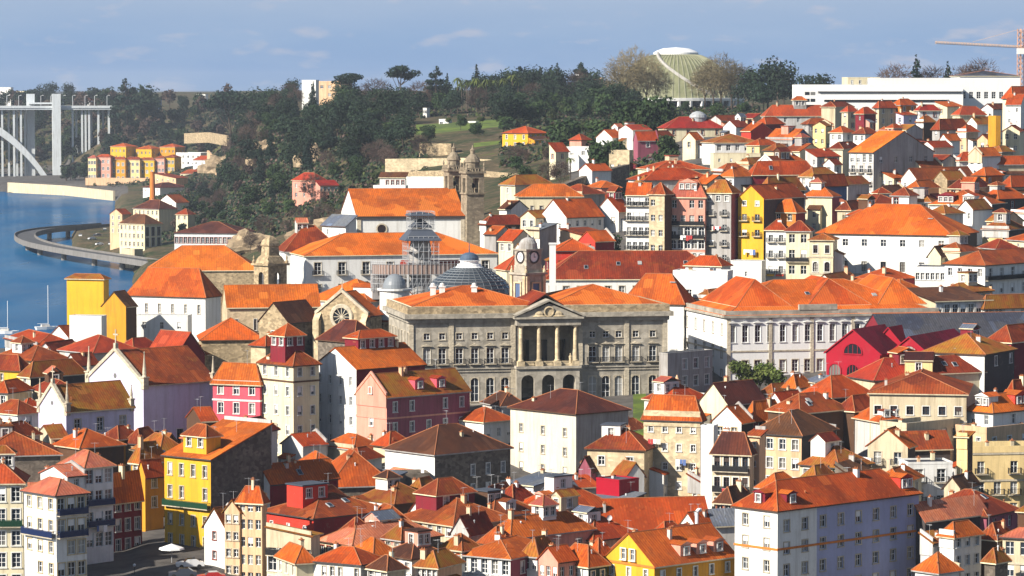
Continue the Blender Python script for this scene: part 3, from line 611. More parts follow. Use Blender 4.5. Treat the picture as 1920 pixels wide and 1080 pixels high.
# ------------------------------------------------ left, middle ground
H('small stone house with dark red hip roof by the left edge',-30,37,60,692,9,60,'yellow','rust','h',2.5,[(3,2)],None,D=668,ch=1)
H('house with mossy hip roof and dark shaded side left of the big white gable',37,57,160,704,9,30,'cream','moss','h',2.4,[(1,2)],None,rwall='dark',D=655,ch=1)  # near-black side wall carries the shade in its colour
H('low red roofed house behind the mossy roof at the left',-10,60,128,676,6,30,'beige','rust','h',2.4,None,None,D=684,ch=2)
H('low house with broad orange roof at the river edge on the left',10,70,140,648,6,25,'white','orange','h',2,None,None,D=735,ch=2)
H('house with dark red pyramid roof below the yellow tower',110,175,262,662,6,30,'lgrey','red','h',3,None,None,D=708,ch=2)
H('house with rust roof between the yellow tower and the pinnacled church',175,225,286,690,6,35,'plum','rust','h',2.6,None,None,D=690,ch=1)
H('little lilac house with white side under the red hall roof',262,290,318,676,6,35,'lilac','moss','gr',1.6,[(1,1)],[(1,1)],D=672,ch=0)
H('small white house with orange gable roof beside the river left of the yellow tower',94,128,150,632,6,50,'white','orange','gr',2.4,None,None,D=790,ch=0)
H('narrow house with white sunlit strip at the far left below the stone wall',-20,33,76,776,7,50,'white','rust','h',2,[(2,2)],[(1,2)],D=622,ch=1)
H('dark roofed low house with a tiled porch at the far left',-30,22,60,815,5,40,'beige','moss','h',1.5,None,None,D=600,ch=2)
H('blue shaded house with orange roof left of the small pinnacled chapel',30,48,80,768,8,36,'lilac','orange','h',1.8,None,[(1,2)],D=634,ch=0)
H('long rubble walled house with low red roof at the left edge',None,-46,113,856,9,14,'dstone','rust','h',3.2,None,None,D=560,dl=14,ch=3)
H('house with spreading red hip roof in front of the small chapel',94,150,232,840,7,34,'brown','orange','h',2.6,None,None,D=582,ch=3)
H('house with mossy orange roof between the chapel and the yellow house',252,300,345,846,8,35,'ochre','moss','h',2.4,None,None,D=570,ch=1)
H('red roofed hall behind white pinnacles',275,330,384,668,9,52,'maroon','red','gl',4.6,None,None,D=690,ch=0,name='hall',cat='hall')
H('stone hall with orange hip roof behind the two pinnacled churches',None,378,494,637,12,8,'stone','bright','h',4,None,None,D=700,dl=13,ch=0,name='hall',cat='hall')
H('yellow tower house with mossy top',125,194,204,523,22,72,'yellow','moss','h',.9,None,None,D=800,ch=0,dr=11)
H('ochre side house with slanting top and brown end wall beside the yellow tower',192,236,256,574,20,62,'ochre','brown','gr',3.2,None,None,rwall='brown',D=790,ch=0)
H('plain white block at the foot of the yellow tower',130,190,200,593,10,75,'white','grey','f',0,D=776,ch=0,par=.1)
H('white quay warehouse with granite pilasters and broad orange hip roof',238,385,414,554,15,66,'white','orange','h',6.2,[(6,1,'s',.7,2.2,3,2.4)],None,D=830,ch=0,name='warehouse',cat='warehouse')
H('low white annexe with a few small windows before the quay warehouse',254,352,360,592,9,80,'white','grey','f',0,[(3,1,'n',.8,1.6,3,1.6)],None,D=800,ch=0,par=.15)
H('long customs warehouse with orange roof near the river bend',None,275,484,507,16,4,'stone','bright','h',6.6,None,None,D=980,dl=20,ch=0,name='warehouse',cat='warehouse')
H('long white two storey building with dark red roof and many brown windows',327,450,478,438,13,80,'white','dark','h',4.2,[(15,2,'r',1.4,2.4,5.2,1.6)],[(2,1)],D=1360,ch=0,name='office_building',cat='building')
H('beige four square building with dark hip roof by the viaduct',224,271,303,420,12,48,'cream','brown','h',4,[(6,3,'y',1.1,1.9,3.8,1)],[(3,2,'d',2.2,4.2,5,1.5)],D=1560,ch=1,name='office_building',cat='building')
H('beige building with dark roof just behind the four square one',250,298,332,392,11,48,'cream','dark','h',4,[(6,2,'y',1.1,1.9,3.8,1)],None,D=1680,ch=1,name='office_building',cat='building')
H('narrow pinkish white riverside house with small red roof',206,229,246,402,12,52,'peach','rust','h',2.5,[(2,3)],None,D=1640,ch=0)
H('white gabled house on the slope above the beige riverside buildings',296,330,354,380,9,55,'white','rust','gr',4,[(2,1)],None,D=1830,ch=0)
H('small beige cottage at the foot of the cliff',330,352,366,402,7,60,'cream','rust','h',2.5,[(2,1)],None,D=1640,ch=0)
H('small white house with red roof left of the long white building',228,252,268,470,5,50,'beige','grey','f',0,D=1520,ch=0)
for i,(a_,c_,b_,y_,w_,rf_,lab) in enumerate([
 (207,236,258,275,'yellow','orange','yellow apartment block, leftmost of the upper row by the bridge'),
 (255,284,304,279,'yellow','orange','yellow apartment block in the middle of the upper row by the bridge'),
 (300,328,347,276,'ochre','orange','orange apartment block, rightmost of the upper row by the bridge')]):
    H(lab,a_,c_,b_,y_,26,62,w_,rf_,'h',2.6,[(4,4,'n',1.4,2.2,5.0,2.2)],[(2,4,'n',1.4,2.2,5.0,2.2)],D=2700,ch=1,name='apartment_block',cat='apartment block',grp='apartment blocks by the bridge')
for i,(a_,c_,b_,y_,w_,rf_,lab) in enumerate([
 (165,180,186,296,'pale','pink','pale yellow end block of the lower apartment row by the bridge'),
 (180,207,214,294,'pink','orange','pink block of the lower apartment row under the leftmost upper block'),
 (208,235,240,299,'ochre','rust','orange block of the lower apartment row next to the pink one'),
 (236,262,266,299,'pale','rust','cream yellow block in the middle of the lower apartment row'),
 (262,289,294,300,'yellow','rust','deep yellow block of the lower apartment row beside the second pink block'),
 (290,308,314,297,'pink','rust','second pink block near the right end of the lower apartment row'),
 (308,327,340,295,'yellow','rust','yellow block closing the right end of the lower apartment row')]):
    H(lab,a_,c_,b_,y_,22,70,w_,rf_,'h',1.8,[(3,3,'w',2.0,2.6,5.5,2.5)],[(1,3,'n',1.4,2.2,5.5,2.5)],D=2645,ch=0,name='apartment_block',cat='apartment block',grp='apartment blocks by the bridge')
H('long pale podium building with arches under the apartment blocks',160,290,296,336,7,78,'peach','grey','f',0,[(14,1,'n',3,3.6,4,1.4)],None,D=2625,ch=0,name='podium_building',cat='building')
H('white terraced house right of the apartment blocks',330,376,398,288,18,60,'white','grey','f',0,[(5,2,'n',1.6,2,5,1.6)],None,D=2660,ch=0)
H('white house with dark windows below the terraced one near the cliff',362,396,408,300,14,60,'white','rust','h',3,[(3,2,'n',1.6,2,5,1.6)],None,D=2600,ch=0)
H('cream house with red roof at the foot of the apartment hill',338,386,398,326,16,62,'cream','rust','h',3,[(6,2,'y',1.6,2.2,5,1.6)],None,D=2560,ch=0)
H('peach house below the yellow end block near the brick chimney',290,330,352,334,10,58,'peach','rust','h',3,[(4,1)],None,D=2330,ch=1)
H('dark roofed boat shed by the quay under the apartment blocks',268,300,352,352,6,45,'white','dark','h',3,[(3,1)],None,D=2250,ch=0)
H('pink villa with red roof below the wooded cliff',548,592,612,338,9,55,'pink','red','h',3,[(3,2,'n',1.2,1.8,4,1.5)],[(2,2,'n',1.2,1.8,4,1.5)],D=None,ch=0)
H('pink side wing with glazed gallery beside the pink villa',592,600,634,348,7,25,'pink','red','sr',2,None,[(5,1,'w',1.2,1.8,4,.6)],D=None,ch=0)
H('white stepped house behind the church roof',700,760,765,352,8,75,'white','grey','f',0,None,None,D=1010,ch=0)
H('long white block behind the church roof beside the twin towers',762,834,840,336,10,80,'white','grey','f',0,None,None,D=1040,ch=0)
H('row of low white houses below the terrace walls',712,760,764,333,6,80,'white','rust','sl',1.5,[(5,1)],None,D=1120,ch=0)
# ------------------------------------------------ churches and convent with simple walls
def pinnacle(T,x,y,z,hh=3.2,r=.45):
    m=MB(); m.box(-r,r,-r,r,-1.2,.9); m.box(-r-.15,r+.15,-r-.15,r+.15,.9,1.1); m.lathe([(r*.9,1.1),(r*.62,1.5),(r*.7,1.8),(.06,hh+1.1),(0,hh+1.1)],8); m.lathe([(0,hh+.9),(.16,hh+1.1),(0,hh+1.35)],6)
    m.obj('pinnacle',TRIM['s'],T,(x,y,z))
def gable_trim(T,a,b,h,rh):
    m=MB()
    for sg in (-1,1):
        p=[(-a/2-.25,sg*(b/2+.15),h-.1),(-a/2-.25,0,h+rh+.1)]
        for y0,y1 in ((0,0),):
            q=[p[0],p[1],(p[1][0],p[1][1],p[1][2]+.75),(p[0][0],p[0][1],p[0][2]+.75)]
            k=[(x+.75,y,z) for x,y,z in q]
            for f in (q,k[::-1],[q[3],q[2],k[2],k[3]],[q[0],k[0],k[1],q[1]]): m.poly(f if sg>0 else f[::-1])
    m.obj('gable_coping',TRIM['s'],T)
def cross(T,x,y,z,s=1):
    m=MB(); m.box(-.35*s,.35*s,-.35*s,.35*s,-.4,1.0*s); m.box(-.1*s,.1*s,-.1*s,.1*s,1.0*s,3.6*s); m.box(-.1*s,.1*s,-.75*s,.75*s,2.5*s,2.75*s)
    m.obj('cross',TRIM['s'],T,(x,y,z))
for args,kw in (
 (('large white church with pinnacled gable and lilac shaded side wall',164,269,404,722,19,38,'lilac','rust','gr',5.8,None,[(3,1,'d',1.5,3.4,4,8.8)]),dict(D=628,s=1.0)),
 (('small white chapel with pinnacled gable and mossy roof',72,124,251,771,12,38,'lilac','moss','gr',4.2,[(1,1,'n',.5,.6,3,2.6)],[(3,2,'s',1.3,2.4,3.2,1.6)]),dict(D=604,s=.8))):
    s_=kw.pop('s'); T,a,b,h=H(*args,name='church',cat='church',ch=0,**kw)
    rh=args[10]; gable_trim(T,a,b,h,rh); cross(T,-a/2+.2,0,h+rh+.6,s_)
    for sg in (-1,1): pinnacle(T,-a/2+.3,sg*(b/2-.1),h+.4,4.6*s_,.55*s_)
    o=MB(); o.lathe([(0,0),(.5*s_,0)],14); q=o.obj('oculus',GLASS,T,(-a/2-.03,0,h+1.2)); q.rotation_euler=(0,-math.pi/2,0)
    pinnacle(T,a/2-.4,-b/2+.2,h+.3,3*s_,.4)
T,a,b,h=H('white hilltop church with long orange roof and round window',640,669,871,406,17,9,'white','orange','gr',6.6,[(1,1,'n',1.0,3.4,5,.2)],None,D=880,ch=0,name='church',cat='church',ex=False)
for x in (-a/2+.6,a*.08,a/2-.5):
    m=MB(); m.box(-.5,.5,-.25,.02,0,h-.3); m.obj('pilaster',TRIM['s'],T,(x,-b/2,0))
m=MB(); m.box(-a/2-.4,a/2+.4,-.35,.02,-.75,-.25); m.obj('cornice',W['dark'],T,(0,-b/2,h))
m=MB(); m.lathe([(0,0),(1.15,0)],20); m.lathe([(1.15,.0),(1.15,.15),(1.5,.15),(1.5,0)],20,1); q=m.obj('round_window',[GLASS,TRIM['s']],T,(-a*.27,-b/2-.04,h-3.3)); q.rotation_euler=(math.pi/2,0,0)
H('white sloped aisle at the left of the hilltop church',604,648,668,424,9,40,'white','grey','sl',2.5,[(2,1)],None,D=868,ch=0)
H('white convent with long orange roof and balconied windows',536,573,932,480,18,15,'white','bright','h',4.6,[(3,2,'n',.8,1.6,4,3)],[(8,2,'sb',1.7,2.9,5.2,1.6)],D=795,ch=0,name='convent',cat='convent',dl=14)
H('orange roofed wing rising at the left of the convent',520,535,640,470,18,14,'white','orange','h',5.6,None,None,D=812,ch=0)
# ------------------------------------------------ gothic church group
T,a,b,h=H('grey granite gothic church with rose window gable',592,690,716,592,16,66,'stone','orange','gr',4.6,None,None,D=690,ch=0,name='church',cat='church',dr=24)
gable_trim(T,a,b,h,4.6); cross(T,-a/2+.2,0,h+5.0,.6)
m=MB(); m.lathe([(0,.0),(1.9,.0)],24,1); m.lathe([(1.9,0),(1.9,.3),(2.5,.34),(2.7,.12),(2.7,0)],24,0)
for k in range(6):
    an=math.pi*k/6; m.tube((1.9*math.cos(an),1.9*math.sin(an),.1),(-1.9*math.cos(an),-1.9*math.sin(an),.1),.09,4,0)
q=m.obj('rose_window',[TRIM['s'],GLASS],T,(-a/2-.04,0,h-.4)); q.rotation_euler=(0,-math.pi/2,0)
for sg in (-1,1):
    m=MB(); m.box(-1.3,.02,-.7,.7,0,h-1.2); m.poly([(-1.3,-.7,h-1.2),(-1.3,.7,h-1.2),(.02,.7,h+.4),(.02,-.7,h+.4)]); m.obj('buttress',W['lstone'],T,(-a/2,sg*(b/2-.6),0))
H('long granite nave with orange roof beside the rose window gable',None,426,600,576,13,10,'lstone','orange','gr',4.2,None,[(5,1,'d',.8,3,4,2)],D=716,dl=12,ch=0)
H('granite transept gable with small belfry at the left of the gothic church',486,540,600,604,13,52,'stone','rust','gr',3.8,[(1,1,'d',1.0,3,4,2)],None,rwall='dstone',D=690,ch=0,dr=14)
H('dark octagonal looking chapel with brown tiled hip roof before the rose window',596,664,718,640,10,42,'dstone','dark','h',3.6,None,[(2,1,'d',.8,1.8,4,1.5)],D=664,ch=0)
H('granite side building with orange roof right of the rose window',690,718,748,600,11,35,'stone','orange','h',3.4,None,None,D=700,ch=0)
H('orange roofed hall with white gablet behind the gothic church',575,690,760,566,12,60,'white','bright','h',4.4,None,None,D=752,ch=0,dm=[('R',.3,4,2.6,'white','orange')],name='hall',cat='hall')
H('white gabled hall with arched window beside the small grey dome',None,728,800,575,13,8,'white','orange','gl',3.4,None,[(1,1,'sa',2.4,2.4,4,.0)],D=735,dl=12,ch=0,name='hall',cat='hall')
# ------------------------------------------------ middle, behind the palace
H('long white building with weathered rust roof and skylights behind the palace',None,1022,1362,523,12,3,'white','rust','h',5.6,None,[(13,1,'s',1.3,2.2,4,1.6)],D=742,dl=16,ch=0,sky=4,name='office_building',cat='building')
H('white house with orange pyramid roof between palace and pillared building',1168,1282,1302,567,14,70,'white','bright','h',5.4,[(1,1,'n',.9,1.8,4,6)],None,D=694,ch=0,sky=1)
H('white modern box house with roof terrace and satellite dishes',1262,1364,1374,516,12,74,'white','grey','f',0,[(2,1,'n',1.8,1.3,3,3.2)],None,D=716,ch=2,dish=3,par=.9)
H('white upper storey with orange roof behind the satellite dish terrace',1285,1352,1370,498,9,60,'white','orange','h',1.8,None,None,D=738,ch=1)
H('small white house with orange hip roof right of the dish terrace',1364,1384,1402,538,8,50,'white','orange','h',1.8,None,None,D=718,ch=0)
H('shaded blue-grey house in the courtyard right of the palace',1236,1252,1336,664,11,45,'grey','grey','f',0,None,[(4,3,'w',1.2,2.0,3.4,1.2)],D=652,ch=0,par=.2,dl=4)
H('beige wall house at the left of the terraced old town rows',938,966,1035,346,10,40,'cream','orange','h',2.4,[(1,2)],None,D=935,ch=1)
H('long beige house with orange roof and grey gallery in the upper centre',None,972,1092,368,9,5,'cream','orange','h',3,None,[(7,2,'s',1.1,1.8,3.4,2.2)],D=910,ch=1)
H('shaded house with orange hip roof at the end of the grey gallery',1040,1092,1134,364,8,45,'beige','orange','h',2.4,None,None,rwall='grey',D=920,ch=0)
H('white gabled house with a dark window at its centre and broad orange roof',1013,1062,1132,407,10,42,'white','orange','gr',4.2,[(2,2,'n',1,1.6,3.4,1.5)],[(5,1)],D=862,ch=1)
H('white gabled house right of the broad orange roof',1118,1160,1184,396,11,56,'white','orange','gr',3.4,[(2,3,'s',.9,1.4,3.4,1.6)],None,D=872,ch=0)
H('maroon shed with bright orange gable roof behind the rust roof building',1086,1116,1152,452,7,40,'red','bright','gr',2.2,None,None,rwall='maroon',D=800,ch=0)
H('low red house with bright orange roof beside the white chimney',None,1042,1114,470,5,6,'red','bright','h',2.4,None,None,D=782,dl=9,ch=0)
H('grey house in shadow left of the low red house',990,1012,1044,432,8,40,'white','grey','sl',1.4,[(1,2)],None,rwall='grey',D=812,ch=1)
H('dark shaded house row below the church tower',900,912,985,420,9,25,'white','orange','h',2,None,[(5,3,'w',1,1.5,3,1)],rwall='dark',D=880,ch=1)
H('small orange roofed house beside the clock tower',935,962,1000,452,6,40,'cream','orange','h',2.4,[(2,1)],None,D=800,ch=0)
H('red roofed house between glass dome and clock tower',930,950,1015,505,8,20,'cream','red','h',3,None,[(2,1)],D=752,ch=1)
H('white house with black railed balconies, leftmost of the tall old town row',1174,1219,1224,362,18,74,'white','orange','h',2.2,[(4,5,'nb',1.1,2.0,3.5,1)],None,D=800,ch=1,one=True)
H('beige tower house with brown shaded side in the tall row',1217,1246,1260,362,18,60,'lstone','orange','h',2.2,[(2,4,'n',.9,1.5,3.6,1.6)],None,rwall='brown',D=797,ch=0,one=True)
H('pink mansard house with three balconied floors in the tall row',1256,1322,1328,366,18,76,'pink','pink','h',3.4,[(4,2,'n',1.0,1.9,3.6,1.2),(5,3,'wa',1.5,2.1,3.1,7.6)],None,D=799,bal=[('L',7.2,IRON),('L',10.4,IRON)],ch=1,one=True,dm=[('L',.5,4.5,1.8,'pink','orange')])
H('grey-beige weathered house with paired windows in the tall row',1322,1371,1386,360,18,64,'grey','orange','h',2.6,[(3,1,'w',1.2,1.6,3,.6),(2,4,'nb',1.4,1.8,3.6,3.8)],None,rwall='plum',D=798,ch=1,one=True)
H('yellow gabled house with laundry at the end of the tall row',1384,1432,1508,372,20,60,'yellow','orange','gr',3,[(2,1,'w',1.1,1.4,3,.4),(2,2,'nb',1.6,1.9,3.7,3.4),(2,1,'n',1.4,1.2,3,16)],None,rwall='dark',D=797,ch=1,one=True)  # right side painted dark in place of its shade
H('white base house with one small window below the yellow gable',1370,1428,1436,490,10,72,'white','grey','f',0,[(1,1,'n',.6,1.1,3,2.4)],None,D=766,ch=0,par=.1)
# ------------------------------------------------ pillared building, market, right middle
T,a,b,h=H('long cream neoclassical building with tall window rows and orange hip roofs',1281,1362,1757,592,15,14,'pure','bright','h',6,[(5,3,'s',1.1,2.2,4.6,1.8)],[(17,1,'wp',1.2,3.4,5,2.0),(17,1,'s',1.3,2.4,5,9.0)],D=668,ch=0,name='palace_wing',cat='building',band=(7.2,),sky=2)
m=MB(); m.box(-a/2-.5,a/2+.5,-.5,.02,-.5,.0); m.box(-a/2-.25,a/2+.25,-.25,.4,.003,.9); m.box(-a*.16,a*.02,-.35,.45,.9,2.0); m.obj('cornice',W['pstone'],T,(0,-b/2,h))
m=MB(); m.box(-.5,.02,-b/2-.5,b/2+.5,-.5,0); m.box(-.25,.4,-b/2+.41,b/2+.25,.003,.9); m.obj('cornice',W['pstone'],T,(-a/2,0,h))
for k in range(6):
    m=MB(); m.box(-.35,.35,-.18,.02,0,h-.55); m.obj('pilaster',TRIM['s'],T,(-a/2+.5+(a-1)*k/5,-b/2,0))
for fx,w_ in ((-.30,11),(.06,13),(.36,10)):
    m=roof_mb('h',w_,b*.8,0,4.8,.3,.2); m.obj('roof',[RF['bright'],RIDGE,W['cream']],T,(a*fx,.6,h+1.6))
H('white house with mossy roof in front of the crimson market hall',1732,1846,1902,664,9,60,'white','moss','h',3,[(2,1,'n',.9,1.6,3,2)],[(4,1)],rwall='dark',D=614,ch=2)  # right face coloured dark to stand for shade
H('maroon house at the right edge beside the white mossy roofed house',1850,1896,1990,640,9,50,'rose','rust','h',2.6,None,None,rwall='maroon',D=630,ch=1)
H('house with wide dark red roof below the crimson market hall',1592,1640,1745,712,7,24,'beige','red','h',3.4,None,None,D=612,ch=2)
H('low roof house with small skylights right of the wide dark red roof',1700,1740,1845,700,6,24,'cream','rust','h',2.6,None,None,D=610,ch=2,sky=2)
H('long beige house with parapet and row of dark square windows',1631,1812,1824,740,12,80,'beige','rust','h',3.0,[(6,1,'d',1.5,1.9,4,1.8),(7,2,'w',1.3,1.8,3.6,6.4)],None,D=592,band=(.2,4.8),at=(.2,.05,7,5,1.9,'pale','dark','gl',1.2,1,0),ch=2)
H('orange roofed house with dark open porch beside the long beige house',1500,1560,1636,744,8,36,'dark','bright','h',3.2,None,None,D=605,ch=0)
H('house with wide worn rust roof and skylight left of the open porch',1440,1500,1590,774,7,34,'brown','rust','h',2.8,None,None,D=594,sky=2,ch=2)
H('white house with salmon dormer and orange roof at the right edge',1812,1862,1990,772,11,35,'white','bright','h',2.6,[(2,3)],[(5,2)],D=590,dm=[('R',.45,3.4,1.9,'red','bright'),('L',.5,3,1.9,'white','bright')],ch=1)
H('red walled house with orange hip roof peeping from the right frame edge',1884,1900,1990,742,9,30,'red','orange','h',2.6,None,[(4,1)],D=612,ch=1)
H('maroon roofed house with dark gable end below the palace corner',1312,1364,1436,757,8,40,'cream','dark','gr',3.4,None,None,rwall='dark',D=616,ch=1)
H('white gabled house with grey window frames below the maroon roof',1336,1390,1412,792,9,58,'white','orange','gr',2.6,[(2,2,'w',1.0,1.6,3.2,1)],None,rwall='dark',D=600,ch=0)
H('plum pink house with bright orange roof beside the white gable',1396,1412,1468,782,8,32,'plum','bright','h',2.6,None,[(2,1,'d',1,1.4,3,1)],D=607,ch=1)
H('orange roofed house with small cone turret in front of the palace corner',1208,1262,1330,752,7,36,'white','orange','h',2.4,None,None,D=622,ch=1)
H('low tan terrace house between the beige long house and the round gable',1650,1700,1800,802,7,40,'beige','grey','f',0,[(2,1)],[(5,1,'w',1.3,1.5,3,.8)],D=582,ch=1,par=.8)
H('narrow terrace house with railed deck above the pale yellow house',1790,1850,1990,812,7,40,'peach','grey','f',0,[(2,1)],[(5,1,'w',1.1,1.5,3,.8)],D=585,ch=2,par=1)
# ------------------------------------------------ white hall on the right slope and its neighbours
T,a,b,h=H('big white hall with broad orange roof and arched ground floor windows',1532,1783,1832,441,15,66,'white','bright','h',6.4,[(7,1,'n',1.3,1.6,4,1.3),(7,1,'d',1.3,2.3,4,6.4),(9,1,'da',2.0,3.0,4,10.4)],None,rwall='dark',D=768,ch=1,sky=1,band=(9.4,),name='hall',cat='hall')  # shaded right end of the white hall is set as a near-black wall colour
H('cream arched corner wing at the left of the big white hall',1518,1562,1570,450,14,78,'cream','moss','h',1.2,[(2,1,'d',1.1,2,4,1),(2,2,'da',1.3,2.4,3.7,4.8)],None,D=762,band=(3.9,7.6),ch=0)
H('cream house with black balcony left of the arched corner wing',1474,1518,1524,432,14,76,'cream','orange','h',2,[(2,3,'n',1.4,2,3.6,.9)],None,bal=[('L',7.2,IRON)],D=770,ch=0,one=True)
H('white house with red and yellow awnings beside the black balcony',1436,1474,1480,430,14,76,'white','orange','h',2,[(2,3,'nb',1.3,2,3.6,.9)],None,D=772,ch=1,one=True)
H('squat red brick house with pyramid roof above the awning house',1448,1492,1508,396,7,58,'orange','orange','h',2.6,[(2,1,'w',1.2,1.8,3,.5)],None,rwall='maroon',D=800,ch=0,one=True)
H('cream house with bright front behind the squat red house',1506,1560,1574,368,8,66,'cream','orange','h',2,None,None,rwall='plum',D=842,ch=0)
H('dark gabled house with blue shaded side on the right slope',1520,1532,1588,345,10,38,'white','orange','h',2.2,None,None,rwall='blue',D=862,ch=0)  # blue right face is the white wall's shade, set as colour
H('broad orange roofed house with dark wall above the yellow gable',1424,1440,1508,354,8,34,'beige','moss','h',2.8,None,None,rwall='dark',D=870,ch=1)
H('small house with pyramid roof and white box above the big white hall',1672,1704,1720,366,9,58,'white','orange','h',1.8,[(2,2)],None,D=838,ch=0)
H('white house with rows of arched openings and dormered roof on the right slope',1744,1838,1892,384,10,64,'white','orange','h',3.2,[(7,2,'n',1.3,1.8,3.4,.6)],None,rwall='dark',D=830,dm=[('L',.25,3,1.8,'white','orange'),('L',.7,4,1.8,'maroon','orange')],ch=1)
H('low house with dark eave beside the dormered roof house',1700,1745,1760,378,7,62,'white','orange','h',1.8,[(5,1,'n',1,1.6,3,.6)],None,D=842,ch=0)
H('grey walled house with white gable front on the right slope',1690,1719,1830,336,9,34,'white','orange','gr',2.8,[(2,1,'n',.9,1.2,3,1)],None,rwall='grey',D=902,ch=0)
H('orange roofed low house left of the white gable front',1650,1676,1696,334,7,50,'cream','orange','h',1.8,[(2,1)],None,D=915,ch=1)
H('house with dark veranda right of the dormered roof, under orange tiles',1838,1872,1925,372,9,40,'cream','orange','h',2.4,[(2,2,'n',1,1.6,3.2,.8)],[(3,2)],rwall='dark',D=846,ch=1)
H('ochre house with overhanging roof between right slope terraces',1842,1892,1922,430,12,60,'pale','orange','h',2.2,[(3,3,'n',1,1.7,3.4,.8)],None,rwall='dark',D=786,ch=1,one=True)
H('low orange roof house right of the big white hall',1754,1800,1838,472,6,50,'cream','orange','h',1.8,[(2,1,'n',1,1.5,3,.7)],None,D=752,ch=0)
H('white terrace house with dark bluish side at the right edge',1772,1847,1990,497,12,48,'white','orange','h',2.6,[(4,3,'w',1.1,1.7,3.5,.9)],[(7,3,'w',1.3,2.0,3.5,.8)],D=728,bal=[('R',3.4,IRON)],ch=1,one=True)
H('long blank white wall house below the big white hall',1716,1772,1780,502,8,78,'white','grey','f',0,[(6,1,'w',.7,1.5,3,1.2)],None,D=742,ch=0,par=.2)
H('row of small orange roofs below the big white hall',1606,1660,1716,524,5,30,'maroon','orange','h',2,None,None,D=744,ch=2)
H('small orange roofed house with yellow chimney above the neoclassical roof',1640,1690,1730,545,5,36,'cream','orange','h',2,None,None,D=722,ch=2)
H('grey house with shaded window band right of the neoclassical building',1694,1754,1858,566,11,24,'beige','brown','sr',2,None,[(7,3,'w',1.4,2,3.5,.6)],rwall='lgrey',D=690,ch=1,one=True)
H('pale grey house with glazed top floor at the right edge behind the market',1838,1846,1990,572,11,24,'lgrey','orange','h',1.8,None,[(8,2,'w',1.4,2.2,3.6,.5)],D=694,ch=1,one=True)
# ------------------------------------------------ upper slope
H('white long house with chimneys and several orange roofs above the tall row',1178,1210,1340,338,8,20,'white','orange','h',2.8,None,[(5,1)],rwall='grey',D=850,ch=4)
H('orange roofed house behind the white chimneys',1196,1230,1330,318,7,18,'cream','orange','h',2.4,None,None,D=905,ch=3)
H('orange roofed house with dark wall left of the maroon roof',1338,1356,1405,322,7,25,'beige','orange','h',2,None,None,rwall='dark',D=890,ch=1)
H('long house with orange roof and maroon wall in the upper right centre',1402,1412,1530,325,8,16,'maroon','orange','h',3,None,None,D=885,ch=2,sky=1)
H('white house with brown gallery and lower blank wall in the upper centre',1316,1340,1426,268,10,12,'white','orange','h',2.6,[(1,2)],[(5,1,'n',1.4,1.8,3,.6)],D=1050,ch=0)
H('blank cream wall house below the brown gallery house',None,1338,1426,288,8,4,'cream','moss','f',0,None,[(4,1,'n',.7,1,3,1.5)],D=1010,dl=8,ch=0,par=.1)
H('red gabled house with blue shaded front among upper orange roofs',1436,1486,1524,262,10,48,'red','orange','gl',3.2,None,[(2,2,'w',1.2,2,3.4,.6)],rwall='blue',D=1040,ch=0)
H('red house with orange roof left of the blue shaded gable',1390,1408,1450,246,10,30,'red','bright','h',2.6,None,None,D=1090,ch=1)
H('low mossy roofed house in front of the red gabled house',1432,1456,1484,282,6,45,'beige','moss','h',1.8,None,None,D=1000,ch=0)
H('wide house with dark red roof and grey wall near the white museum',1428,1436,1558,216,9,10,'lgrey','red','h',3.4,None,[(5,1)],D=1190,ch=1)
H('white house with grey cupola on its broad red roof',1234,1250,1358,240,8,12,'cream','red','h',3.8,None,[(4,1)],D=1210,ch=2)
H('orange roofed house right of the cupola house',1356,1380,1420,238,7,30,'white','orange','h',2.2,None,[(2,1)],D=1180,ch=2)
H('cream gable house in front of the cupola house',1280,1304,1320,262,7,55,'cream','orange','gr',2.2,[(1,1)],None,D=1090,ch=0)
H('lilac walled house with orange roof beside the dark garden tree',1188,1196,1234,262,7,20,'plum','orange','gr',2.6,None,[(1,1)],D=1150,ch=0)
H('white gable house with red roof in the upper centre gardens',1118,1148,1184,258,7,45,'white','orange','gr',2.8,None,None,D=1240,ch=0)
H('white cube house with lean orange roof near the garden palm',1062,1104,1112,276,8,75,'white','grey','f',0,[(2,1,'n',1.2,1.4,3,1.4)],None,D=1190,ch=0,par=.2)
H('house with steep lean orange roof left of the garden palm',1030,1042,1066,284,9,40,'cream','orange','sr',2.8,[(1,2)],[(1,2)],D=1180,ch=0)
H('small white house with pink roof behind the white cube house',1068,1090,1108,262,7,55,'pink','red','h',2,None,None,D=1260,ch=0)
H('pale stone cube building above the dark garden slope',1142,1180,1186,282,10,78,'lstone','grey','f',0,[(3,1,'n',.8,1.4,3,4.5)],None,D=1075,ch=0,par=.1)
H('small white house with orange roof below the pale stone cube',1086,1110,1146,320,6,40,'white','orange','h',1.8,None,None,D=965,ch=1)
H('yellow villa with orange hip roof below the wooded ridge',942,990,1028,250,8,50,'yellow','bright','h',2.8,[(3,2)],[(4,1)],D=1420,ch=0,name='villa',cat='villa')
H('low ochre annexe right of the yellow villa',990,1002,1044,262,5,25,'ochre','rust','sr',1.2,None,[(4,1,'n',1.4,1.6,3,.6)],D=1415,ch=0)
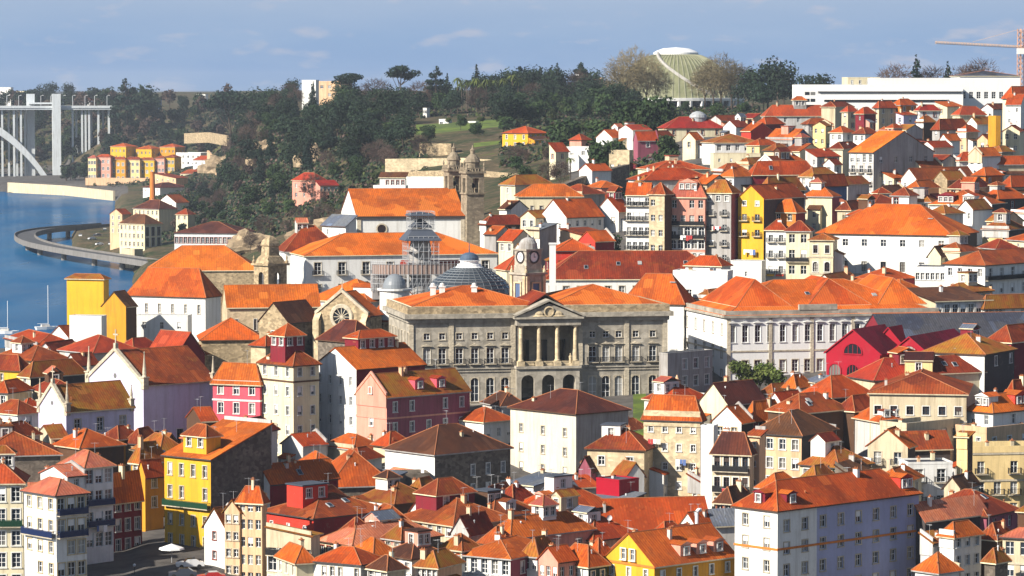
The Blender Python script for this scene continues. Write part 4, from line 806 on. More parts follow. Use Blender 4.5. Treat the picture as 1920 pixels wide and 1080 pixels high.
_up=[('beige house with small red roof below the museum wall',1578,1590,1608,208,8,40,'beige','red','h',1.6,1130),
 ('small maroon house with orange pyramid roof and one white window',1604,1620,1642,212,8,45,'maroon','orange','h',1.8,1110),
 ('grey-beige blank house with red roof between small upper houses',1638,1648,1680,200,10,28,'beige','red','h',1.8,1135),
 ('orange walled tall house with pyramid roof below the white museum',1672,1688,1718,196,10,40,'orange','bright','h',1.8,1140),
 ('pale house below the orange walled tall house',1680,1694,1720,216,9,36,'lilac','orange','sr',.8,1095),
 ('white house with red roof right of the orange walled tall house',1716,1724,1762,206,8,20,'white','red','h',1.6,1125),
 ('dark balcony house with two white posts on the upper right slope',1718,1732,1754,228,9,40,'brown','orange','h',1.6,1075),
 ('pale house with dark red roof near the right end of the museum',1786,1800,1848,214,8,24,'cream','red','h',2.4,1110),
 ('grey stone house with broad orange roof on the upper right slope',1748,1762,1818,240,9,30,'grey','orange','h',2.6,1040),
 ('white and grey house with mossy roof left of the yellow party wall',1812,1832,1864,232,9,44,'white','moss','h',2,1050),
 ('pinkish house with orange roof before the grey stone house',1796,1812,1834,246,9,40,'peach','orange','h',1.6,1010),
 ('low house with orange roof left of the pinkish house',1762,1776,1800,262,7,40,'white','orange','h',1.6,985),
 ('peach house beside the tall yellow party wall',1832,1852,1868,262,12,58,'peach','rust','h',1.4,960),
 ('tall white house with dark windows at the upper right edge',1886,1914,1925,196,17,70,'white','orange','h',3,1030),
 ('balcony house below the tall white house at the right edge',1880,1912,1920,246,14,72,'cream','orange','h',1.6,960),
 ('orange roofed house cut by the right edge under the museum',1880,1898,1990,182,8,30,'cream','bright','h',3.4,1120),
 ('white house with small pyramid roof, left of a row of three',1556,1580,1602,248,9,50,'white','orange','h',1.6,1020),
 ('white house with small pyramid roof, middle of a row of three',1600,1622,1646,250,9,50,'white','orange','h',1.6,1018),
 ('white house with small pyramid roof, right end of a row of three',1642,1662,1684,248,9,50,'white','orange','h',1.6,1022),
 ('yellow house with white balconies right of the blue shaded gable',1524,1548,1558,236,13,66,'pale','moss','h',1.2,1060),
 ('grey house with long orange roof left of the grey gable house',1510,1532,1574,294,8,40,'lgrey','orange','h',2,960),
 ('small house with orange pyramid roof in the upper right roofs',1464,1482,1504,300,7,45,'white','orange','h',1.6,960),
 ('small white house with dark windows near the grey gable house',1544,1564,1578,308,9,56,'white','rust','h',1.4,925),
 ('orange roofed house below the pinkish house on the right slope',1788,1800,1864,300,7,20,'white','orange','h',2,935),
 ('grey house with dark gable and orange roof right of the grey gable house',1690,1742,1820,320,8,40,'grey','orange','gl',4,930),
 ('long low house with orange roof at the right edge above the terraces',1862,1870,1990,306,7,18,'beige','orange','h',1.8,925),
 ('small orange house with shaded side near the right edge',1824,1848,1880,328,7,44,'orange','orange','h',1.8,890),
 ('red house front with white windows among the upper roofs',1416,1436,1470,232,8,50,'maroon','bright','h',2,1130),
 ('orange roofed house beside the right edge terraces',1876,1896,1990,348,8,36,'peach','orange','h',2.4,880),
 ('low house with rust roof on the crest left of the museum wall',1504,1516,1560,232,7,24,'grey','rust','h',1.6,1120)]
for q in _up:
    lab,xl,xc,xr,ye,h_,th_,w_,rf_,rt_,rh_,D_=q
    H(lab,xl,xc,xr,ye,h_,th_,w_,rf_,rt_,rh_,[(max(1,int((xc-xl)/11)),2,'n' if w_!='maroon' else 'w',.9,1.5,3.3,.8)],[(max(1,int((xr-xc)/14)) if xr<1930 else 5,2,'w',.9,1.5,3.3,.8)] if len(lab)%2 else None,D=D_,ch=1)
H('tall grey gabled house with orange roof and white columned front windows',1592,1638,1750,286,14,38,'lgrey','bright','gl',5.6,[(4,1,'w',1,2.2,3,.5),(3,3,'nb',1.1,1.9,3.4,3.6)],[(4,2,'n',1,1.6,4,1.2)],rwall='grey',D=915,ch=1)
# ------------------------------------------------ small houses squeezed between the others
WN=dict(white='white',beige='beige',cream='cream',lgrey='pale grey',grey='grey',stone='stone walled',lstone='pale stone',pink='pink',peach='peach',maroon='maroon',brown='brown clad',orange='orange walled',dstone='dark stone',plum='plum',yellow='yellow',pale='pale yellow',ochre='ochre')
RN=dict(orange='orange',bright='bright orange',rust='rust',moss='mossy',brown='brown',red='red',grey='flat grey',dark='dark red',pink='pinkish')
def FH(phrase,xl,xc,xr,ye,h,D,wall,roof,rt='h',rh=2,th=None,L=None,R=None,size='small',**k):
    rg=random.Random(phrase); th=th or rg.choice((24,44,48,54,60,66)); size=rg.choice(('small','little','low','compact')) if size=='small' else size
    H('%s %s house %s'%(size,WN[wall],phrase),xl,xc,xr,ye,h,th,wall,roof,rt,rh,L,R,D=D,**k)
FH('in front of the white block with mottled roof',952,1000,1060,912,7,572,'white','grey','sl',1.2,rwall='grey')
FH('with grey sheet gable below the white block',1010,1040,1090,930,6,560,'lgrey','grey','gr',1.6)
FH('between the white block and the crimson box',1062,1086,1122,915,7,574,'grey','rust','sr',1.4)
FH('under the lawn beside the palace corner',1150,1180,1212,805,6,622,'lgrey','rust','h',1.6)
FH('leaning on the beige stone house with laundry',1290,1316,1332,905,8,576,'peach','rust','sr',1.2,L=(1,2))
FH('at the foot of the neoclassical building, left of the market',1470,1492,1520,724,4,626,'pink','rust','h',1.8,L=(3,1))
FH('with flat canopy roof before the neoclassical building',1510,1530,1560,718,4,628,'white','grey','sl',1)
FH('with stone coping below the rounded trees',1420,1450,1496,742,5,625,'stone','orange','h',1.8)
FH('behind the plum house with bright roof',1440,1466,1510,756,6,614,'white','orange','gr',1.8)
FH('between rust roofs left of the long beige parapet house',1570,1602,1650,768,7,600,'brown','rust','h',2.2)
FH('with two dormers under the long beige parapet house',1600,1650,1704,790,6,592,'lgrey','rust','h',2.2,R=(3,1),dm=[('R',.3,1.5,1.2,'white','rust'),('R',.7,1.5,1.2,'white','rust')])
FH('beside the ivy hung hip roof',1566,1590,1630,890,6,556,'dstone','brown','sr',1.4)
FH('below the balcony house with grey roof',1640,1690,1728,905,7,548,'cream','orange','h',1.8,L=(3,2),R=(2,2))
FH('below the yellow firewall tower',1770,1800,1836,915,6,545,'beige','rust','gr',1.6,L=(1,1))
FH('at the bottom beside the small tower house',1838,1868,1898,1008,7,508,'brown','rust','h',1.8,R=(2,2))
FH('wedged under the dark shaded pink roof house',1726,1750,1772,1018,6,505,'lgrey','orange','sr',1.2,R=(2,1))
FH('in the dark gap left of the cream edge house',1846,1866,1890,1050,6,496,'dstone','moss','h',1.4)
FH('left of the glazed veranda houses at the bottom edge',520,556,590,1052,6,492,'cream','orange','h',1.8,L=(3,2,'w',1,1.9,2.9,.4))
FH('beside the white sailing veranda row at the bottom centre',690,726,760,1068,5,486,'beige','rust','h',1.6,L=(3,1,'w',1,1.8,2.8,.4))
FH('between two veranda houses at the bottom centre',780,820,866,1062,6,488,'peach','orange','h',1.8,L=(4,2,'w',.9,1.9,2.9,.4))
FH('with low ridge beneath the broad rust roof',826,866,900,1030,6,498,'white','moss','h',1.8,L=(3,2,'w',.9,1.7,2.8,.4))
FH('right of the house with glazed veranda front',1010,1046,1080,1052,6,492,'rose' if False else 'pink','orange','gr',1.8,L=(3,1),R=(2,1))
FH('between the long gable roof and the striped shed',1276,1304,1346,985,6,528,'white','orange','gr',1.8,L=(1,1))
FH('behind the red house with glazed roof box',560,600,652,946,6,530,'brown','rust','h',2)
FH('under the maroon side wall of the big house',640,668,706,956,6,524,'lgrey','moss','sr',1.4)
FH('against the dark brown hip roof house',676,716,760,905,7,562,'dstone','grey','sl',1.2)
FH('with white gable end in the rust roof cluster',770,800,850,958,6,528,'white','rust','gr',1.8)
FH('right of the house with broad rust roof and small windows',930,962,1004,938,6,540,'beige','orange','h',2,R=(2,1))
FH('below the white block with tall chimneys',900,934,972,935,6,548,'grey','rust','gr',1.8)
FH('above the glossy orange hip roof',640,676,716,862,5,584,'white','orange','h',1.6)
FH('behind the yellow house with bare stone wall',430,470,520,812,6,584,'lgrey','rust','h',2)
FH('left of the rose house below the pinnacled church',350,378,408,790,7,592,'brown','rust','h',2)
FH('between the chapel and the spreading red hip roof',190,222,262,822,6,590,'ochre','rust','h',1.8)
FH('right of the long rubble walled house',70,96,128,822,6,588,'beige','moss','h',1.8,R=(2,1))
FH('with satellite dish above the long rubble walled house',-10,24,74,818,6,582,'lgrey','rust','h',2,dish=1)
FH('under the mossy roof left of the big white gable',60,92,150,738,7,640,'stone','rust','h',2)
FH('among red roofs behind the small chapel',-20,14,60,735,7,640,'cream','orange','h',1.8,L=(2,1))
FH('behind the dark red pyramid roof by the yellow tower',70,100,150,660,5,716,'lgrey','rust','gr',1.8)
FH('under the ochre side house with slanting top',220,250,300,655,6,716,'beige','red','h',2)
FH('behind the row of white pinnacles',300,330,372,650,5,716,'white','rust','h',1.6)
FH('left of the hall with the orange hip roof',345,372,400,665,6,698,'stone','moss','gr',1.6)
FH('at the left foot of the gothic transept',470,498,540,648,6,676,'lstone','orange','h',1.6)
FH('between dome and hall behind the palace wing',640,668,712,548,6,764,'white','orange','h',1.8)
FH('beneath the tall grey gabled house',1600,1640,1690,382,8,850,'white','orange','h',2,L=(3,2,'n'),R=(3,1))
FH('filling the gap under the tall grey gabled house',1640,1668,1700,362,8,880,'pink','rust','h',1.8,L=(2,2,'n'))
FH('with small balconies under the blue shaded gable',1570,1594,1620,392,8,838,'beige','orange','h',1.8,L=(2,2,'nb'))
FH('right of the house with cream bright front',1560,1590,1630,345,7,885,'lgrey','moss','h',1.8)
FH('left of the white gable front house',1700,1724,1760,352,6,872,'peach','orange','h',1.6,L=(2,1))
FH('right of the arched openings house',1896,1930,1990,400,9,815,'white','rust','h',2,L=(3,2,'n'))
FH('below the ochre house with overhanging roof',1836,1868,1910,466,8,762,'beige','orange','h',1.8,L=(3,2,'n'))
FH('at the right edge over the white terrace house',1888,1930,1990,452,9,768,'cream','rust','h',1.8,L=(3,2,'nb'))
FH('above the big white hall roof',1740,1772,1806,400,7,812,'lgrey','moss','h',1.6,L=(2,1,'n'))
FH('over the ridge of the big white hall',1590,1630,1676,404,6,808,'cream','bright','h',2)
FH('behind the yellow gabled house',1430,1456,1496,382,8,832,'plum','rust','h',1.8)
FH('above the pink mansard house',1268,1300,1350,350,6,842,'white','orange','h',1.8,L=(2,1,'n'))
FH('with two white chimneys above the tall row',1228,1252,1300,330,6,872,'peach','bright','h',1.8,ch=3)
FH('under the blank cream wall house',1380,1404,1450,308,6,930,'white','orange','h',1.6,R=(2,1))
FH('left of the red gabled house',1400,1424,1460,272,6,1030,'pale','orange','h',1.6,L=(1,1))
FH('between the lilac house and the cupola house',1206,1226,1262,256,6,1160,'cream','rust','h',1.8)
FH('left of the house with the grey cupola',1160,1186,1222,244,5,1230,'white','red','gr',1.8)
FH('at the top of the old town below the arena trees',1330,1352,1390,226,6,1230,'lgrey','orange','h',1.8)
FH('above the red house with orange roof',1388,1412,1440,222,6,1230,'peach','red','h',1.6)
FH('under the white museum windows',1540,1566,1600,200,6,1190,'beige','rust','h',1.6)
FH('right below the white museum block',1754,1776,1806,200,6,1170,'cream','orange','h',1.6,L=(1,1))
FH('on the crest right of the pale house with dark red roof',1840,1862,1892,204,7,1150,'white','rust','h',1.6,L=(2,1,'n'))
FH('left of the balcony house at the upper right edge',1856,1878,1900,284,8,940,'lstone','orange','h',1.4,L=(2,2,'n'))
FH('between the grey stone house and the tall grey gable',1726,1750,1786,276,8,965,'white','rust','h',1.6,L=(2,1,'n'))
FH('in the second row under the museum',1676,1700,1730,244,8,1045,'lgrey','orange','h',1.6,L=(2,1))
FH('below the row of three pyramid roofs',1556,1580,1612,278,7,975,'cream','orange','h',1.6,L=(2,1))
FH('beside the shaded house with the grey gallery',1100,1128,1164,352,6,945,'pink','orange','h',1.6)
FH('below the long beige house with grey gallery',976,1004,1046,408,8,865,'cream','orange','h',1.6,L=(2,1),R=(2,1))
FH('under the white gabled house with dark window',1050,1090,1140,440,7,815,'peach','rust','sr',1.2,L=(1,1),R=(4,1))
FH('right of the church tower in the shade',908,930,962,440,8,850,'grey','orange','h',1.8,R=(2,2))
FH('below the satellite dish terrace',1300,1330,1372,560,6,700,'white','orange','h',1.6)
FH('among the small orange roofs over the neoclassical roof',1580,1612,1650,540,5,728,'cream','orange','h',1.6)
FH('left of the row of small orange roofs',1530,1560,1606,528,4,746,'white','moss','gr',1.4)
FH('at the right end behind the long slate hall',1760,1800,1860,548,7,706,'peach','moss','h',1.6,R=(4,1))

FH('behind the white block with tall flues',905,940,985,760,6,628,'lgrey','rust',L=(2,1))
FH('in the lane between pink gable and brown hip roof',700,730,772,835,5,592,'beige','orange')
FH('stepping up behind the crimson box',1150,1176,1208,892,8,575,'white','moss',L=(1,1))
FH('under the balcony stack beside the tall white wall',1342,1372,1410,940,7,548,'peach','rust',L=(2,1),R=(2,1))
FH('below the peach front with white windows',1420,1456,1500,915,7,553,'stone','orange',L=(2,1))
FH('in front of the round gable and ivy roof',1560,1596,1640,918,6,546,'white','rust',R=(2,1))
FH('tucked behind the big white corner roof',1500,1530,1570,900,6,540,'cream','moss',L=(2,1))
FH('between stone squat house and crimson box',1085,1108,1130,880,7,580,'plum','brown')
FH('along the lower lane by the glossy roof',760,792,830,925,6,545,'stone','moss',L=(2,1))
FH('at the back of the broad rust roof',840,872,912,945,6,537,'white','rust',L=(2,1))
FH('right of the red penthouse roof',690,722,766,978,6,515,'cream','orange',L=(2,1))
FH('below the long maroon wall',636,664,700,1000,6,507,'white','rust',L=(2,1))
FH('just above the glazed veranda house',720,752,796,1010,6,504,'pink','moss',L=(2,1))
FH('beside the grey gabled house with trim',900,930,966,1018,6,502,'cream','rust',L=(2,1))
FH('squeezed in front of the pink gallery house',980,1008,1044,1038,6,497,'white','moss',L=(2,1))
FH('right of the orange roof with two dishes',1150,1180,1216,1030,6,507,'beige','rust',L=(2,1))
FH('by the steps under the long orange gable',1216,1246,1290,1008,6,516,'lgrey','orange',L=(2,1))
FH('at the left of the yellow dormer house',1096,1122,1150,1040,6,500,'plum','orange',L=(1,1))
FH('behind the mossy roofs at the left edge',-6,22,66,700,5,676,'white','red')
FH('left of the dark gable by the big white church',120,146,184,684,6,668,'lgrey','rust')
FH('under the lilac chapel wall',236,262,300,828,6,590,'stone','rust')
FH('in the alley behind the yellow front',286,306,336,838,8,580,'brown','moss')
FH('on the slope below the peach party wall house',1816,1842,1876,292,7,920,'white','rust',L=(2,1,'n'))
FH('above the grey walled house with white gable',1700,1728,1768,314,6,925,'cream','orange')
FH('right of the tall grey gable at its foot',1752,1776,1812,336,6,892,'stone','moss')
FH('over the dormered terrace on the right slope',1780,1810,1856,352,6,868,'peach','rust',L=(2,1,'n'))
FH('left below the dark veranda house',1796,1824,1860,392,7,822,'white','orange',L=(2,2,'n'))
FH('behind the squat brick house',1450,1474,1510,372,7,826,'lgrey','rust')
FH('next to the maroon roof in the upper centre',1500,1526,1570,330,6,880,'white','moss',L=(2,1,'n'))
FH('over the long maroon house',1420,1450,1496,308,6,920,'peach','orange',L=(2,1,'n'))
FH('on the terrace under the red gabled house',1470,1500,1540,284,6,975,'cream','rust',L=(2,1,'n'))
FH('right of the mossy flat house',1350,1376,1412,330,6,880,'white','rust',L=(2,1,'n'))
FH('at the left end of the upper orange roofs',1186,1210,1250,345,6,850,'cream','moss',L=(1,1,'n'))
FH('second in line above the pink mansard house',1300,1326,1370,345,6,846,'beige','bright',L=(2,1,'n'))
FH('below the beige wall house near the towers',936,958,990,392,7,895,'white','rust',L=(1,2,'n'))
FH('beneath the squat pyramid house over the hall',1686,1716,1752,410,6,806,'white','rust',L=(2,1,'n'))
FH('on the right below the dormered terrace',1850,1880,1918,415,7,800,'peach','moss',L=(2,1,'n'))
FH('at the right end of the blank white wall',1740,1764,1796,480,6,752,'cream','rust',L=(2,1,'n'))

T,a,b,h=HS['white house with grey cupola on its broad red roof']; m=MB(); m.lathe([(3.1,2.2),(3.1,3.6),(3.4,3.7),(3.0,4.6),(2.0,5.5),(.6,6.0),(0,6.0)],18); m.obj('cupola',ZINC,T,(a*.12,0,h))
T,a,b,h=HS['orange roofed house with small cone turret in front of the palace corner']; m=MB(); m.lathe([(.8,.4),(.8,1.9),(1.05,1.95),(.1,4.2),(0,4.3)],12); m.obj('turret',W['peach'],T,(a*.1,b*.12,h))
T,a,b,h=HS['pink terrace house with white vent pipe before the striped shed']; m=MB(); m.tube((0,0,-.3),(0,0,3.0),.28,10); m.tube((0,0,3.0),(.35,0,3.35),.28,10); m.tube((.35,0,3.35),(.8,0,3.3),.28,10,0,.3,True); m.obj('vent_pipe',WHITEP,T,(a*.2,-b*.3,h+.6))
T,a,b,h=HS['white house with red and yellow awnings beside the black balcony']
for k,mt in ((-.22,'red'),(.24,'yellow')):
    m=MB(); w=b*.19; q=[(-1.3,-w,-.55),(-1.3,w,-.55),(0,w,0),(0,-w,0)]; u=[(x,y,z+.06) for x,y,z in q]; m.poly(u[::-1]); m.poly(q)
    for i in range(4): m.poly([q[i],q[(i+1)%4],u[(i+1)%4],u[i]])
    m.obj('awning',W[mt],T,(-a/2-.02,b*k,h-10.2))
def frame(px,py,D,th,ground_base=True,ext=0.5):
    p=P(px,py,D); return p
def base_z(p): return ground(p.x,p.y)-.6
# ------------------------------------------------ the palace with its portico
D0=650.0; p=P(768,596,D0); th=11.0; t=R_(th); r=Vector((math.cos(t),math.sin(t),0)); l=Vector((-math.sin(t),math.cos(t),0))
a=solve(p,r,1250); b=26.0; zb=min(ground(p.x,p.y),ground((p+r*a).x,(p+r*a).y))-.8; h=p.z-zb
c=p+r*a/2+l*b/2
T=thing('palace','grey granite palace with columned portico and pediment between two long wings','palace',(c.x,c.y,zb),t)
A,B=a/2,b/2
sx=lambda px: solve(p,r,px)          # s along the front for a picture column
cols=[800,829,861,890,919,947]+[1111,1136,1160,1192,1224]
mz=D0/F
lv=lambda py: h-(py-596)*mz
PX0,PX1=sx(966),sx(1082)
spec=[(lv(638),1.2,1.25,'s'),(lv(684),1.45,3.0,'stp'),(lv(756),1.6,4.6,'sta')]
ws=[(sx(q),z,st,w,wh) for q in cols for z,w,wh,st in spec]
m=MB(); z1=lv(690); z2=lv(612); lg=[(PX0+.7,PX1-.7,z1+.1,z2),(PX0+.7,PX1-.7,.4,z1-1.0)]; face_cells(m,'R',a,b,h,[(s-w/2,s+w/2,z,z+wh) for s,z,st,w,wh in ws]+lg); lw=plan([(7,1,'st',1.5,3.2,6,3),(7,1,'sta',1.6,4.6,6,8.5)],b,h); face_cells(m,'L',a,b,h,[(s-w/2,s+w/2,z,z+wh) for s,z,st,w,wh in lw])
m.poly([(A,-B,0),(A,B,0),(A,B,h),(A,-B,h)]); m.poly([(A,B,0),(-A,B,0),(-A,B,h),(A,B,h)])
m.obj('wall',W['pstone'],T)
for s,z,st,w,wh in ws:
    put_window(T,st,w,wh,s,z,'R',a,b,False)
    if 'p' in st: link('balcony',balc_mesh(2.3,IRON),T,(-A+s,-B-.02,z-.05))
for s,z,st,w,wh in lw: put_window(T,st,w,wh,s,z,'L',a,b,False)
def bands(T,a,b,zs,mat):
    for z,hh,pr_ in zs:
        m=MB(); m.box(-a/2-pr_,a/2+pr_,-b/2-pr_,-b/2+.02,z,z+hh); m.box(-a/2-pr_,-a/2+.02,-b/2+.03,b/2+pr_,z,z+hh); m.box(a/2-.02,a/2+pr_,-b/2+.03,b/2+pr_,z,z+hh)
        m.obj('cornice',mat,T)
for s0_,s1_,za,zb_ in lg:
    g=MB(); x0,x1,y0,y1=-A+s0_,-A+s1_,-B+.26,-B+4.6
    g.poly([(x0,y1,za),(x1,y1,za),(x1,y1,zb_),(x0,y1,zb_)]); g.poly([(x0,y0,za),(x0,y1,za),(x0,y1,zb_),(x0,y0,zb_)]); g.poly([(x1,y1,za),(x1,y0,za),(x1,y0,zb_),(x1,y1,zb_)]); g.poly([(x0,y0,za),(x1,y0,za),(x1,y1,za),(x0,y1,za)]); g.poly([(x0,y1,zb_),(x1,y1,zb_),(x1,y0,zb_),(x0,y0,zb_)])
    g.obj('loggia',W['pstone'],T)
bands(T,a,b,[(h-.2,.9,1.15),(h-1.0,.78,.45),(lv(692)-.25,.5,.35),(lv(700),.25,.2),(lv(762)-.4,.6,.3)],W['pstone'])
m=MB()
for y0,y1,x0,x1 in ((-B-.5,-B-.1,-A-.5,A+.5),(-B-.1,B,-A-.5,-A-.1),(-B-.1,B,A+.1,A+.5)): m.box(x0,x1,y0,y1,h+.7,h+2.1)
m.obj('parapet',W['stone'],T)
for s in (.3,sx(846),sx(962),sx(1088),sx(1175),a-.3):
    m=MB(); m.box(-.45,.45,-.22,.02,0,h-1.0); m.obj('pilaster',TRIM['s'],T,(-A+s,-B,0))
for x0,x1 in ((-A+.6,-A+PX0+5.5),(-A+PX1-5.5,A-.6)):
    m=roof_mb('h',x1-x0,b-2,0,3.3,0,.2); m.obj('roof',[RF['bright'],RIDGE,W['cream']],T,((x0+x1)/2,0,h+1.9))
m=roof_mb('gl',PX1-PX0-1,b-2,0,3.6,0,.2); m.obj('roof',[RF['rust'],RIDGE,W['cream']],T,(-A+(PX0+PX1)/2,-.5,h+.6))
# portico
pw=PX1-PX0; xc=-A+(PX0+PX1)/2; pd=2.4; z1=lv(690); z2=lv(612)
po=MB(); 
nb=3; bw=pw/nb; aw=2.6
yf=-B-pd
def pier_wall(m,z0,z1,arches):
    # front wall with three round arches, real thickness 0.9
    for k in range(nb):
        cx=-pw/2+bw*(k+.5); rr=aw/2; zs=z1-1.2-rr
        xs=[-bw/2,-rr]
        for y,f in ((0,1),(.9,-1)):
            L_=[(cx-bw/2,y,z0),(cx-rr,y,z0),(cx-rr,y,zs),(cx-bw/2,y,zs)]; R2=[(cx+rr,y,z0),(cx+bw/2,y,z0),(cx+bw/2,y,zs),(cx+rr,y,zs)]
            for q in (L_,R2): m.poly(q if f>0 else q[::-1])
            n_=10; arc=[(cx+rr*math.cos(math.pi-math.pi*j/n_),y,zs+rr*math.sin(math.pi*j/n_)) for j in range(n_+1)]
            top=[(cx-bw/2+bw*j/n_,y,z1) for j in range(n_+1)]
            q=[(cx-bw/2,y,zs),arc[0],top[0]]; m.poly(q if f>0 else q[::-1])
            q=[arc[-1],(cx+bw/2,y,zs),top[-1]]; m.poly(q if f>0 else q[::-1])
            for j in range(n_):
                q=[arc[j],arc[j+1],top[j+1],top[j]]; m.poly(q if f>0 else q[::-1])
        n_=10
        for j in range(n_):
            a0,a1=math.pi-math.pi*j/n_,math.pi-math.pi*(j+1)/n_
            m.poly([(cx+rr*math.cos(a0),.9,zs+rr*math.sin(a0)),(cx+rr*math.cos(a1),.9,zs+rr*math.sin(a1)),(cx+rr*math.cos(a1),0,zs+rr*math.sin(a1)),(cx+rr*math.cos(a0),0,zs+rr*math.sin(a0))])
        for sg in (-1,1):
            q=[(cx+sg*rr,0,z0),(cx+sg*rr,.9,z0),(cx+sg*rr,.9,zs),(cx+sg*rr,0,zs)]; m.poly(q if sg<0 else q[::-1])
pier_wall(po,0,z1-.4,3)
for sg in (-1,1): po.box(sg*pw/2-(.9 if sg>0 else 0),sg*pw/2+(.9 if sg<0 else 0),.92,pd,0,z1-.4)
P_=po.obj('portico',W['pstone'],T,(xc,yf,0)); po=MB()
po.box(-pw/2-.3,pw/2+.3,-.35,pd,z1-.4+.003,z1+.1); po.obj('balcony_floor',W['pstone'],P_); po=MB()
po.box(-pw/2-.2,pw/2+.2,-.25,pd,z2,z2+1.3); po.box(-pw/2-.7,pw/2+.7,-.8,pd,z2+1.3,z2+1.65); po.obj('entablature',W['pstone'],P_); po=MB()
ah=(612-575)*mz-1.2
for y0,y1 in ((-.3,pd+3),):
    f=[(-pw/2-.5,y0,z2+1.66),(pw/2+.5,y0,z2+1.66),(0,y0,z2+1.65+ah)]; po.poly(f)
    o_=MB()
    for sg in (-1,1):
        q0=Vector((sg*(pw/2+.8),0,z2+1.7)); q1=Vector((0,0,z2+1.75+ah+.35))
        for (ya,yb) in ((-.8,y1),):
            q=[(q0.x,ya,q0.z),(q1.x,ya,q1.z),(q1.x,yb,q1.z),(q0.x,yb,q0.z)]; u=[(x,y,z+.38) for x,y,z in q]
            for f in (u if sg<0 else u[::-1], q[::-1] if sg<0 else q, [q[0],q[1],u[1],u[0]]): po.poly(f)
po.obj('pediment',W['pstone'],P_)
for k in range(4):
    x=-pw/2+.75+(pw-1.5)*k/3
    m=MB(); m.box(-.7,.7,-.55,.65,0,.95); m.lathe([(.58,.95),(.6,1.15),(.46,1.3),(.44,(z2-z1)*.5),(.38,z2-z1-.6),(.56,z2-z1-.35),(.6,z2-z1-.1)],14,0); m.box(-.62,.62,-.62,.62,z2-z1-.14,z2-z1-.005)
    m.obj('column',W['lstone'],P_,(x,.45,z1+.1))
for k in range(3):
    x=-pw/2+.75+(pw-1.5)*(k+.5)/3; m=MB(); m.box(-bw/2+1.1,bw/2-1.1,-.1,.1,.75,.95)
    for j in range(7): q=-bw/2+1.3+(bw-2.6)*j/6; m.lathe([(.1,0),(.16,.25),(.08,.5),(.1,.75)],6,0,(q,0))
    m.obj('balustrade',W['lstone'],P_,(x,.45,z1+.1))
    m=MB(); m.box(-1.1,1.1,0,.1,0,4.6,0); m.box(-.06,.06,-.03,.0,0,4.6,1); m.obj('door',[GLASS,DSASH],P_,(x,pd+4.4,z1+.15))
m=MB(); m.lathe([(.0,0),(.9,.05),(1.1,.22),(.85,.3),(.8,.12)],14,0); 
q=m.obj('crest',W['lstone'],P_,(0,-.3,z2+1.7+ah*.38)); q.rotation_euler=(math.pi/2,0,0)
for sg in (-1,1):
    m=MB(); m.lathe([(.9,0),(.5,.35),(.55,.7),(.2,1.2),(0,1.2)],8); q=m.obj('crest_figure',W['lstone'],P_,(sg*1.9,-.3,z2+1.75)); q.scale=(1.6,.5,.9)
# ------------------------------------------------ statue on the portico balcony corner
pp=Vector((c.x,c.y,zb))+r*(xc+pw*.36)+l*(yf+.5); 
m=MB(); m.box(-.3,.3,-.3,.3,0,.5); m.lathe([(.34,.5),(.27,1.2),(.33,1.75),(.25,1.95),(.1,2.02),(.15,2.15),(.13,2.32),(0,2.4)],9)
tag(m.obj('statue',W['lstone'],None,(pp.x,pp.y,zb+z1+.1)),'pale stone statue standing at the right end of the portico balcony','statue')
# ------------------------------------------------ glass dome of the palace courtyard
D=684.0; q=P(880,558,D); w=P(963,558,D).x-q.x
T=thing('glass_dome','wide dark blue glass dome with lantern cupola behind the palace roof','dome',(q.x,q.y,q.z-3))
n=32; z_=lambda py: (P(880,py,D).z-(q.z-3))
GD=N('dome_glass'); gp=pos(GD); GD=GD.fin((.035,.045,.055),.18,None,spec=.7)
prof=[(w,3.0),(w*.94,z_(540)),(w*.82,z_(526)),(w*.66,z_(517)),(w*.50,z_(508)),(w*.36,z_(502))]
m=MB(); m.lathe([(w,0),(w,3.0)]+prof[1:],n,0); m.obj('glazing',GD,T)
m=MB()
for k in range(n):
    an=2*math.pi*k/n
    for (r0,z0),(r1,z1_) in zip(prof,prof[1:]): m.tube((r0*math.cos(an),r0*math.sin(an),z0+.03),(r1*math.cos(an),r1*math.sin(an),z1_+.03),.045,4)
for r0,z0 in prof+[((prof[i][0]+prof[i+1][0])/2,(prof[i][1]+prof[i+1][1])/2) for i in range(5)]:
    for k in range(n):
        a0,a1=2*math.pi*k/n,2*math.pi*(k+1)/n; m.tube((r0*math.cos(a0),r0*math.sin(a0),z0+.08),(r0*math.cos(a1),r0*math.sin(a1),z0+.05),.11,4)
m.obj('glazing_bars',N('dome_bars').fin((.17,.19,.21),.5),T)
rr=w*.19
m=MB(); m.lathe([(w*.38,z_(503)),(w*.30,z_(500)),(rr*1.5,z_(499)),(rr*1.4,z_(495)),(rr*1.1,z_(494)),(rr*1.1,z_(490)),(rr*1.3,z_(488)),(rr*.9,z_(487))],20); m.obj('lantern_base',WHITEP,T)
m=MB(); m.lathe([(rr*1.15,z_(489)),(rr*1.12,z_(483)),(rr*.85,z_(477)),(rr*.45,z_(474)),(.12,z_(473)),(.05,z_(455)),(0,z_(455))],20); m.obj('cupola',N('cupola_slate').fin((.07,.105,.16),.45),T,smooth=True)
D=700.0; q=P(740,545,D); w=P(766,545,D).x-q.x
T=thing('small_dome','small grey lead dome on a white drum left of the glass dome','dome',(q.x,q.y,q.z-6))
m=MB(); m.lathe([(w*1.08,0),(w*1.08,6.0),(w*1.25,6.1),(w*1.25,6.5),(w,6.5)],24); m.obj('drum',W['white'],T)
m=MB(); m.lathe([(w*.86*math.cos(x*math.pi/12),6.5+w*1.05*math.sin(x*math.pi/12)) for x in range(7)],24); m.obj('dome_shell',N('lead_sheet').fin((.20,.22,.24),.45),T,smooth=True)
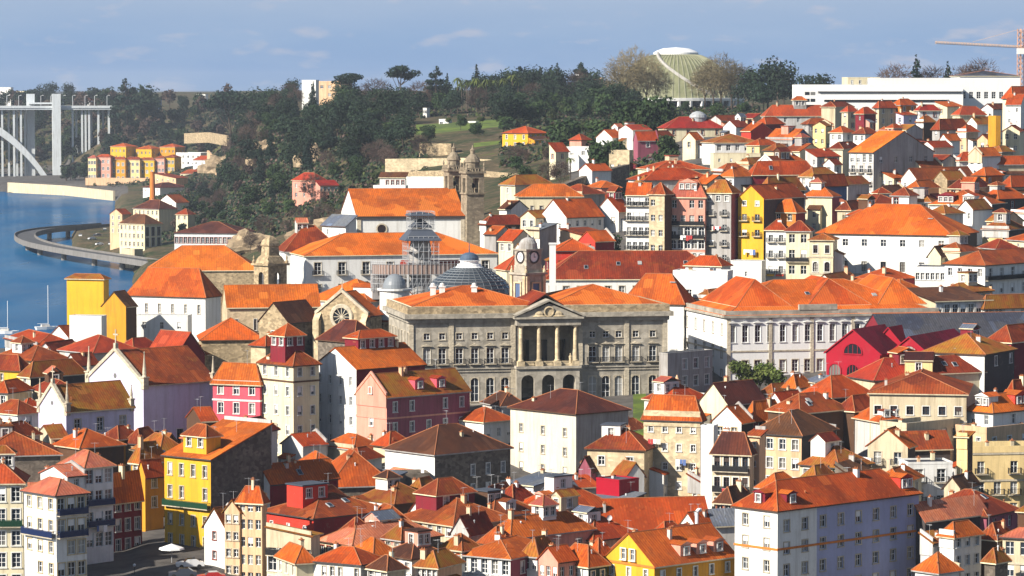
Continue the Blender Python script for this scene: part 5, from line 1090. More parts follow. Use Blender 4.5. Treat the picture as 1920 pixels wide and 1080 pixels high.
for i,(px,lab) in enumerate([(812,'white vent turret, left one of a pair on the glass dome edge'),(829,'white vent turret, right one of a pair on the glass dome edge'),(889,'white vent turret alone before the middle of the glass dome')]):
    q=P(px,550,662.0); m=MB(); m.box(-.55,.55,-.55,.55,-5,1.2); m.box(-.7,.7,-.7,.7,1.2,1.4); m.lathe([(.5,1.4),(.42,1.9),(.0,2.1)],8)
    tag(m.obj('vent_turret',W['white'],None,q),lab,'turret','vent turrets on the palace roof')
# ------------------------------------------------ clock tower
D=672.0; q=P(990,576,D); u=D/F
T=thing('clock_tower','pale stone clock tower with domed top and two round clock faces','clock tower',(q.x,q.y,q.z-8),R_(38))
z_=lambda py: 8+(576-py)*u
s0=23*u; 
m=MB(); m.box(-s0,s0,-s0,s0,0,z_(514)); m.box(-s0-.35,s0+.35,-s0-.35,s0+.35,z_(514),z_(510)); m.box(-s0*.82,s0*.82,-s0*.82,s0*.82,z_(510),z_(497))
s1=s0*.78; m.box(-s1,s1,-s1,s1,z_(497)-.01,z_(469)); m.box(-s1-.25,s1+.25,-s1-.25,s1+.25,z_(469),z_(466))
m.lathe([(s1*1.02,z_(466)),(s1*1.0,z_(462)),(s1*.95,z_(456)),(s1*.7,z_(449)),(s1*.35,z_(445.5)),(.15,z_(444)),(.05,z_(438)),(0,z_(438))],18,1)
m.obj('tower_body',[W['pstone'],W['grey']],T)
for k in range(2):
    m=MB(); m.lathe([(0,.0),(.95,.0)],20,0); m.lathe([(.95,0),(1.0,.15),(1.3,.15),(1.35,0)],20,1); m.box(-.05,.05,-.1,.7,.02,.05,2); m.box(-.05,.5,-.05,.05,.05,.08,2)
    o=m.obj('clock_face',[WHITEP,W['dark'],IRON],T,(0,-s1-.03,z_(481)) if k==0 else (-s1-.03,0,z_(481)))
    o.rotation_euler=(math.pi/2,0,0) if k==0 else (math.pi/2,0,-math.pi/2)
    m=MB(); hw=.8; hz0,hz1=z_(561),z_(530); m.box(-hw,hw,-.04,.0,hz0,hz1,0); m.box(-hw-.35,-hw,-.25,0,hz0-.3,hz1+.3,1); m.box(hw,hw+.35,-.25,0,hz0-.3,hz1+.3,1); m.box(-hw,hw,-.25,0,hz1,hz1+.3,1)
    o=m.obj('belfry_opening',[W['blue'],W['lstone']],T,(0,-s0,0) if k==0 else (-s0,0,0),0 if k==0 else -math.pi/2)
    for sg in (-1,1):
        m=MB(); m.box(-.35,.35,-.3,.02,0,z_(516)); m.obj('pilaster',W['lstone'],T,(sg*(s0-.4),-s0,0) if k==0 else (-s0,sg*(s0-.4),0),0 if k==0 else -math.pi/2)
    for sg in (-1,1):
        m=MB(); m.lathe([(.3,0),(.35,.3),(.12,.8),(.2,1.0),(0,1.5)],8); m.obj('urn',W['lstone'],T,(sg*s0*.95,-s0*.95 if k==0 else s0*.95,z_(510)))
# ------------------------------------------------ belfry left of the convent
D=790.0; q=P(507,540,D); u=D/F
T=thing('bell_tower','old brown stone belfry with arched openings and cupola left of the convent','bell tower',(q.x,q.y,q.z-18),R_(42))
z_=lambda py: 18+(540-py)*u
s0=22*u
m=MB()
for face in range(4):
    an=face*math.pi/2; ca,sa=math.cos(an),math.sin(an); tr=lambda x,y,z:(x*ca-y*sa,x*sa+y*ca,z)
    rr=1.0; z0,zs,zt=z_(537),z_(517),z_(497)
    Q=[[(-s0,0),(s0,0),(s0,z0),(-s0,z0)],[(-s0,z0),(-rr,z0),(-rr,zs),(-s0,zs)],[(rr,z0),(s0,z0),(s0,zs),(rr,zs)]]
    for f in Q: m.poly([tr(x,-s0,z) for x,z in f]); 
    n_=8
    arc=[(rr*math.cos(math.pi-math.pi*j/n_),zs+rr*math.sin(math.pi*j/n_)) for j in range(n_+1)]; top=[(-s0+2*s0*j/n_,zt) for j in range(n_+1)]
    m.poly([tr(x,-s0,z) for x,z in ((-s0,zs),arc[0],top[0])]); m.poly([tr(x,-s0,z) for x,z in (arc[-1],(s0,zs),top[-1])])
    for j in range(n_):
        m.poly([tr(x,-s0,z) for x,z in (arc[j],arc[j+1],top[j+1],top[j])])
        (x0,a0),(x1,a1)=arc[j],arc[j+1]; m.poly([tr(x0,-s0,a0),tr(x0,-s0+.8,a0),tr(x1,-s0+.8,a1),tr(x1,-s0,a1)])
    for sg in (-1,1): m.poly([tr(sg*rr,-s0,z0),tr(sg*rr,-s0+.8,z0),tr(sg*rr,-s0+.8,zs),tr(sg*rr,-s0,zs)])
m.box(-s0-.5,s0+.5,-s0-.5,s0+.5,z_(497),z_(493))
for sg in (-1,1): pass
m.lathe([(s0*1.35,z_(493)),(s0*1.0,z_(481)),(s0*.8,z_(478)),(s0*.72,z_(462)),(s0*.85,z_(460)),(s0*.8,z_(456)),(s0*.66,z_(450)),(s0*.35,z_(444)),(0,z_(441))],4,0,ph=math.pi/4)
m.obj('tower_body',W['stone'],T)
m=MB(); m.lathe([(.7,0),(.62,.4),(.45,.9),(.2,1.1),(0,1.1)],12); m.obj('bell',IRON,T,(0,0,z_(531)))
for sx_ in (-1,1):
    for sy_ in (-1,1):
        m=MB(); m.lathe([(.35,0),(.4,.4),(.12,.9),(.25,1.2),(0,2.0)],8); m.obj('urn',W['stone'],T,(sx_*s0,sy_*s0,z_(493)))
# ------------------------------------------------ twin church towers
def church_tower(px,D,ytop,ybase,hw,label,th):
    q=P(px,ybase,D); u=D/F; zb=ground(q.x,q.y)-1
    T=thing('church_tower',label,'church tower',(q.x,q.y,zb),R_(th)); z_=lambda py:(q.z-zb)+(ybase-py)*u
    s=hw*u; Hh=ybase-ytop
    m=MB(); zt=z_(ytop+60); m.box(-s,s,-s,s,0,z_(ytop+92)); m.box(-s-.3,s+.3,-s-.3,s+.3,z_(ytop+92),z_(ytop+89))
    w=s*.42
    for sx_ in (-1,1):
        for sy_ in (-1,1): m.box(min(sx_*s,sx_*w),max(sx_*s,sx_*w),min(sy_*s,sy_*w),max(sy_*s,sy_*w),z_(ytop+89),z_(ytop+62))
    m.box(-s,s,-s,s,z_(ytop+62)+.01,z_(ytop+53)); m.box(-s-.45,s+.45,-s-.45,s+.45,z_(ytop+53),z_(ytop+49))
    for an in range(4):
        ca,sa=math.cos(an*math.pi/2),math.sin(an*math.pi/2)
        for j in range(7):
            x=-s+2*s*j/6; m.lathe([(.14,z_(ytop+49)),(.2,z_(ytop+47)),(.12,z_(ytop+44))],5,0,(x*ca+s*sa,x*sa-s*ca))
        e0=(-s*ca+s*sa,-s*sa-s*ca,z_(ytop+43)); e1=(s*ca+s*sa,s*sa-s*ca,z_(ytop+43)); m.tube(e0,e1,.18,4)
    m.lathe([(s*.82,z_(ytop+49)),(s*.78,z_(ytop+33)),(s*.9,z_(ytop+32)),(s*.8,z_(ytop+26)),(s*.45,z_(ytop+19)),(s*.25,z_(ytop+17)),(s*.25,z_(ytop+11)),(s*.32,z_(ytop+10)),(s*.1,z_(ytop+6)),(.08,z_(ytop)),(0,z_(ytop))],12)
    m.obj('tower_body',W['tstone'],T)
    for an in range(4):
        ca,sa=math.cos(an*math.pi/2),math.sin(an*math.pi/2); m=MB(); m.lathe([(.38,0),(.42,.5),(.15,1.2),(.3,1.6),(0,2.6)],8); m.obj('urn',W['tstone'],T,((s*ca+s*sa),(s*sa-s*ca),z_(ytop+49)))
    m=MB(); m.lathe([(.8,0),(.7,.5),(.45,1.1),(0,1.3)],10); m.obj('bell',IRON,T,(0,0,z_(ytop+80)))
church_tower(886,886.0,272,440,17,'nearer and taller of the twin stone church towers with balustrade',20)
church_tower(851,905.0,268,440,15,'farther of the twin stone church towers, left of the nearer one',20)
# ------------------------------------------------ scaffold round the dome under repair
D=757.0; q=P(788,528,D); u=D/F
T=thing('scaffold','tall grey tube scaffold with sheet roofs and curved tarpaulin band round a dome under repair','scaffold',(q.x,q.y,q.z-4),R_(12))
z_=lambda py: 4+(528-py)*u
import itertools
def scaf(x0,x1,y0,y1,zl,nx,ny):
    m=MB()
    for i in range(nx+1):
        for j in range(ny+1):
            if 0<i<nx and 0<j<ny: continue
            x=x0+(x1-x0)*i/nx; y=y0+(y1-y0)*j/ny; m.tube((x,y,zl[0]),(x,y,zl[-1]+.9),.07,4)
    for z in zl:
        for y in (y0,y1):
            for dz in (0,1.0): m.tube((x0,y,z+dz),(x1,y,z+dz),.05,4)
        for x in (x0,x1):
            for dz in (0,1.0): m.tube((x,y0,z+dz),(x,y1,z+dz),.05,4)
    for k,(za,zb_) in enumerate(zip(zl,zl[1:])):
        for i in range(0,nx,2):
            xa,xb=x0+(x1-x0)*i/nx,x0+(x1-x0)*(i+1)/nx; m.tube((xa,y0-.05,za),(xb,y0-.05,zb_),.05,4)
    return m
X0,X1=-33*u,35*u; dY=7.5
zl=[z_(y) for y in (512,491,470,450)]
scaf(X0*.85,X1*.85,-dY/2,dY/2,zl,6,5).obj('lower_frame',METAL,T)
m=MB()
for z in zl[:-1]:
    m.box(X0*.84,X1*.84,-dY/2+.1,-dY/2+1.2,z-.12,z-.04); m.box(X0*.84,X0*.84+1.1,-dY/2+1.2,dY/2,z-.12,z-.04)
m.obj('planks',W['grey'],T)
scaf(-22*u,24*u,-2.5,2.5,[z_(y) for y in (429,416,404)],4,3).obj('upper_frame',METAL,T)
for y0,y1,w0,w1 in ((449,430,39,25),(425,412,22,8),(403,399,28,24)):
    m=MB(); m.lathe([(w0*u*1.25,z_(y0)),(w1*u*1.1,z_(y1)),(.0,z_(y1)+.3)],4,0,ph=math.pi/4); m.lathe([(w0*u*1.25,z_(y0)-.15),(w0*u*1.25,z_(y0))],4,0,ph=math.pi/4); m.obj('sheet_roof',RF['grey'],T)
m=MB(); m.lathe([(2.6,0),(2.6,z_(470)),(2.2,z_(452)),(0,z_(436))],12); m.obj('wrapped_dome',W['grey'],T)
TARP=wallmat('mesh_tarpaulin',(.42,.30,.25),.5,.3)
m=MB(); R0=95*u
for k in range(18):
    a0=math.pi+math.pi*k/18; a1=math.pi+math.pi*(k+1)/18
    for (za,zb_,ra,rb) in ((z_(512),z_(494),R0,R0),):
        m.poly([(ra*math.cos(a0),.42*ra*math.sin(a0),za),(ra*math.cos(a1),.42*ra*math.sin(a1),za),(rb*math.cos(a1),.42*rb*math.sin(a1),zb_),(rb*math.cos(a0),.42*rb*math.sin(a0),zb_)])
        m.poly([(ra*math.cos(a1),.42*ra*math.sin(a1)+.2,za),(ra*math.cos(a0),.42*ra*math.sin(a0)+.2,za),(rb*math.cos(a0),.42*rb*math.sin(a0)+.2,zb_),(rb*math.cos(a1),.42*rb*math.sin(a1)+.2,zb_)])
m.obj('tarpaulin_band',TARP,T,(.4,0,0))
m=MB()
for k in range(37):
    a0=math.pi+math.pi*k/36; x,y=(R0+.3)*math.cos(a0),.42*(R0+.3)*math.sin(a0); m.tube((x,y,z_(545)),(x,y,z_(488)),.06,4)
    a1=math.pi+math.pi*(k+1)/36; x1,y1=(R0+.3)*math.cos(a1),.42*(R0+.3)*math.sin(a1)
    if k<36:
        for zz in (540,530,520,513,493,488): m.tube((x,y,z_(zz)),(x1,y1,z_(zz)),.05,4)
        m.tube((x,y,z_(540)),(x1,y1,z_(520)),.04,4)
m.obj('curved_frame',METAL,T,(.4,0,0))
m=MB()
m.poly([(-R0*.55,-.30*R0,z_(505)),(R0*.9,-.1*R0,z_(505)),(R0*.8,.15*R0,z_(488)),(-R0*.4,.1*R0,z_(488))],0,[(0,0),(20,0),(20,6),(0,6)])
m.poly([(-R0*.55,-.30*R0,z_(505)-.2),(-R0*.4,.1*R0,z_(488)-.2),(R0*.8,.15*R0,z_(488)-.2),(R0*.9,-.1*R0,z_(505)-.2)],0,[(0,0),(0,6),(20,6),(20,0)])
m.obj('tiled_roof_patch',RF['red'],T,(.4,0,0))
m=MB(); m.box(-95*u,-30*u,1.2,4,z_(560),z_(512)); m.obj('mesh_sheeting',W['grey'],T,(.4,-.41*R0*.4,0))
# ------------------------------------------------ crimson market hall: three gabled naves side by side
D=640.0; p=P(1640,655,D); th=62.0; t=R_(th); r=Vector((math.cos(t),math.sin(t),0)); l=Vector((-math.sin(t),math.cos(t),0))
T=thing('market_hall','crimson market hall with three gabled naves, arched windows and long grey roof','market hall',(p.x,p.y,ground(p.x,p.y)-1),t)
zb=ground(p.x,p.y)-1
def nave(xa,xb,D,yeave,yapex,ybase,ln):
    pa=P(xb,yeave,D); s1=solve(pa,l,xa); h=pa.z-zb; rh=(yeave-yapex)*D/F
    o=pa-Vector((p.x,p.y,0)); ox=o.x*r.x+o.y*r.y; oy=o.x*l.x+o.y*l.y
    return ox,oy,s1,h,rh,ln
for xa,xb,DD,ye,yx,ln,arches in ((1549,1650,640.0,664,621,30,3),(1640,1692,650.0,648,616,26,1),(1668,1742,633.0,665,634,24,2)):
    ox,oy,w,h,rh,ln=nave(xa,xb,DD,ye,yx,700,ln)
    m=MB()
    m.poly([(0,w,0),(0,0,0),(0,0,h),(0,w/2,h+rh),(0,w,h)],0); m.poly([(0,0,0),(ln,0,0),(ln,0,h),(0,0,h)],0); m.poly([(ln,0,0),(ln,w,0),(ln,w,h),(ln,w/2,h+rh),(ln,0,h)],0); m.poly([(ln,w,0),(0,w,0),(0,w,h),(ln,w,h)],0)
    o=m.obj('nave',W['crimson'],T,(ox,oy,0))
    m=MB()
    for q in ([(-.3,-.4,h-.3),(ln,-.4,h-.3),(ln,w/2,h+rh),(-.3,w/2,h+rh)],[(ln,w+.4,h-.3),(-.3,w+.4,h-.3),(-.3,w/2,h+rh),(ln,w/2,h+rh)]):
        u_=[(x,y,z+.25) for x,y,z in q]; m.poly(u_,0,uvp(u_)); m.poly(q[::-1],1)
        for k in range(4): m.poly([q[k],q[(k+1)%4],u_[(k+1)%4],u_[k]],1)
    m.obj('roof',[RF['redsheet'],W['crimson']],o)
    def arch(yc,z0,rr,hs):
        g=MB(); n_=10
        pts=[(-.05,yc+rr,z0),(-.05,yc-rr,z0)]+[(-.05,yc-rr*math.cos(math.pi*j/n_),z0+hs+rr*math.sin(math.pi*j/n_)) for j in range(n_+1)]
        g.poly(pts,0)
        for k in range(len(pts)):
            A_,B_=pts[k],pts[(k+1)%len(pts)]; g.tube((-.08,A_[1],A_[2]),(-.08,B_[1],B_[2]),.14,4,1)
        for k in (-.5,0,.5): g.tube((-.08,yc+rr*k,z0),(-.08,yc+rr*k,z0+hs+rr*.86),.06,4,1)
        g.obj('arched_window',[GLASS,W['crimson']],o)
    arch(w/2,h-.2,min(1.9,w*.2),.2)
    for k in range(arches): arch(w*(k+.5)/arches,max(.8,h-6.0),w/arches*.34,2.6)
# big grey roof hall behind
H('long hall with wide dark grey sheet roof behind the crimson gables',None,1664,2000,640,9,14,'maroon','slate','gr',4.6,None,None,D=652,dl=16,ch=0,name='hall',cat='hall')
# ------------------------------------------------ white museum on the crest
D=1290.0
H('long white museum with shadowed window strip on the crest',None,1503,1806,161,18,2,'pure','grey','f',0,None,None,D=1285,dl=30,ch=0,name='museum',cat='museum',par=.5,one=True)
T,a,b,h=HS['long white museum with shadowed window strip on the crest']
for x0,x1,z0,z1_ in ((-.40,.49,2.9,2.1),(-.36,.40,6.1,5.3)):
    m=MB(); m.box(a*x0,a*x1,-.06,.02,h-z0,h-z1_,0); m.box(a*x0-.2,a*x1+.2,-1.0,.02,h-z1_+.002,h-z1_+.35,1); m.obj('window_strip',[GLASS,W['pure']],T,(0,-b/2,0))
for x in (-.465,-.43):
    for z in (2.6,5.2,7.8): m=MB(); m.box(a*x-.9,a*x+.9,-.05,.02,h-z-.9,h-z+.3); m.obj('window',GLASS,T,(0,-b/2,0))
T,a,b,h=H('upper white museum storey standing back above the long wing',None,1640,1806,148,16,2,'pure','grey','f',0,None,None,D=1345,dl=20,ch=0,name='museum',cat='museum',par=.4)
m=MB(); m.box(-a*.45,-a*.0,-.12,.02,h-3.4,h-2.6); m.obj('window_strip',GLASS,T,(0,-b/2,0))
H('white museum block with small square windows at the right end of the crest',None,1800,1913,143,16,2,'pure','slate','h',2.0,None,[(8,2,'n',1.6,2.6,9,6)],D=1300,dl=22,ch=0,name='museum',cat='museum',one=True)
H('low white house with flat roof between pine tree and museum',None,1590,1650,146,10,5,'cream','grey','f',0,None,[(4,1)],D=1420,dl=14,ch=0,par=.3)
H('white square tower house on the wooded ridge',566,592,598,152,20,70,'white','grey','f',0,None,None,D=2100,ch=0)
H('peach and white block half hidden by the umbrella pine',596,640,660,154,18,70,'peach','grey','f',0,[(3,2,'n',2,2,5,2)],None,D=2130,ch=0)
for i,(px,py,w_,wl,lab) in enumerate([(385,178,16,'white','small white house in the trees left of the ridge'),(298,186,14,'blue','small blue and white building among the ridge trees above the bridge'),(170,188,22,'white','white house with red roof beyond the bridge deck'),(20,165,50,'white','cluster like white block at the far left beyond the bridge'),(50,172,34,'cream','cream block beside the far left white block'),(1100,140,22,'white','distant white block behind the ridge trees left of the dome'),(1128,146,18,'peach','distant peach block behind the ridge trees left of the dome')]):
    H(lab,px-w_,px,px+5,py,9,72,wl,'rust' if 'red' in lab else 'grey','h' if 'red' in lab else 'f',2,[(3,1,'n',1.6,2.2,5,2)],None,D=None,ch=0)
for i,(px,py,D_,w_,lab) in enumerate([(841,224,1690,18,'small white lodge with dark openings on the green lawn'),(892,228,1680,16,'small white garden house at the right of the lawn'),(800,203,1780,7,'tiny white kiosk among the dark trees above the lawn'),(770,222,1720,12,'small grey garden shelter left of the lawn')]):
    H(lab,px-w_,px,px+6,py,4.5,70,'white' if 'white' in lab else 'grey','grey','f',0,[(2,1,'n',1.6,1.6,3,1.2)],None,D=D_,ch=0,par=.2)
# ------------------------------------------------ domed arena
D=1930.0; q=P(1267,206,D); u=D/F; Rr=122*u
T=thing('domed_arena','huge olive green ribbed arena dome with white cap and curving stair','arena',(q.x,q.y,q.z-2))
z_=lambda py:2+(206-py)*u
prof=[(Rr,z_(186))]+[(Rr*x,z_(186)+(z_(103)-z_(186))*y) for x,y in ((.96,.16),(.88,.36),(.78,.56),(.66,.74),(.53,.88),(.41,.97),(.33,1.0))]
DM=N('dome_panels'); dp=pos(DM); dn=DM.noise(DM.map(dp,(.3,.3,.05)),1.0,4); DM=DM.fin(DM.mix(DM.ramp(dn,[(.35,0.0),(.65,1.0)]),(.16,.17,.085),(.23,.23,.13)),.6)
m=MB(); m.lathe(prof,64); m.obj('dome_shell',DM,T,smooth=True)
m=MB()
for k in range(64):
    an=2*math.pi*k/64
    for (r0,z0),(r1,z1_) in zip(prof,prof[1:]): m.tube((r0*math.cos(an),r0*math.sin(an),z0),(r1*math.cos(an),r1*math.sin(an),z1_),.42,4)
m.obj('ribs',N('dome_ribs').fin((.26,.26,.165),.7),T)
zc=z_(103); m=MB(); m.lathe([(Rr*.33,zc-1.5),(Rr*.345,zc),(Rr*.345,zc+1.2),(Rr*.30,zc+2.2),(Rr*.2,zc+3.6),(0,zc+4.3)],40); m.obj('cap',WHITEP,T,smooth=False)
# stair strip over the shell, from the cap down to the lower right
def shell(tt):
    k=tt*(len(prof)-1); i=min(int(k),len(prof)-2); f=k-i; return prof[i][0]*(1-f)+prof[i+1][0]*f, prof[i][1]*(1-f)+prof[i+1][1]*f
m=MB(); pts=[]
for k in range(40):
    tt=1-k/39*.93; rr_,zz=shell(tt); an=R_(212+k/39*88); pts.append((rr_*math.cos(an),rr_*math.sin(an),zz+.9))
for A_,B_ in zip(pts,pts[1:]): m.tube(A_,B_,.95,6)
m.obj('stair_strip',CON,T)
m=MB(); m.lathe([(Rr*1.05,z_(189)),(Rr*1.06,z_(184)),(Rr*.98,z_(183.5))],64); m.obj('ring_beam',WHITEP,T)
m=MB(); m.lathe([(Rr*.86,0),(Rr*.86,z_(189)),(Rr*1.05,z_(189))],48); m.obj('ground_storey',GLASS,T)
for k in range(36):
    an=2*math.pi*k/36; m=MB(); m.tube((Rr*1.03,0,z_(189)),(Rr*.96,0,-2),1.0,6,0,1.4); m.obj('pillar',WHITEP,T,(0,0,0),an)
# ------------------------------------------------ arch bridge
D=2900.0; q=P(100,200,D); T=thing('arch_bridge','pale concrete arch bridge with tall twin piers on the far left','bridge',(q.x,q.y,0),R_(10)); u=D/F
zd=q.z
CON2=wallmat('bridge_concrete',(.66,.70,.72),.2,.12)
m=MB(); m.box(-230,52,-13,13,zd-2.6,zd-.2); m.box(-230,52,-13.6,-13,zd-1.2,zd+.8); m.box(-230,52,13,13.6,zd-1.2,zd+.8); m.obj('deck',CON2,T)
for y in (-15,15):
    m=MB(); pts=[]
    for k in range(25):
        f=k/24; x=-6-130*f; z=4+60*(1-(1-f)**3.3); pts.append((x,z))
    for (x0,z0),(x1,z1_) in zip(pts,pts[1:]):
        th0=6.0-2.4*k/24; m.poly([(x0,y-4,z0-th0),(x0,y-4,z0+th0),(x1,y-4,z1_+th0),(x1,y-4,z1_-th0)][::-1]); m.poly([(x0,y+4,z0-th0),(x0,y+4,z0+th0),(x1,y+4,z1_+th0),(x1,y+4,z1_-th0)])
        m.poly([(x0,y-4,z0+th0),(x0,y+4,z0+th0),(x1,y+4,z1_+th0),(x1,y-4,z1_+th0)][::-1]); m.poly([(x0,y-4,z0-th0),(x0,y+4,z0-th0),(x1,y+4,z1_-th0),(x1,y-4,z1_-th0)])
    m.obj('arch',CON2,T)
for x,y,hw,zt in ((2,-14,3.6,zd+9),(-19,14,3.4,zd+9)):
    m=MB(); m.box(-hw,hw,-4.2,4.2,0,zt); m.obj('tower_pier',CON2,T,(x,y,2))
m=MB(); m.box(-21,3,-2,16,zd+2.2,zd+3.6); m.obj('tower_beam',CON2,T)
for x,y in ((16,-9),(20,9),(27,-9),(33,9),(38,-9),(43,9),(-28,-9),(-24,9),(-34,-9),(-38,9),(-44,-9),(-50,9),(-60,-9),(-66,9),(-31,9),(-47,9),(-55,9),(24,-9),(30,-9),(47,-9)):
    m=MB(); zb=0
    m.box(-.85,.85,-1.1,1.1,-2,zd-2.5); m.obj('pier',CON2,T,(x,y,0))
lamp0=None
for k in range(12):
    x=-58+k*9.4; y=-12.4 if k%2 else 12.4
    w_=T.location+Vector((x*math.cos(R_(10))-y*math.sin(R_(10)),x*math.sin(R_(10))+y*math.cos(R_(10)),zd-.2))
    if lamp0 is None:
        lamp0=thing('street_lamp','slim grey lamp post standing on the arch bridge deck','lamp post',w_,R_(10),'lamp posts along the bridge deck')
        m=MB(); m.tube((0,0,0),(0,0,9.5),.28,5); m.tube((0,0,9.5),(1.4,0,10),.2,5); m.obj('post',METAL,lamp0); m=MB(); m.box(1.0,2.4,-.3,.3,9.85,10.2); m.obj('lamp_head',WHITEP,lamp0)
    else:
        o=copy_tree(lamp0); o.location=w_
# ------------------------------------------------ curved viaduct on the river
pth=[(300,494,1500),(255,487,0),(200,479,0),(130,468,0),(75,457,0),(50,447,0),(50,438,0),(80,431,0),(120,427,0),(165,424,0),(205,421,0)]
pts=[]
for px,py,_ in pth:
    k=(py-172)/F; D=(ZC-5.5)/k; pts.append(P(px,py,D))
def catmull(p,n=6):
    out=[]
    for i in range(len(p)-1):
        a_,b_,c_,d_=p[max(i-1,0)],p[i],p[i+1],p[min(i+2,len(p)-1)]
        for j in range(n):
            t_=j/n; out.append(.5*((2*b_)+(c_-a_)*t_+(2*a_-5*b_+4*c_-d_)*t_*t_+(3*b_-a_-3*c_+d_)*t_**3))
    return out+[p[-1]]
cp_=catmull(pts)
T=thing('viaduct','grey road viaduct curving out over the river','viaduct',(0,0,0)); T.location=(cp_[20].x,cp_[20].y,0); off=Vector((cp_[20].x,cp_[20].y,0))
def ribbon(path,hw,z0,z1_,shift=0):
    m=MB(); S=[]
    for i,q in enumerate(path):
        d=(path[min(i+1,len(path)-1)]-path[max(i-1,0)]); d.z=0; d.normalize(); n_=Vector((-d.y,d.x,0)); S.append((q+n_*(shift-hw)-off,q+n_*(shift+hw)-off))
    for (a0,b0),(a1,b1) in zip(S,S[1:]):
        f=lambda v,z:(v.x,v.y,v.z+z)
        m.poly([f(a0,z1_),f(a1,z1_),f(b1,z1_),f(b0,z1_)][::-1]); m.poly([f(a0,z0),f(a1,z0),f(b1,z0),f(b0,z0)])
        m.poly([f(a0,z0),f(a1,z0),f(a1,z1_),f(a0,z1_)]); m.poly([f(b0,z0),f(b0,z1_),f(b1,z1_),f(b1,z0)])
    return m
ASPH=wallmat('asphalt',(.10,.10,.105),.3,.2)
VCON=wallmat('viaduct_concrete',(.21,.20,.19),.4,.2); ribbon(cp_,5.5,-1.6,0).obj('deck',VCON,T); ribbon(cp_,4.6,.004,.02).obj('carriageway',ASPH,T)
for sh in (-5.2,5.2): ribbon(cp_,.2,0,.9,sh).obj('parapet',VCON,T)
for i in range(4,len(cp_)-4,5):
    m=MB(); m.lathe([(1.3,-12),(1.3,cp_[i].z-1.5)],10); m.obj('pier',VCON,T,(cp_[i].x-off.x,cp_[i].y-off.y,0))
# ------------------------------------------------ tower crane
D=1500.0; q=P(1913,150,D); u=D/F; zb=ground(q.x,q.y); zj=P(1913,88,D).z
T=thing('tower_crane','pale orange tower crane with long thin jib against the sky','crane',(q.x,q.y,zb))
CR=wallmat('crane_paint',(.72,.40,.26),.2,.1)
def lattice(m,p0,p1,w,n,r):
    p0=Vector(p0); p1=Vector(p1); d=(p1-p0).normalized(); a=d.orthogonal().normalized(); b_=d.cross(a); c4=[(a*i+b_*j)*w for i,j in ((-1,-1),(1,-1),(1,1),(-1,1))]
    for c_ in c4: m.tube(p0+c_,p1+c_,r,4)
    for k in range(n):
        s=p0+(p1-p0)*k/n; e=p0+(p1-p0)*(k+1)/n
        for i in range(4): m.tube(s+c4[i],e+c4[(i+1)%4],r*.7,4)
m=MB(); lattice(m,(0,0,0),(0,0,zj-zb+8),1.0,16,.22); m.obj('mast',CR,T)
m=MB(); lattice(m,(0,0,zj-zb),(-160*u,0,zj-zb+2),.38,30,.11); m.tube((0,0,zj-zb+8),(-90*u,0,zj-zb+2.2),.08,4); m.obj('jib',W['peach'],T)
m=MB(); lattice(m,(0,0,zj-zb),(14,0,zj-zb),.6,5,.16); m.box(9,13,-1,1,zj-zb-2.5,zj-zb); m.obj('counter_jib',CR,T)
m=MB(); m.box(-1.8,1.8,-2.4,-.6,zj-zb-3.2,zj-zb-.6); m.obj('cab',W['white'],T)
# ------------------------------------------------ single masts, chimneys, walls
q=P(1036,548,728.0); m=MB(); wd=6*728/F
m.box(-wd,wd,-wd,wd,-8,(548-458)*728/F); m.box(-wd-.15,wd+.15,-wd-.15,wd+.15,(548-458)*728/F,(548-455)*728/F); tag(m.obj('chimney_pillar',W['white'],None,q),'tall square white chimney standing before the long rust roof','chimney')
q=P(286,372,2150.0); u=2150/F; zb=ground(q.x,q.y); m=MB(); m.lathe([(2.0,0),(1.5,(372-325)*u+q.z-zb),(1.7,(372-322)*u+q.z-zb),(0,(372-322)*u+q.z-zb)],12); tag(m.obj('brick_chimney',W['orange'],None,(q.x,q.y,zb)),'slender orange brick factory chimney by the river','chimney')
q=P(1864,300,955.0); u=955/F; m=MB(); m.box(-5*u,5*u,-2.5,2.5,-6,(300-217)*u); tag(m.obj('party_wall',W['ochre'],None,q,.3),'tall narrow yellow party wall among the upper right houses','wall')
def retwall(label,pts,hh,mat,D,name='retaining_wall'):
    m=MB(); V=[P(px,py,d) for px,py,d in pts]; o=V[0].copy()
    for A_,B_ in zip(V,V[1:]):
        d=(B_-A_); d.z=0; d.normalize(); n_=Vector((-d.y,d.x,0))*1.6
        a0,a1=A_-o,B_-o; 
        for q in ([(a0.x,a0.y,a0.z-hh),(a1.x,a1.y,a1.z-hh),(a1.x,a1.y,a1.z),(a0.x,a0.y,a0.z)],[(a0.x,a0.y,a0.z),(a1.x,a1.y,a1.z),(a1.x+n_.x,a1.y+n_.y,a1.z),(a0.x+n_.x,a0.y+n_.y,a0.z)],
                  [(a1.x+n_.x,a1.y+n_.y,a1.z-hh),(a0.x+n_.x,a0.y+n_.y,a0.z-hh),(a0.x+n_.x,a0.y+n_.y,a0.z),(a1.x+n_.x,a1.y+n_.y,a1.z)],
                  [(a0.x+n_.x,a0.y+n_.y,a0.z-hh),(a0.x,a0.y,a0.z-hh),(a0.x,a0.y,a0.z),(a0.x+n_.x,a0.y+n_.y,a0.z)],[(a1.x,a1.y,a1.z-hh),(a1.x+n_.x,a1.y+n_.y,a1.z-hh),(a1.x+n_.x,a1.y+n_.y,a1.z),(a1.x,a1.y,a1.z)]): m.poly(q)
    return tag(m.obj(name,W[mat],None,o),label,'wall')
retwall('long lower stone terrace wall above the church roof',[(722,298,1395),(860,296,1385),(1032,306,1360)],13,'lstone',1400)
retwall('square stone bastion wall above the lower terrace wall',[(786,269,1450),(846,269,1440),(852,270,1452)],9,'stone',1460)
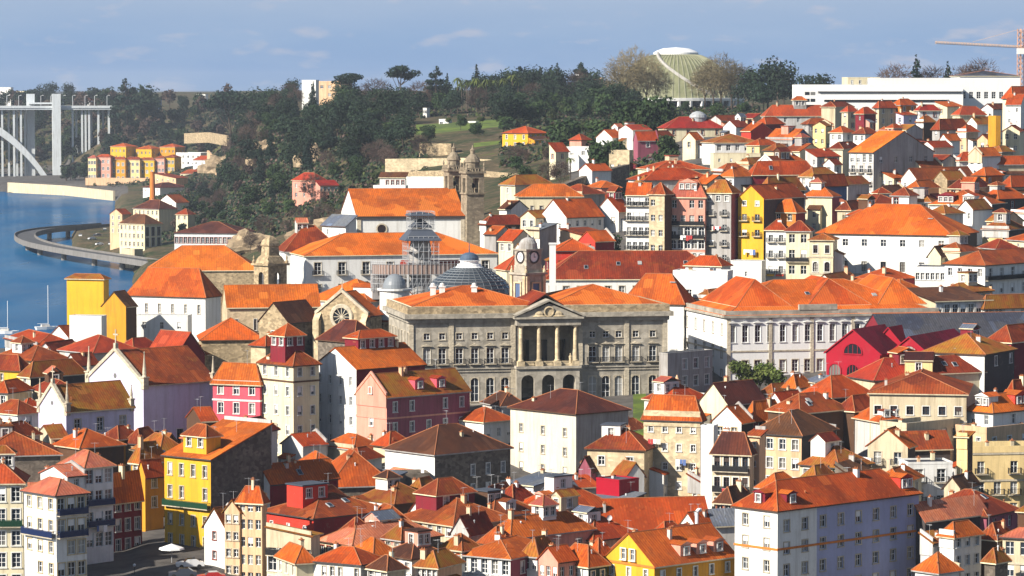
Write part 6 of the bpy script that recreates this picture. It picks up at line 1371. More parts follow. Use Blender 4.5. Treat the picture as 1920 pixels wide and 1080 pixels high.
retwall('grey upper terrace wall under the yellow villa',[(846,287,1440),(940,282,1440),(1034,278,1400)],8,'stone',1450)
retwall('low rubble garden wall under the lawn terraces',[(740,322,1340),(880,318,1310),(1010,330,1230)],8,'stone',1330)
retwall('dark sloping garden wall at the centre of the old town',[(1048,350,950),(1110,326,970),(1180,308,990)],8,'dstone',950)
retwall('pale embankment wall along the far river bank below the bridge',[(14,342,2670),(120,348,2600),(212,358,2470)],9,'beige',2600,'embankment_wall')
retwall('sandy cliff wall beside the apartment blocks',[(345,250,2640),(390,248,2600),(425,254,2540)],8,'stone',2600)
retwall('pale ramp wall descending right of the apartment blocks',[(388,282,2520),(402,300,2430),(414,326,2330)],9,'peach',2450)
# ------------------------------------------------ ground, river
def ramp_list(a,b,n): return [a+(b-a)*k/n for k in range(n)]
Ds=ramp_list(380,1100,60)+ramp_list(1100,2000,45)+ramp_list(2000,3600,60)+ramp_list(3600,9000,14)+[9000,14000]
PXl=[-6000,-3500,-1800,-900]+[-600+12*k for k in range(260)]+[2700,3400,5000,8000]
random.seed(5)
from mathutils import noise as mn
gm=MB(); idx={}
V=[];Fc=[];MI=[]
for i,D in enumerate(Ds):
    for j,px in enumerate(PXl):
        x=(px-960)/F*D; z=ground(x,D)
        if z>0 and D>1000: z+=1.6*mn.noise(Vector((x*.02,D*.02,0)))
        V.append((x,D,z))
n=len(PXl)
for i in range(len(Ds)-1):
    for j in range(n-1):
        Fc.append((i*n+j,i*n+j+1,(i+1)*n+j+1,(i+1)*n+j)); D=Ds[i]; px=PXl[j]
        green=(D>1180 and px<1180) or (D>1330) or (D>950 and 640<px<1060)
        MI.append(2 if (775<px<940 and 1585<D<1690) or (880<px<1040 and 1440<D<1475) or (1176<px<1212 and 600<D<660) else 1 if green and not (D>2400 and px<235 and ground((px-960)/F*D,D)<10) else 0)
me=bpy.data.meshes.new('ground'); me.from_pydata(V,[],Fc); me.polygons.foreach_set('material_index',MI)
g=N('paved_ground'); p=pos(g); a_=g.noise(p,.25,5); PAVE=g.fin(g.mix(g.ramp(a_,[(.35,0.0),(.65,1.0)]),(.055,.05,.047),(.11,.10,.09)),.9)  # paving kept near black so its colour also carries the alley shade
g=N('hillside_ground'); p=pos(g); a_=g.noise(p,.035,6,.65); b_=g.noise(p,.25,5,.7)
c_=g.mix(g.ramp(a_,[(.42,0.0),(.56,1.0)]),(.028,.042,.016),(.085,.065,.038)); c_=g.mix(g.ramp(b_,[(.52,0.0),(.66,1.0)]),c_,(.17,.125,.075)); c_=g.mix(g.ramp(a_,[(.60,0.0),(.68,.6)]),c_,(.09,.13,.02))
HILL=g.fin(c_,.95,b_,.6,.5,.1)
g=N('lawn_ground'); p=pos(g); a_=g.noise(p,.12,5,.7); LAWN=g.fin(g.mix(g.ramp(a_,[(.4,0.0),(.6,1.0)]),(.13,.18,.018),(.06,.09,.02)),.95)
me.materials.append(PAVE); me.materials.append(HILL); me.materials.append(LAWN); me.polygons.foreach_set('use_smooth',[True]*len(me.polygons))
tag(link('ground',me),None,None,None,'structure')
m=MB(); ys=[(390,-3),(330,1),(250,14),(150,42),(60,68),(-30,74),(-400,72),(-2500,75),(-6000,60)]
for (y0,z0),(y1,z1_) in zip(ys,ys[1:]):
    for k in range(-20,20): m.poly([(k*300,y1,z1_),(k*300+300,y1,z1_),(k*300+300,y0,z0),(k*300,y0,z0)])
tag(m.obj('near_bank_ground',HILL),None,None,None,'structure')
m=MB(); m.poly([(-4000,300,0),(4000,300,0),(4000,14000,0),(-4000,14000,0)])
g=N('river_water'); p=pos(g); n1=g.noise(g.map(p,(.10,.035,1)),1.0,4,.6); n2=g.noise(g.map(p,(.010,.004,1)),1.0,3,.5)
dcol=g.mix(g.ramp(n2,[(.35,0.0),(.7,1.0)]),(.006,.080,.20),(.012,.115,.26))
df=g.n('ShaderNodeBsdfDiffuse'); gs=g.n('ShaderNodeBsdfGlossy'); gs.inputs['Roughness'].default_value=.12; ms=g.n('ShaderNodeMixShader'); ms.inputs[0].default_value=.30
bp=g.n('ShaderNodeBump'); bp.inputs['Strength'].default_value=.5; bp.inputs['Distance'].default_value=.5; g.l(n1,bp.inputs['Height'])
n3=g.noise(g.map(p,(.03,.008,1)),1.0,3,.6); g.l(g.ramp(n3,[(.3,.08),(.7,.32)]),ms.inputs[0])
g.l(dcol,df.inputs[0]); g.l(bp.outputs[0],gs.inputs['Normal']); g.l(df.outputs[0],ms.inputs[1]); g.l(gs.outputs[0],ms.inputs[2]); g.l(ms.outputs[0],g.nt.nodes['Material Output'].inputs['Surface']); WATER=g.mat
tag(m.obj('river_water',WATER),None,None,None,'structure')
# car park apron on the river bank
# ------------------------------------------------ trees
def leafmat(name,c1,c2):
    g=N(name); p=pos(g); oi=g.n('ShaderNodeObjectInfo').outputs['Random']
    a_=g.noise(p,.22,3,.6); b_=g.noise(p,1.7,2)
    c=g.mix(g.ramp(a_,[(.35,0.0),(.65,1.0)]),c1,c2); c=g.mix(g.ramp(b_,[(.4,0.0),(.7,.5)]),c,sc3(c1,.55))
    hs=g.n('ShaderNodeHueSaturation'); g.l(c,hs.inputs['Color']); mr=g.n('ShaderNodeMapRange'); mr.inputs[3].default_value=.7; mr.inputs[4].default_value=1.3; g.l(oi,mr.inputs[0]); g.l(mr.outputs[0],hs.inputs['Value'])
    return g.fin(hs.outputs[0],.8,spec=.15)
LF=dict(dark=leafmat('dark_evergreen_leaves',(.013,.027,.016),(.026,.044,.021)),pine=leafmat('pine_needles',(.010,.025,.018),(.021,.038,.022)),olive=leafmat('olive_leaves',(.035,.052,.016),(.07,.085,.025)),
  bare=leafmat('bare_twigs',(.070,.046,.040),(.125,.085,.065)),bare2=leafmat('golden_twigs',(.17,.14,.075),(.25,.20,.11)),ever=leafmat('mid_green_leaves',(.020,.042,.016),(.044,.07,.022)),palm=leafmat('palm_fronds',(.06,.09,.02),(.13,.15,.04)))
BARK=wallmat('bark',(.10,.075,.055),.4,.3)
def leaves(cl,n,sz,rng,flat=0.0):
    m=MB(); tot=sum(c[3]*c[4]*c[5] for c in cl)
    for (x,y,z,rx,ry,rz) in cl:
        k=max(4,int(n*rx*ry*rz/tot))
        for _ in range(k):
            d=Vector((rng.gauss(0,1),rng.gauss(0,1),rng.gauss(0,1))).normalized(); r=rng.random()**.28*rng.uniform(.85,1.12)
            c=Vector((x+d.x*rx*r,y+d.y*ry*r,z+d.z*rz*r)); nn=(d+Vector((rng.gauss(0,.6),rng.gauss(0,.6),rng.gauss(0,.6)+.2))).normalized()
            u=nn.orthogonal().normalized(); v=nn.cross(u); an=rng.uniform(0,6.3); u,v=u*math.cos(an)+v*math.sin(an),v*math.cos(an)-u*math.sin(an)
            s=sz*rng.uniform(.55,1.25); m.poly([c-u*s-v*s*.5,c+u*s*.2-v*s*.7,c+u*s+v*s*.3,c-u*s*.3+v*s*.8])
    return m
def trunk(h,r,limbs,rng):
    m=MB(); pts=[Vector((0,0,-1.5))]
    for k in range(1,5): pts.append(Vector((rng.uniform(-.25,.25)*k*.5,rng.uniform(-.25,.25)*k*.5,h*k/4)))
    for k in range(4): m.tube(pts[k],pts[k+1],r*(1-.17*k),7,0,r*(1-.17*(k+1)))
    for e in limbs:
        s=pts[rng.choice((2,3,3))]; q=Vector(e); mid=(s+q)/2+Vector((0,0,-.06*(q-s).length)); m.tube(s,mid,r*.42,5,0,r*.3); m.tube(mid,q,r*.3,5,0,r*.12)
    return m
TP={}
def proto(kind):
    rng=random.Random('tree'+kind)
    if kind in('dark0','dark1','ever','olive'):
        cl=[]; H_={'dark0':15,'dark1':18,'ever':12,'olive':5.5}[kind]; w=H_*.36
        for k in range(9 if H_>8 else 6):
            an=rng.uniform(0,6.3); rr=w*rng.uniform(.2,.75); rz=rng.uniform(.18,.28)*H_; z=rng.uniform(.42,.86)*H_
            cl.append((rr*math.cos(an),rr*math.sin(an),z,rz*1.15,rz*1.15,rz*.8))
        cl.append((0,0,H_*.62,w*.7,w*.7,H_*.3))
        return leaves(cl,1500 if H_>8 else 700,.55 if H_>8 else .33,rng),trunk(H_*.7,H_*.022,[c[:3] for c in cl[:6]],rng),{'dark0':'dark','dark1':'dark','ever':'ever','olive':'olive'}[kind]
    if kind=='leafy':
        cl=[(rng.uniform(-1.6,1.6),rng.uniform(-1.6,1.6),rng.uniform(4.5,7.6),1.5,1.5,1.2) for k in range(8)]
        return leaves(cl,900,.3,rng),trunk(5.5,.2,[c[:3] for c in cl[:5]],rng),'palm'
    if kind=='umbrella':
        cl=[]
        for k in range(8):
            an=k*.785+rng.uniform(-.3,.3); rr=rng.uniform(2.5,6.5); cl.append((rr*math.cos(an),rr*math.sin(an),16+rng.uniform(-1.5,1.8),3.2,3.2,1.4))
        cl.append((0,0,18,4,4,1.6)); return leaves(cl,1500,.5,rng),trunk(15,.5,[c[:3] for c in cl],rng),'pine'
    if kind=='cedar':
        cl=[]
        for z,rr in ((8,5.5),(11,5),(14,4.5),(17,3.2),(19.5,1.8)):
            for k in range(4):
                an=rng.uniform(0,6.3); cl.append((rr*.6*math.cos(an),rr*.6*math.sin(an),z+rng.uniform(-.8,.8),rr*.55,rr*.55,.8))
        return leaves(cl,1500,.5,rng),trunk(19,.45,[c[:3] for c in cl],rng),'pine'
    if kind=='conifer':
        cl=[(rng.uniform(-.4,.4),rng.uniform(-.4,.4),3+k*1.7,max(.5,3.6-k*.34),max(.5,3.6-k*.34),1.3) for k in range(10)]
        return leaves(cl,1300,.5,rng),trunk(17,.35,[],rng),'pine'
    if kind in('bare','plane'):
        m=MB(); tr=MB(); H_=14 if kind=='bare' else 20
        def br(p,d,ln,r,lv):
            q=p+d*ln; (tr if lv<2 else m).tube(p,q,r,5 if lv<2 else 3,0,r*.6)
            if lv>=4: return
            for _ in range((3,4,4,4)[lv]):
                nd=(d+Vector((rng.gauss(0,.5),rng.gauss(0,.5),rng.gauss(.1,.35)))).normalized(); br(p+d*ln*rng.uniform(.55,1),nd,ln*rng.uniform(.55,.8),max(r*.55,.075),lv+1)
        br(Vector((0,0,-1)),Vector((0,0,1)),H_*.36,H_*.022,0)
        for f in range(260 if kind=='bare' else 480):     # clusters of last fine twigs
            an=rng.uniform(0,6.3); d=Vector((rng.gauss(0,1),rng.gauss(0,1),rng.gauss(.2,.8))).normalized(); c=Vector((0,0,H_*.62))+Vector((d.x*H_*.34,d.y*H_*.34,d.z*H_*.34))*rng.uniform(.55,1.05)
            for _ in range(3):
                e=c+(d+Vector((rng.gauss(0,.7),rng.gauss(0,.7),rng.gauss(0,.7)))).normalized()*rng.uniform(.9,2.0); m.tube(c,e,.06,3,0,.03)
        return m,tr,'bare' if kind=='bare' else 'bare2'
    if kind=='tallpalm':
        m=MB(); tr=MB(); tr.tube((0,0,-1),(.3,0,15),.32,7,0,.24)
        for k in range(30):
            an=k*2.4; el=rng.uniform(-.4,1.1); d=Vector((math.cos(an),math.sin(an),0)); p=Vector((.3,0,15)); pr=None
            s=Vector((-d.y,d.x,0))
            for j in range(5):
                q=p+d*(.65)+Vector((0,0,(.5*el-.26*j)))
                w0,w1=.30*math.sin(math.pi*(j+.4)/5.6),.30*math.sin(math.pi*(j+1.4)/5.6)
                m.poly([p-s*w0,p+s*w0,q+s*w1,q-s*w1]); p=q
        return m,tr,'palm'
def tree(kind,label,x,y,sc_=1.0,group=None,rz=None,z=None,name='tree',rng=random):
    if kind not in TP:
        lm,tm,mt=proto(kind); TP[kind]=(lm.data('crown',[LF[mt]]),tm.data('trunk',[BARK]))
    cm,tm=TP[kind]
    T=thing(name,label,'tree',(x,y,(ground(x,y) if z is None else z)-.3),rng.uniform(0,6.3) if rz is None else rz,group)
    T.scale=(sc_*rng.uniform(.9,1.12),sc_*rng.uniform(.9,1.12),sc_*rng.uniform(.88,1.1))
    link('crown',cm,T); link('trunk',tm,T); return T
def tpx(kind,label,px,pytop,D,hp,group=None,name='tree',rng=random):   # crown top at a picture height
    D=D or findD(px,pytop,hp*.62); q=P(px,pytop,D); z=ground(q.x,D); return tree(kind,label,q.x,D,max(.35,(q.z-z)/hp),group,rng=rng,name=name)
HT=dict(dark0=14.4,dark1=17.5,ever=11.7,olive=5.4,umbrella=19.3,cedar=20,conifer=19.5,bare=13.5,plane=19.5,tallpalm=15.8)
rng=random.Random(77)
GR='trees on the wooded hillside'
KL=dict(dark0='dark green evergreen tree in the wood on the hillside',dark1='tall dark evergreen tree in the wood on the hillside',ever='mid green leafy tree in the wood on the hillside',bare='leafless reddish brown tree in the wood on the hillside',olive='small olive green bush tree on the garden slope',conifer='dark pointed conifer in the wood on the hillside',cedar='layered dark conifer in the wood on the hillside')
def wood(px0,px1,D0,D1,n,kinds,s0=.8,s1=1.15,cond=None):
    k=0; tries=0
    while k<n and tries<n*8:
        tries+=1; px=rng.uniform(px0,px1); D=rng.uniform(D0,D1); x=(px-960)/F*D
        if ground(x,D)<6 or (cond and not cond(px,D)): continue
        kd=rng.choice(kinds); tree(kd,KL[kd],x,D,rng.uniform(s0,s1),GR,rng=rng); k+=1
lawn=lambda px,D: not(760<px<945 and 1560<D<1770)
mixd=['dark0','dark1','dark0','ever','dark1','bare']
wood(425,640,1560,1950,36,mixd+['dark0','conifer'],.75,1.1)
wood(640,790,1480,1900,34,mixd+['dark0'],.75,1.1,lawn)
wood(790,1140,1780,1880,26,mixd+['bare','dark0'],.85,1.15)
wood(930,1200,1560,1780,30,['dark0','ever','dark1'],.7,1.0)
wood(1150,1420,1440,1680,26,['olive','ever','olive'],.35,.6)
wood(1040,1240,1240,1560,26,['olive','ever','olive'],.8,1.5)
wood(1020,1150,1560,1840,14,['olive','olive','ever','olive'],.8,1.4)
wood(560,700,1420,1560,14,['bare','bare','ever','olive'],.6,.9)
wood(430,560,1950,2300,18,['dark0','dark1','bare'],1.0,1.3)
wood(330,540,1500,1900,20,['bare','olive','bare','ever'],.5,.9)
wood(380,520,1750,2050,14,['dark0','bare','ever'],.5,.8)
wood(700,790,1400,1480,6,['olive','bare'],.7,1.0)
wood(1130,1240,1180,1330,8,['olive','ever'],.5,.8)
wood(780,1040,1490,1700,20,['olive','olive','ever'],.45,.8)
wood(925,1060,1020,1330,16,['olive','bare','ever'],.5,.8)
wood(420,640,1200,1480,16,['bare','olive','bare'],.45,.8)
wood(785,1135,1870,1950,20,['dark1','dark1','conifer','bare','cedar'],1.1,1.35)
# the far wood beyond the bridge and the apartment blocks reads as one mass
fm=MB()
for a0,a1,d0,d1,nn,s0 in ((205,440,2700,3060,62,1.25),(-80,215,3060,3420,78,1.4),(-70,125,2985,3085,34,.9),(110,200,2860,3080,26,1.1),(120,165,2700,2820,14,.8),(190,340,2790,2900,30,.9),(408,470,1950,2500,46,.62),(350,400,1950,2250,20,.45),(330,470,1620,1950,40,.5),(412,440,2480,2640,10,.6)):
    for _ in range(nn):
        px=rng.uniform(a0,a1); D=rng.uniform(d0,d1); x=(px-960)/F*D; z=ground(x,D)
        if z<7: continue
        s=s0*rng.uniform(.75,1.2); cl=[(x,D,z+9*s,4*s,4*s,4.5*s)]
        for k in range(5):
            an=rng.uniform(0,6.3); r_=s*rng.uniform(1.5,4); cl.append((x+r_*math.cos(an),D+r_*math.sin(an),z+s*rng.uniform(5,13),2.6*s,2.6*s,2.2*s))
        t=leaves(cl,420,.85*s**.5,rng); mi=rng.choice((0,0,0,1,2)); off_=len(fm.v); fm.v+=t.v; fm.f+=[tuple(i+off_ for i in f) for f in t.f]; fm.m+=[mi]*len(t.f); fm.uv+=[None]*len(t.f)
        fm.tube((x,D,z-1),(x,D,z+9*s),.35,5,3)
tag(fm.obj('far_wood',[LF['dark'],LF['ever'],LF['bare'],BARK]),'dark far wood on the hills behind the bridge and the apartment blocks','wood',None,'stuff')
# trees one can single out on the skyline
for kd,lab,px,py,D,nm in [
 ('umbrella','big umbrella pine leaning over the pale block on the ridge',655,128,1900,'pine_tree'),('umbrella','flat topped umbrella pine right of the big one on the ridge',752,126,1905,'pine_tree'),
 ('conifer','pointed dark conifer left of the tallest ridge conifer',808,136,1900,'conifer'),('conifer','short dark conifer between two ridge conifers',838,132,1910,'conifer'),('conifer','tallest pointed conifer on the ridge above the palms',893,123,1900,'conifer'),
 ('dark1','round dark evergreen on the ridge right of the tallest conifer',938,136,1905,'tree'),('dark1','broad dark evergreen on the ridge, left of the leafless tree',1000,132,1900,'tree'),('cedar','dark cedar on the ridge between evergreens',1035,134,1895,'cedar'),
 ('bare','leafless brown tree on the ridge near the distant white block',1085,138,1890,'tree'),('cedar','layered cedar standing above the far wood beyond the bridge',238,157,2850,'cedar'),('dark0','round dark tree beside the layered cedar above the far wood',275,165,2880,'tree'),
 ('dark1','dark tree crest at the far left above the bridge deck',92,152,3500,'tree'),('dark1','second dark crest tree beyond the twin piers',128,160,3450,'tree'),('dark1','dark tree mass crest left of the white square tower',470,160,2250,'tree'),('dark0','dark evergreen on the ridge just left of the white tower',535,160,2150,'tree'),('umbrella','small umbrella pine on the far ridge left of the crest trees',430,156,2400,'pine_tree'),
 ('bare','purple brown leafless tree between the two umbrella pines',705,140,1880,'tree'),('cedar','broad black green pine right of the arena dome',1440,116,1700,'pine_tree'),('dark1','dark evergreen pressed against the broad pine by the arena',1470,124,1720,'tree'),('dark1','tall dark pine in front of the broad pine by the arena',1412,122,1690,'pine_tree'),('dark1','dark pine at the right flank of the broad pine by the arena',1458,120,1680,'pine_tree'),('dark0','bushy dark tree under the broad pine by the arena',1432,150,1660,'tree'),('dark0','low dark pine between arena and museum',1545,142,1650,'pine_tree'),('dark0','smaller dark tree left of the museum on the crest',1520,148,1660,'tree'),
 ('conifer','tall lone conifer above the museum roof',1718,92,1480,'conifer'),('conifer','shorter conifer right of the tall lone one above the museum',1777,118,1480,'conifer'),('bare','leafless tree left of the tall lone conifer above the museum',1680,116,1480,'tree'),('bare','leafless tree between the two conifers above the museum',1748,114,1490,'tree'),
 ('bare','leafless tree right of the shorter conifer above the museum',1808,114,1490,'tree'),('bare','last leafless tree near the crane above the museum',1838,112,1480,'tree'),
 ('plane','great leafless plane tree at the left side of the arena dome',1192,100,1790,'plane_tree'),('plane','leafless plane tree in front of the arena dome left side',1232,128,1780,'plane_tree'),('plane','great leafless plane tree at the right side of the arena dome',1352,102,1780,'plane_tree'),('plane','paler leafless plane tree beside the right one at the arena',1322,118,1790,'plane_tree'),
 ('plane','leafless plane tree between the two great ones left of the arena',1212,112,1770,'plane_tree'),('plane','leafless plane tree overlapping the arena dome on its right flank',1338,110,1770,'plane_tree'),('plane','second great leafless plane tree at the left edge of the arena',1172,106,1760,'plane_tree'),('plane','second great leafless plane tree at the right edge of the arena',1372,104,1765,'plane_tree'),('plane','leafless plane tree at the far left foot of the arena dome',1165,130,1800,'plane_tree'),('plane','leafless plane tree at the far right foot of the arena dome',1384,116,1800,'plane_tree'),
 ('dark0','dark round tree below the arena colonnade',1196,180,1760,'tree'),('ever','dark garden tree between the lilac house and the gable',1250,255,1060,'tree'),('ever','dark garden bush tree beside the pale stone cube',1155,262,1090,'tree'),('ever','second dark garden tree above the sloping wall',1120,270,1080,'tree'),
 ('tallpalm','palm tree beside the house with steep lean orange roof',1070,290,1120,'palm_tree'),('dark0','dark clipped tree at the foot of the cliff left of the church',462,358,None,'tree'),('ever','dark leafy tree beside the quay wall',415,374,None,'tree'),('olive','green bush tree beside the pink villa',640,372,None,'tree'),('bare','leafless bush on the slope left of the church',600,352,None,'tree'),
 ('ever','dark cypress-like tree on the slope left of the convent',540,372,None,'tree'),('ever','dark tree on the rock below the cliff wood',505,378,None,'tree'),('olive','leafy tree hanging over the dark sloping wall',1160,338,None,'tree'),('ever','dark green creeper tree beside the tall old town row',1140,440,None,'tree')]:
    tpx(kd,lab,px,py,D,HT[kd],None,nm,rng)
for k,px in enumerate((858,866,876,884,894,902,913,925,945,960,972)):
    tpx('tallpalm','slender tall palm in the row on the ridge',px,146+rng.uniform(-4,5),1840+rng.uniform(-12,12),HT['tallpalm'],'palm row on the ridge','palm_tree',rng)
for px,py,w_,lab in ((1392,672,6.5,'left rounded green tree before the neoclassical building'),(1424,680,6,'middle rounded green tree before the neoclassical building'),(1450,688,5.5,'right rounded green tree before the neoclassical building')):
    q=P(px,py,640.0); tree('leafy',lab,q.x,640.0,1.0,None,z=q.z-8.6,rng=rng)
# rock faces on the slope
ROCK=stonemat('rock_face',(.36,.27,.17),.25,.5)
for px,py,D,w_,h_,lab in ((500,285,1800,11,12,'pale rock outcrop high on the wooded slope'),(590,398,1190,13,9,'tan rock face below the pink villa'),(632,392,1200,10,9,'tan rock face left of the hilltop church'),(470,395,1330,12,8,'rock face under the clipped dark tree'),(585,290,1620,9,10,'steep tan rock patch in the middle of the wood'),(420,300,2250,16,12,'bare brown rock shoulder beside the ramp wall')):
    q=P(px,py,D); m=MB(); nu,nv=14,9; Vv=[]
    for i in range(nv+1):
        for j in range(nu):
            an=2*math.pi*j/nu; ph=math.pi/2*i/nv; v=Vector((math.cos(an)*math.cos(ph)*w_,math.sin(an)*math.cos(ph)*w_*.6,math.sin(ph)*h_)); k_=1+.35*mn.noise(v*.16+Vector((px,0,0)))+.18*mn.noise(v*.5); Vv.append(v*k_)
    for i in range(nv):
        for j in range(nu): m.poly([Vv[i*nu+j],Vv[i*nu+(j+1)%nu],Vv[(i+1)*nu+(j+1)%nu],Vv[(i+1)*nu+j]])
    tag(m.obj('rock',ROCK,None,(q.x,q.y,min(ground(q.x,q.y)-1,q.z-h_*.6))),lab,'rock')
# undergrowth covering the wooded slopes: nobody could count it
m=MB(); k=0
areas=[(400,800,1480,1950,2600,lawn),(800,1420,1600,1900,1500,lawn),(170,450,2560,3050,1500,None),(-100,215,2960,3400,2600,None),(420,800,1340,1500,700,None),(1120,1250,960,1200,260,None),(940,1420,1330,1650,1500,None),(380,560,1500,1800,900,None),(270,460,1600,2560,2200,None)]
for a0,a1,d0,d1,nn,cond in areas:
    for _ in range(nn):
        px=rng.uniform(a0,a1); D=rng.uniform(d0,d1); x=(px-960)/F*D; z=ground(x,D)
        if z<7 or (cond and not cond(px,D)): continue
        R0=rng.uniform(.8,2.2)
        for _ in range(9):
            d=Vector((rng.gauss(0,1),rng.gauss(0,1),abs(rng.gauss(0,.8)))).normalized(); c=Vector((x,D,z))+d*R0; u=d.orthogonal().normalized(); v=d.cross(u); s=rng.uniform(.5,1.1)
            m.poly([c-u*s-v*s*.5,c+u*s*.2-v*s*.7,c+u*s+v*s*.3,c-u*s*.3+v*s*.8],rng.choice((0,0,0,1,2)))
tag(m.obj('undergrowth',[LF['dark'],LF['olive'],LF['bare']]),'dense scrub and bushes covering the wooded slopes','undergrowth',None,'stuff')
# ------------------------------------------------ small things
CARP=[N('white_car_paint').fin((.75,.75,.75),.3),N('dark_car_paint').fin((.05,.06,.08),.3),N('red_car_paint').fin((.4,.03,.03),.3)]
TYRE=N('tyre_rubber').fin((.02,.02,.02),.8)
def car(label,x,y,z,rz,pm,group=None):
    T=thing('parked_car',label,'car',(x,y,z),rz,group); m=MB()
    prof_=[(-2.1,.35),(-2.1,.85),(-1.5,.98),(-.9,1.02),(-.4,1.45),(.9,1.48),(1.6,1.02),(2.1,.92),(2.15,.35)]
    for sg in (-1,1):
        pts=[(x_,sg*.85,z_) for x_,z_ in prof_]; m.poly(pts if sg>0 else pts[::-1])
    for (x0,z0),(x1,z1_) in zip(prof_,prof_[1:]): m.poly([(x0,-.85,z0),(x0,.85,z0),(x1,.85,z1_),(x1,-.85,z1_)],1 if (z0>1 and z1_>1.4) or (z0>1.4 and z1_<1.1) else 0)
    m.poly([(-2.1,-.85,.35),(2.15,-.85,.35),(2.15,.85,.35),(-2.1,.85,.35)]); m.obj('body',[pm,GLASS],T)
    for sx_ in (-1.35,1.35):
        for sy_ in (-.8,.8):
            w_=MB(); w_.lathe([(0,-.1),(.33,-.1),(.33,.1),(0,.1)],12); o=w_.obj('wheel',TYRE,T,(sx_,sy_,.33)); o.rotation_euler=(math.pi/2,0,0)
    return T
for k,(px,py,z) in enumerate([(172,446,5),(182,440,5),(206,452,6),(196,431,5),(222,446,6),(150,440,5),(186,452,5),(214,436,6)]):
    D=(ZC-z)/((py-172)/F); x=(px-960)/F*D; z=max(ground(x,D),3)
    car(['white car parked on the riverside lot','dark car parked on the riverside lot','white car parked on the riverside lot'][k%3],x,D,z,rng.uniform(0,3),CARP[k%2 if k%3!=2 else 0],'cars on the riverside car park')
q=P(356,1078,511); car('white car at the shaded quay beside the yellow house',q.x,511,ground(q.x,511)+.1,.2,CARP[0])
for px,D,lab,k in ((338,503,'dark car parked on the quay near the white gabled house',1),(392,500,'red car at the bottom of the quay below the little white gable',2)):
    x=(px-960)/F*D; car(lab,x,D,ground(x,D)+.1,.15,CARP[k])
q=P(322,1046,516); zb=ground(q.x,516)
T=thing('parasol','large white cafe parasol on the quay below the yellow house','parasol',(q.x,516,zb)); m=MB(); m.tube((0,0,0),(0,0,2.6),.05,6); m.obj('pole',METAL,T)
m=MB(); m.lathe([(2.0,2.1),(1.9,2.35),(.1,2.95),(0,3.0)],8); m.lathe([(1.9,2.34),(0,2.9)],8); m.obj('canopy',WHITEP,T)
q=P(252,1060,508); zb=ground(q.x,508); T=thing('street_lamp','lamp post with white globe in the shaded alley mouth','lamp post',(q.x,508,zb)); hh=q.z-zb
m=MB(); m.tube((0,0,0),(0,0,hh-.2),.06,6,0,.045); m.obj('post',IRON,T); m=MB(); m.lathe([(0,hh-.25),(.2,hh-.1),(.24,hh+.05),(.15,hh+.22),(0,hh+.28)],10); m.obj('globe',WHITEP,T)
for k,(px,py,lab,mh) in enumerate([(10,612,'white sailing boat moored at the far left of the river',10),(86,604,'white sailing boat near the yellow tower',14),(76,622,'small white motor boat below the moored sailing boats',0)]):
    D=ZC/((py+14-172)/F); q=P(px,py+14,D)
    T=thing('sailing_boat' if mh else 'motor_boat',lab,'boat',(q.x,q.y,0),.4*k); m=MB()
    ring=[(-4,0),(-3.6,1.1),(0,1.4),(2.6,1.0),(4.6,0),(2.6,-1.0),(0,-1.4),(-3.6,-1.1)]
    for (x0,y0),(x1,y1) in zip(ring,ring[1:]+ring[:1]): m.poly([(x0*.85,y0*.7,-.4),(x1*.85,y1*.7,-.4),(x1,y1,1.0),(x0,y0,1.0)][::-1])
    m.poly([(x,y,.95) for x,y in ring][::-1]); m.obj('hull',WHITEP,T); m=MB(); m.box(-1.6,1.2,-.7,.7,.9,1.7); m.obj('cabin',W['lgrey'],T)
    if mh: m=MB(); m.tube((.8,0,.9),(.8,0,mh+.9),.09,6); m.tube((.8,0,2),(-3,0,2.0),.07,5); m.obj('mast',WHITEP,T)
T_,a_,b_,h_=HS['low beige house with mossy hip roof hung with ivy']
leaves([(-a_*.15,-b_/2,h_-1.0,a_*.38,.35,1.5),(a_*.28,-b_/2,h_-1.6,a_*.2,.35,1.8),(-a_/2,-b_*.38,h_-2,.4,.5,2.2)],900,.2,rng).obj('ivy',LF['ever'],T_)
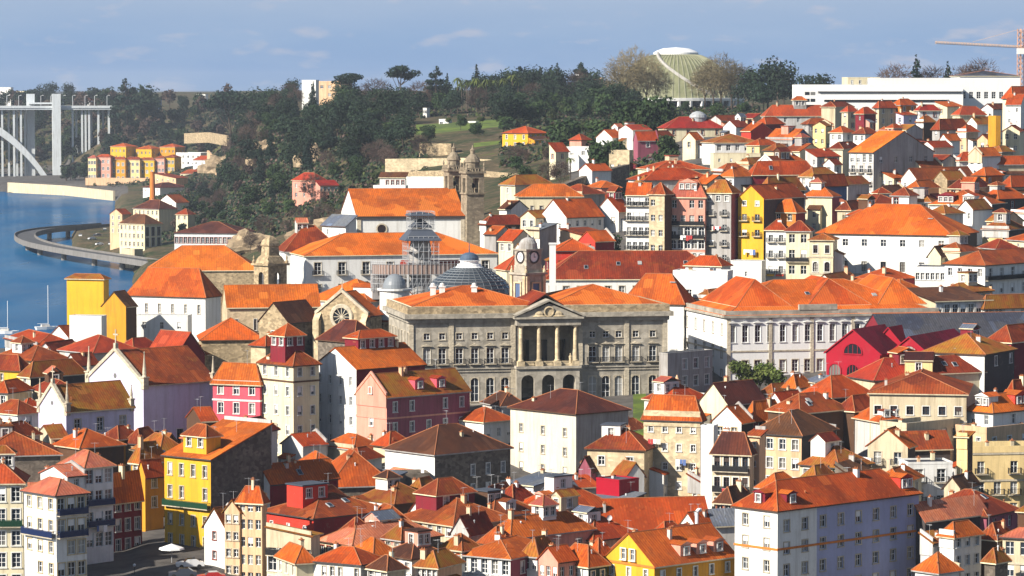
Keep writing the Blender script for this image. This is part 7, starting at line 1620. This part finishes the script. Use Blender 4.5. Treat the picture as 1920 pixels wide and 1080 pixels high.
# laundry drying on house fronts
CL=[WHITEP,N('blue_cloth').fin((.10,.16,.36),.8),N('red_cloth').fin((.45,.05,.05),.8),N('pale_cloth').fin((.62,.58,.50),.8)]
for hl,fc,fs,dz,w_,lab in [
 ('tall beige stone house with laundry and scattered windows','L',.78,4.2,2.6,'white sheets drying high on the tall beige stone house'),
 ('tall beige stone house with laundry and scattered windows','L',.30,7.6,2.4,'coloured washing lower down on the tall beige stone house'),
 ('yellow gabled house with laundry at the end of the tall row','L',.5,12.2,3.0,'washing line on the yellow gabled house front'),
 ('pink mansard house with three balconied floors in the tall row','L',.5,9.6,3.2,'washing on the balcony of the pink mansard house'),
 ('grey-beige weathered house with paired windows in the tall row','L',.5,8.2,2.6,'washing on the grey-beige weathered house'),
 ('house with stacked open wooden balconies beside the tall white wall','L',.5,6.4,2.8,'washing on the stacked wooden balconies'),
 ('tall white house with faded pink pyramid roof rising behind the pink-roofed corner house','R',.5,9.2,2.4,'washing on the shaded blue balcony house front'),
 ('house with white glazed veranda front below the pink house','L',.5,3.4,2.6,'washing under the white glazed veranda front')]:
    T_,a_,b_,h_=HS[hl]; th_=T_.rotation_euler.z; lx,ly=(-a_/2+a_*fs,-b_/2-.95) if fc=='R' else (-a_/2-.95,-b_/2+b_*fs)
    c_,s_=math.cos(th_),math.sin(th_); m=MB(); m.tube((-w_/2,0,0),(w_/2,0,0),.02,4,4); x=-w_/2+.1
    for sg in (-1,1): m.tube((sg*w_/2,0,0),(sg*w_/2,.95,.05),.03,4,4)
    while x<w_/2-.4:
        q=rng.uniform(.3,.75); dl_=rng.uniform(.5,1.3); m.box(x,x+q,-.015,.015,-dl_,-.01,rng.choice((0,0,1,2,3))); x+=q+.06
    tag(m.obj('laundry',CL+[METAL],None,(T_.location.x+lx*c_-ly*s_,T_.location.y+lx*s_+ly*c_,T_.location.z+h_-dz),th_+(0 if fc=='R' else -math.pi/2)),lab,'laundry','laundry drying on house fronts')
# ------------------------------------------------ sky, sun, air
AZ,EL=R_(36),R_(33)
sd=Vector((-math.cos(AZ)*math.cos(EL),-math.sin(AZ)*math.cos(EL),math.sin(EL)))
sun=bpy.data.objects.new('sun',bpy.data.lights.new('sun','SUN')); COL.objects.link(sun)
sun.data.energy=5.0; sun.data.angle=R_(.5); sun.data.color=(1,.93,.82); sun.rotation_euler=(-sd).to_track_quat('-Z','Y').to_euler(); sun.location=(-300,200,400)
w=bpy.data.worlds.new('World'); sc.world=w; w.use_nodes=True; nt=w.node_tree; nt.nodes.clear()
nd=lambda t,**k:(lambda x:[setattr(x,a,b) for a,b in k.items()] and x or x)(nt.nodes.new(t))
out=nd('ShaderNodeOutputWorld'); bg1=nd('ShaderNodeBackground'); bg2=nd('ShaderNodeBackground'); mx=nd('ShaderNodeMixShader')
st=nd('ShaderNodeTexSky',sky_type='NISHITA',sun_disc=False); st.sun_elevation=EL; st.sun_rotation=math.atan2(sd.x,sd.y); st.air_density=1.0; st.dust_density=.6; st.ozone_density=2.0
bg1.inputs[1].default_value=.06; nt.links.new(st.outputs[0],bg1.inputs[0])
tc=nd('ShaderNodeTexCoord'); sx_=nd('ShaderNodeSeparateXYZ'); nt.links.new(tc.outputs['Generated'],sx_.inputs[0])
def ramp(src,stops):
    x=nd('ShaderNodeValToRGB'); e=x.color_ramp.elements
    while len(e)<len(stops): e.new(.5)
    for k,(p_,c) in enumerate(stops): e[k].position=p_; e[k].color=(*c,1) if isinstance(c,tuple) else (c,c,c,1)
    nt.links.new(src,x.inputs[0]); return x.outputs[0]
def mul(src,k):
    x=nd('ShaderNodeMath',operation='MULTIPLY_ADD'); x.inputs[1].default_value=k; x.inputs[2].default_value=0; nt.links.new(src,x.inputs[0]); return x.outputs[0]
zz=mul(sx_.outputs['Z'],10)
grad=ramp(zz,[(0.0,(.05,.055,.06)),(.003,(.215,.355,.60)),(.07,(.215,.36,.62)),(.16,(.27,.41,.64)),(.28,(.37,.48,.66)),(.6,(.42,.53,.70))])
mp=nd('ShaderNodeMapping'); mp.inputs['Scale'].default_value=(14,14,75); nt.links.new(tc.outputs['Generated'],mp.inputs[0])
nz=nd('ShaderNodeTexNoise'); nz.inputs['Scale'].default_value=1.0; nz.inputs['Detail'].default_value=5; nt.links.new(mp.outputs[0],nz.inputs['Vector'])
mp2=nd('ShaderNodeMapping'); mp2.inputs['Scale'].default_value=(60,60,190); mp2.inputs['Location'].default_value=(3,1,.4); nt.links.new(tc.outputs['Generated'],mp2.inputs[0])
nz2=nd('ShaderNodeTexNoise'); nz2.inputs['Scale'].default_value=1.0; nz2.inputs['Detail'].default_value=3; nt.links.new(mp2.outputs[0],nz2.inputs['Vector'])
def mixc(f,a,b):
    x=nd('ShaderNodeMix',data_type='RGBA'); nt.links.new(f,x.inputs[0])
    for s,v in ((x.inputs[6],a),(x.inputs[7],b)):
        if isinstance(v,tuple): s.default_value=(*v,1)
        else: nt.links.new(v,s)
    return x.outputs[2]
c1=mixc(ramp(nz.outputs['Fac'],[(.42,0.0),(.78,.34)]),grad,(.47,.56,.70))
c2=mixc(ramp(nz2.outputs['Fac'],[(.58,0.0),(.72,.6)]),c1,(.53,.54,.64))
nt.links.new(c2,bg2.inputs[0]); bg2.inputs[1].default_value=.60
nt.links.new(ramp(zz,[(.6,0.0),(1.0,1.0)]),mx.inputs[0]); nt.links.new(bg2.outputs[0],mx.inputs[1]); nt.links.new(bg1.outputs[0],mx.inputs[2]); nt.links.new(mx.outputs[0],out.inputs[0])
sc.view_settings.view_transform='Standard'; sc.view_settings.look='None'; sc.view_settings.exposure=.75; sc.view_settings.gamma=1
sc.cycles.max_bounces=6; sc.cycles.diffuse_bounces=1; sc.cycles.use_denoising=True
HAZE=True
if HAZE:
    m=MB(); m.box(-2500,2500,-60,9600,-9,135); hz=bpy.data.materials.new('haze_air'); hz.use_nodes=True; t_=hz.node_tree; t_.nodes.clear()
    o_=t_.nodes.new('ShaderNodeOutputMaterial'); v_=t_.nodes.new('ShaderNodeVolumePrincipled'); v_.inputs['Color'].default_value=(.75,.85,1,1); v_.inputs['Density'].default_value=.000045; t_.links.new(v_.outputs[0],o_.inputs['Volume'])
    tag(m.obj('haze',hz),'thin bluish air fading the far hills','haze',None,'stuff')
    sc.cycles.volume_bounces=0
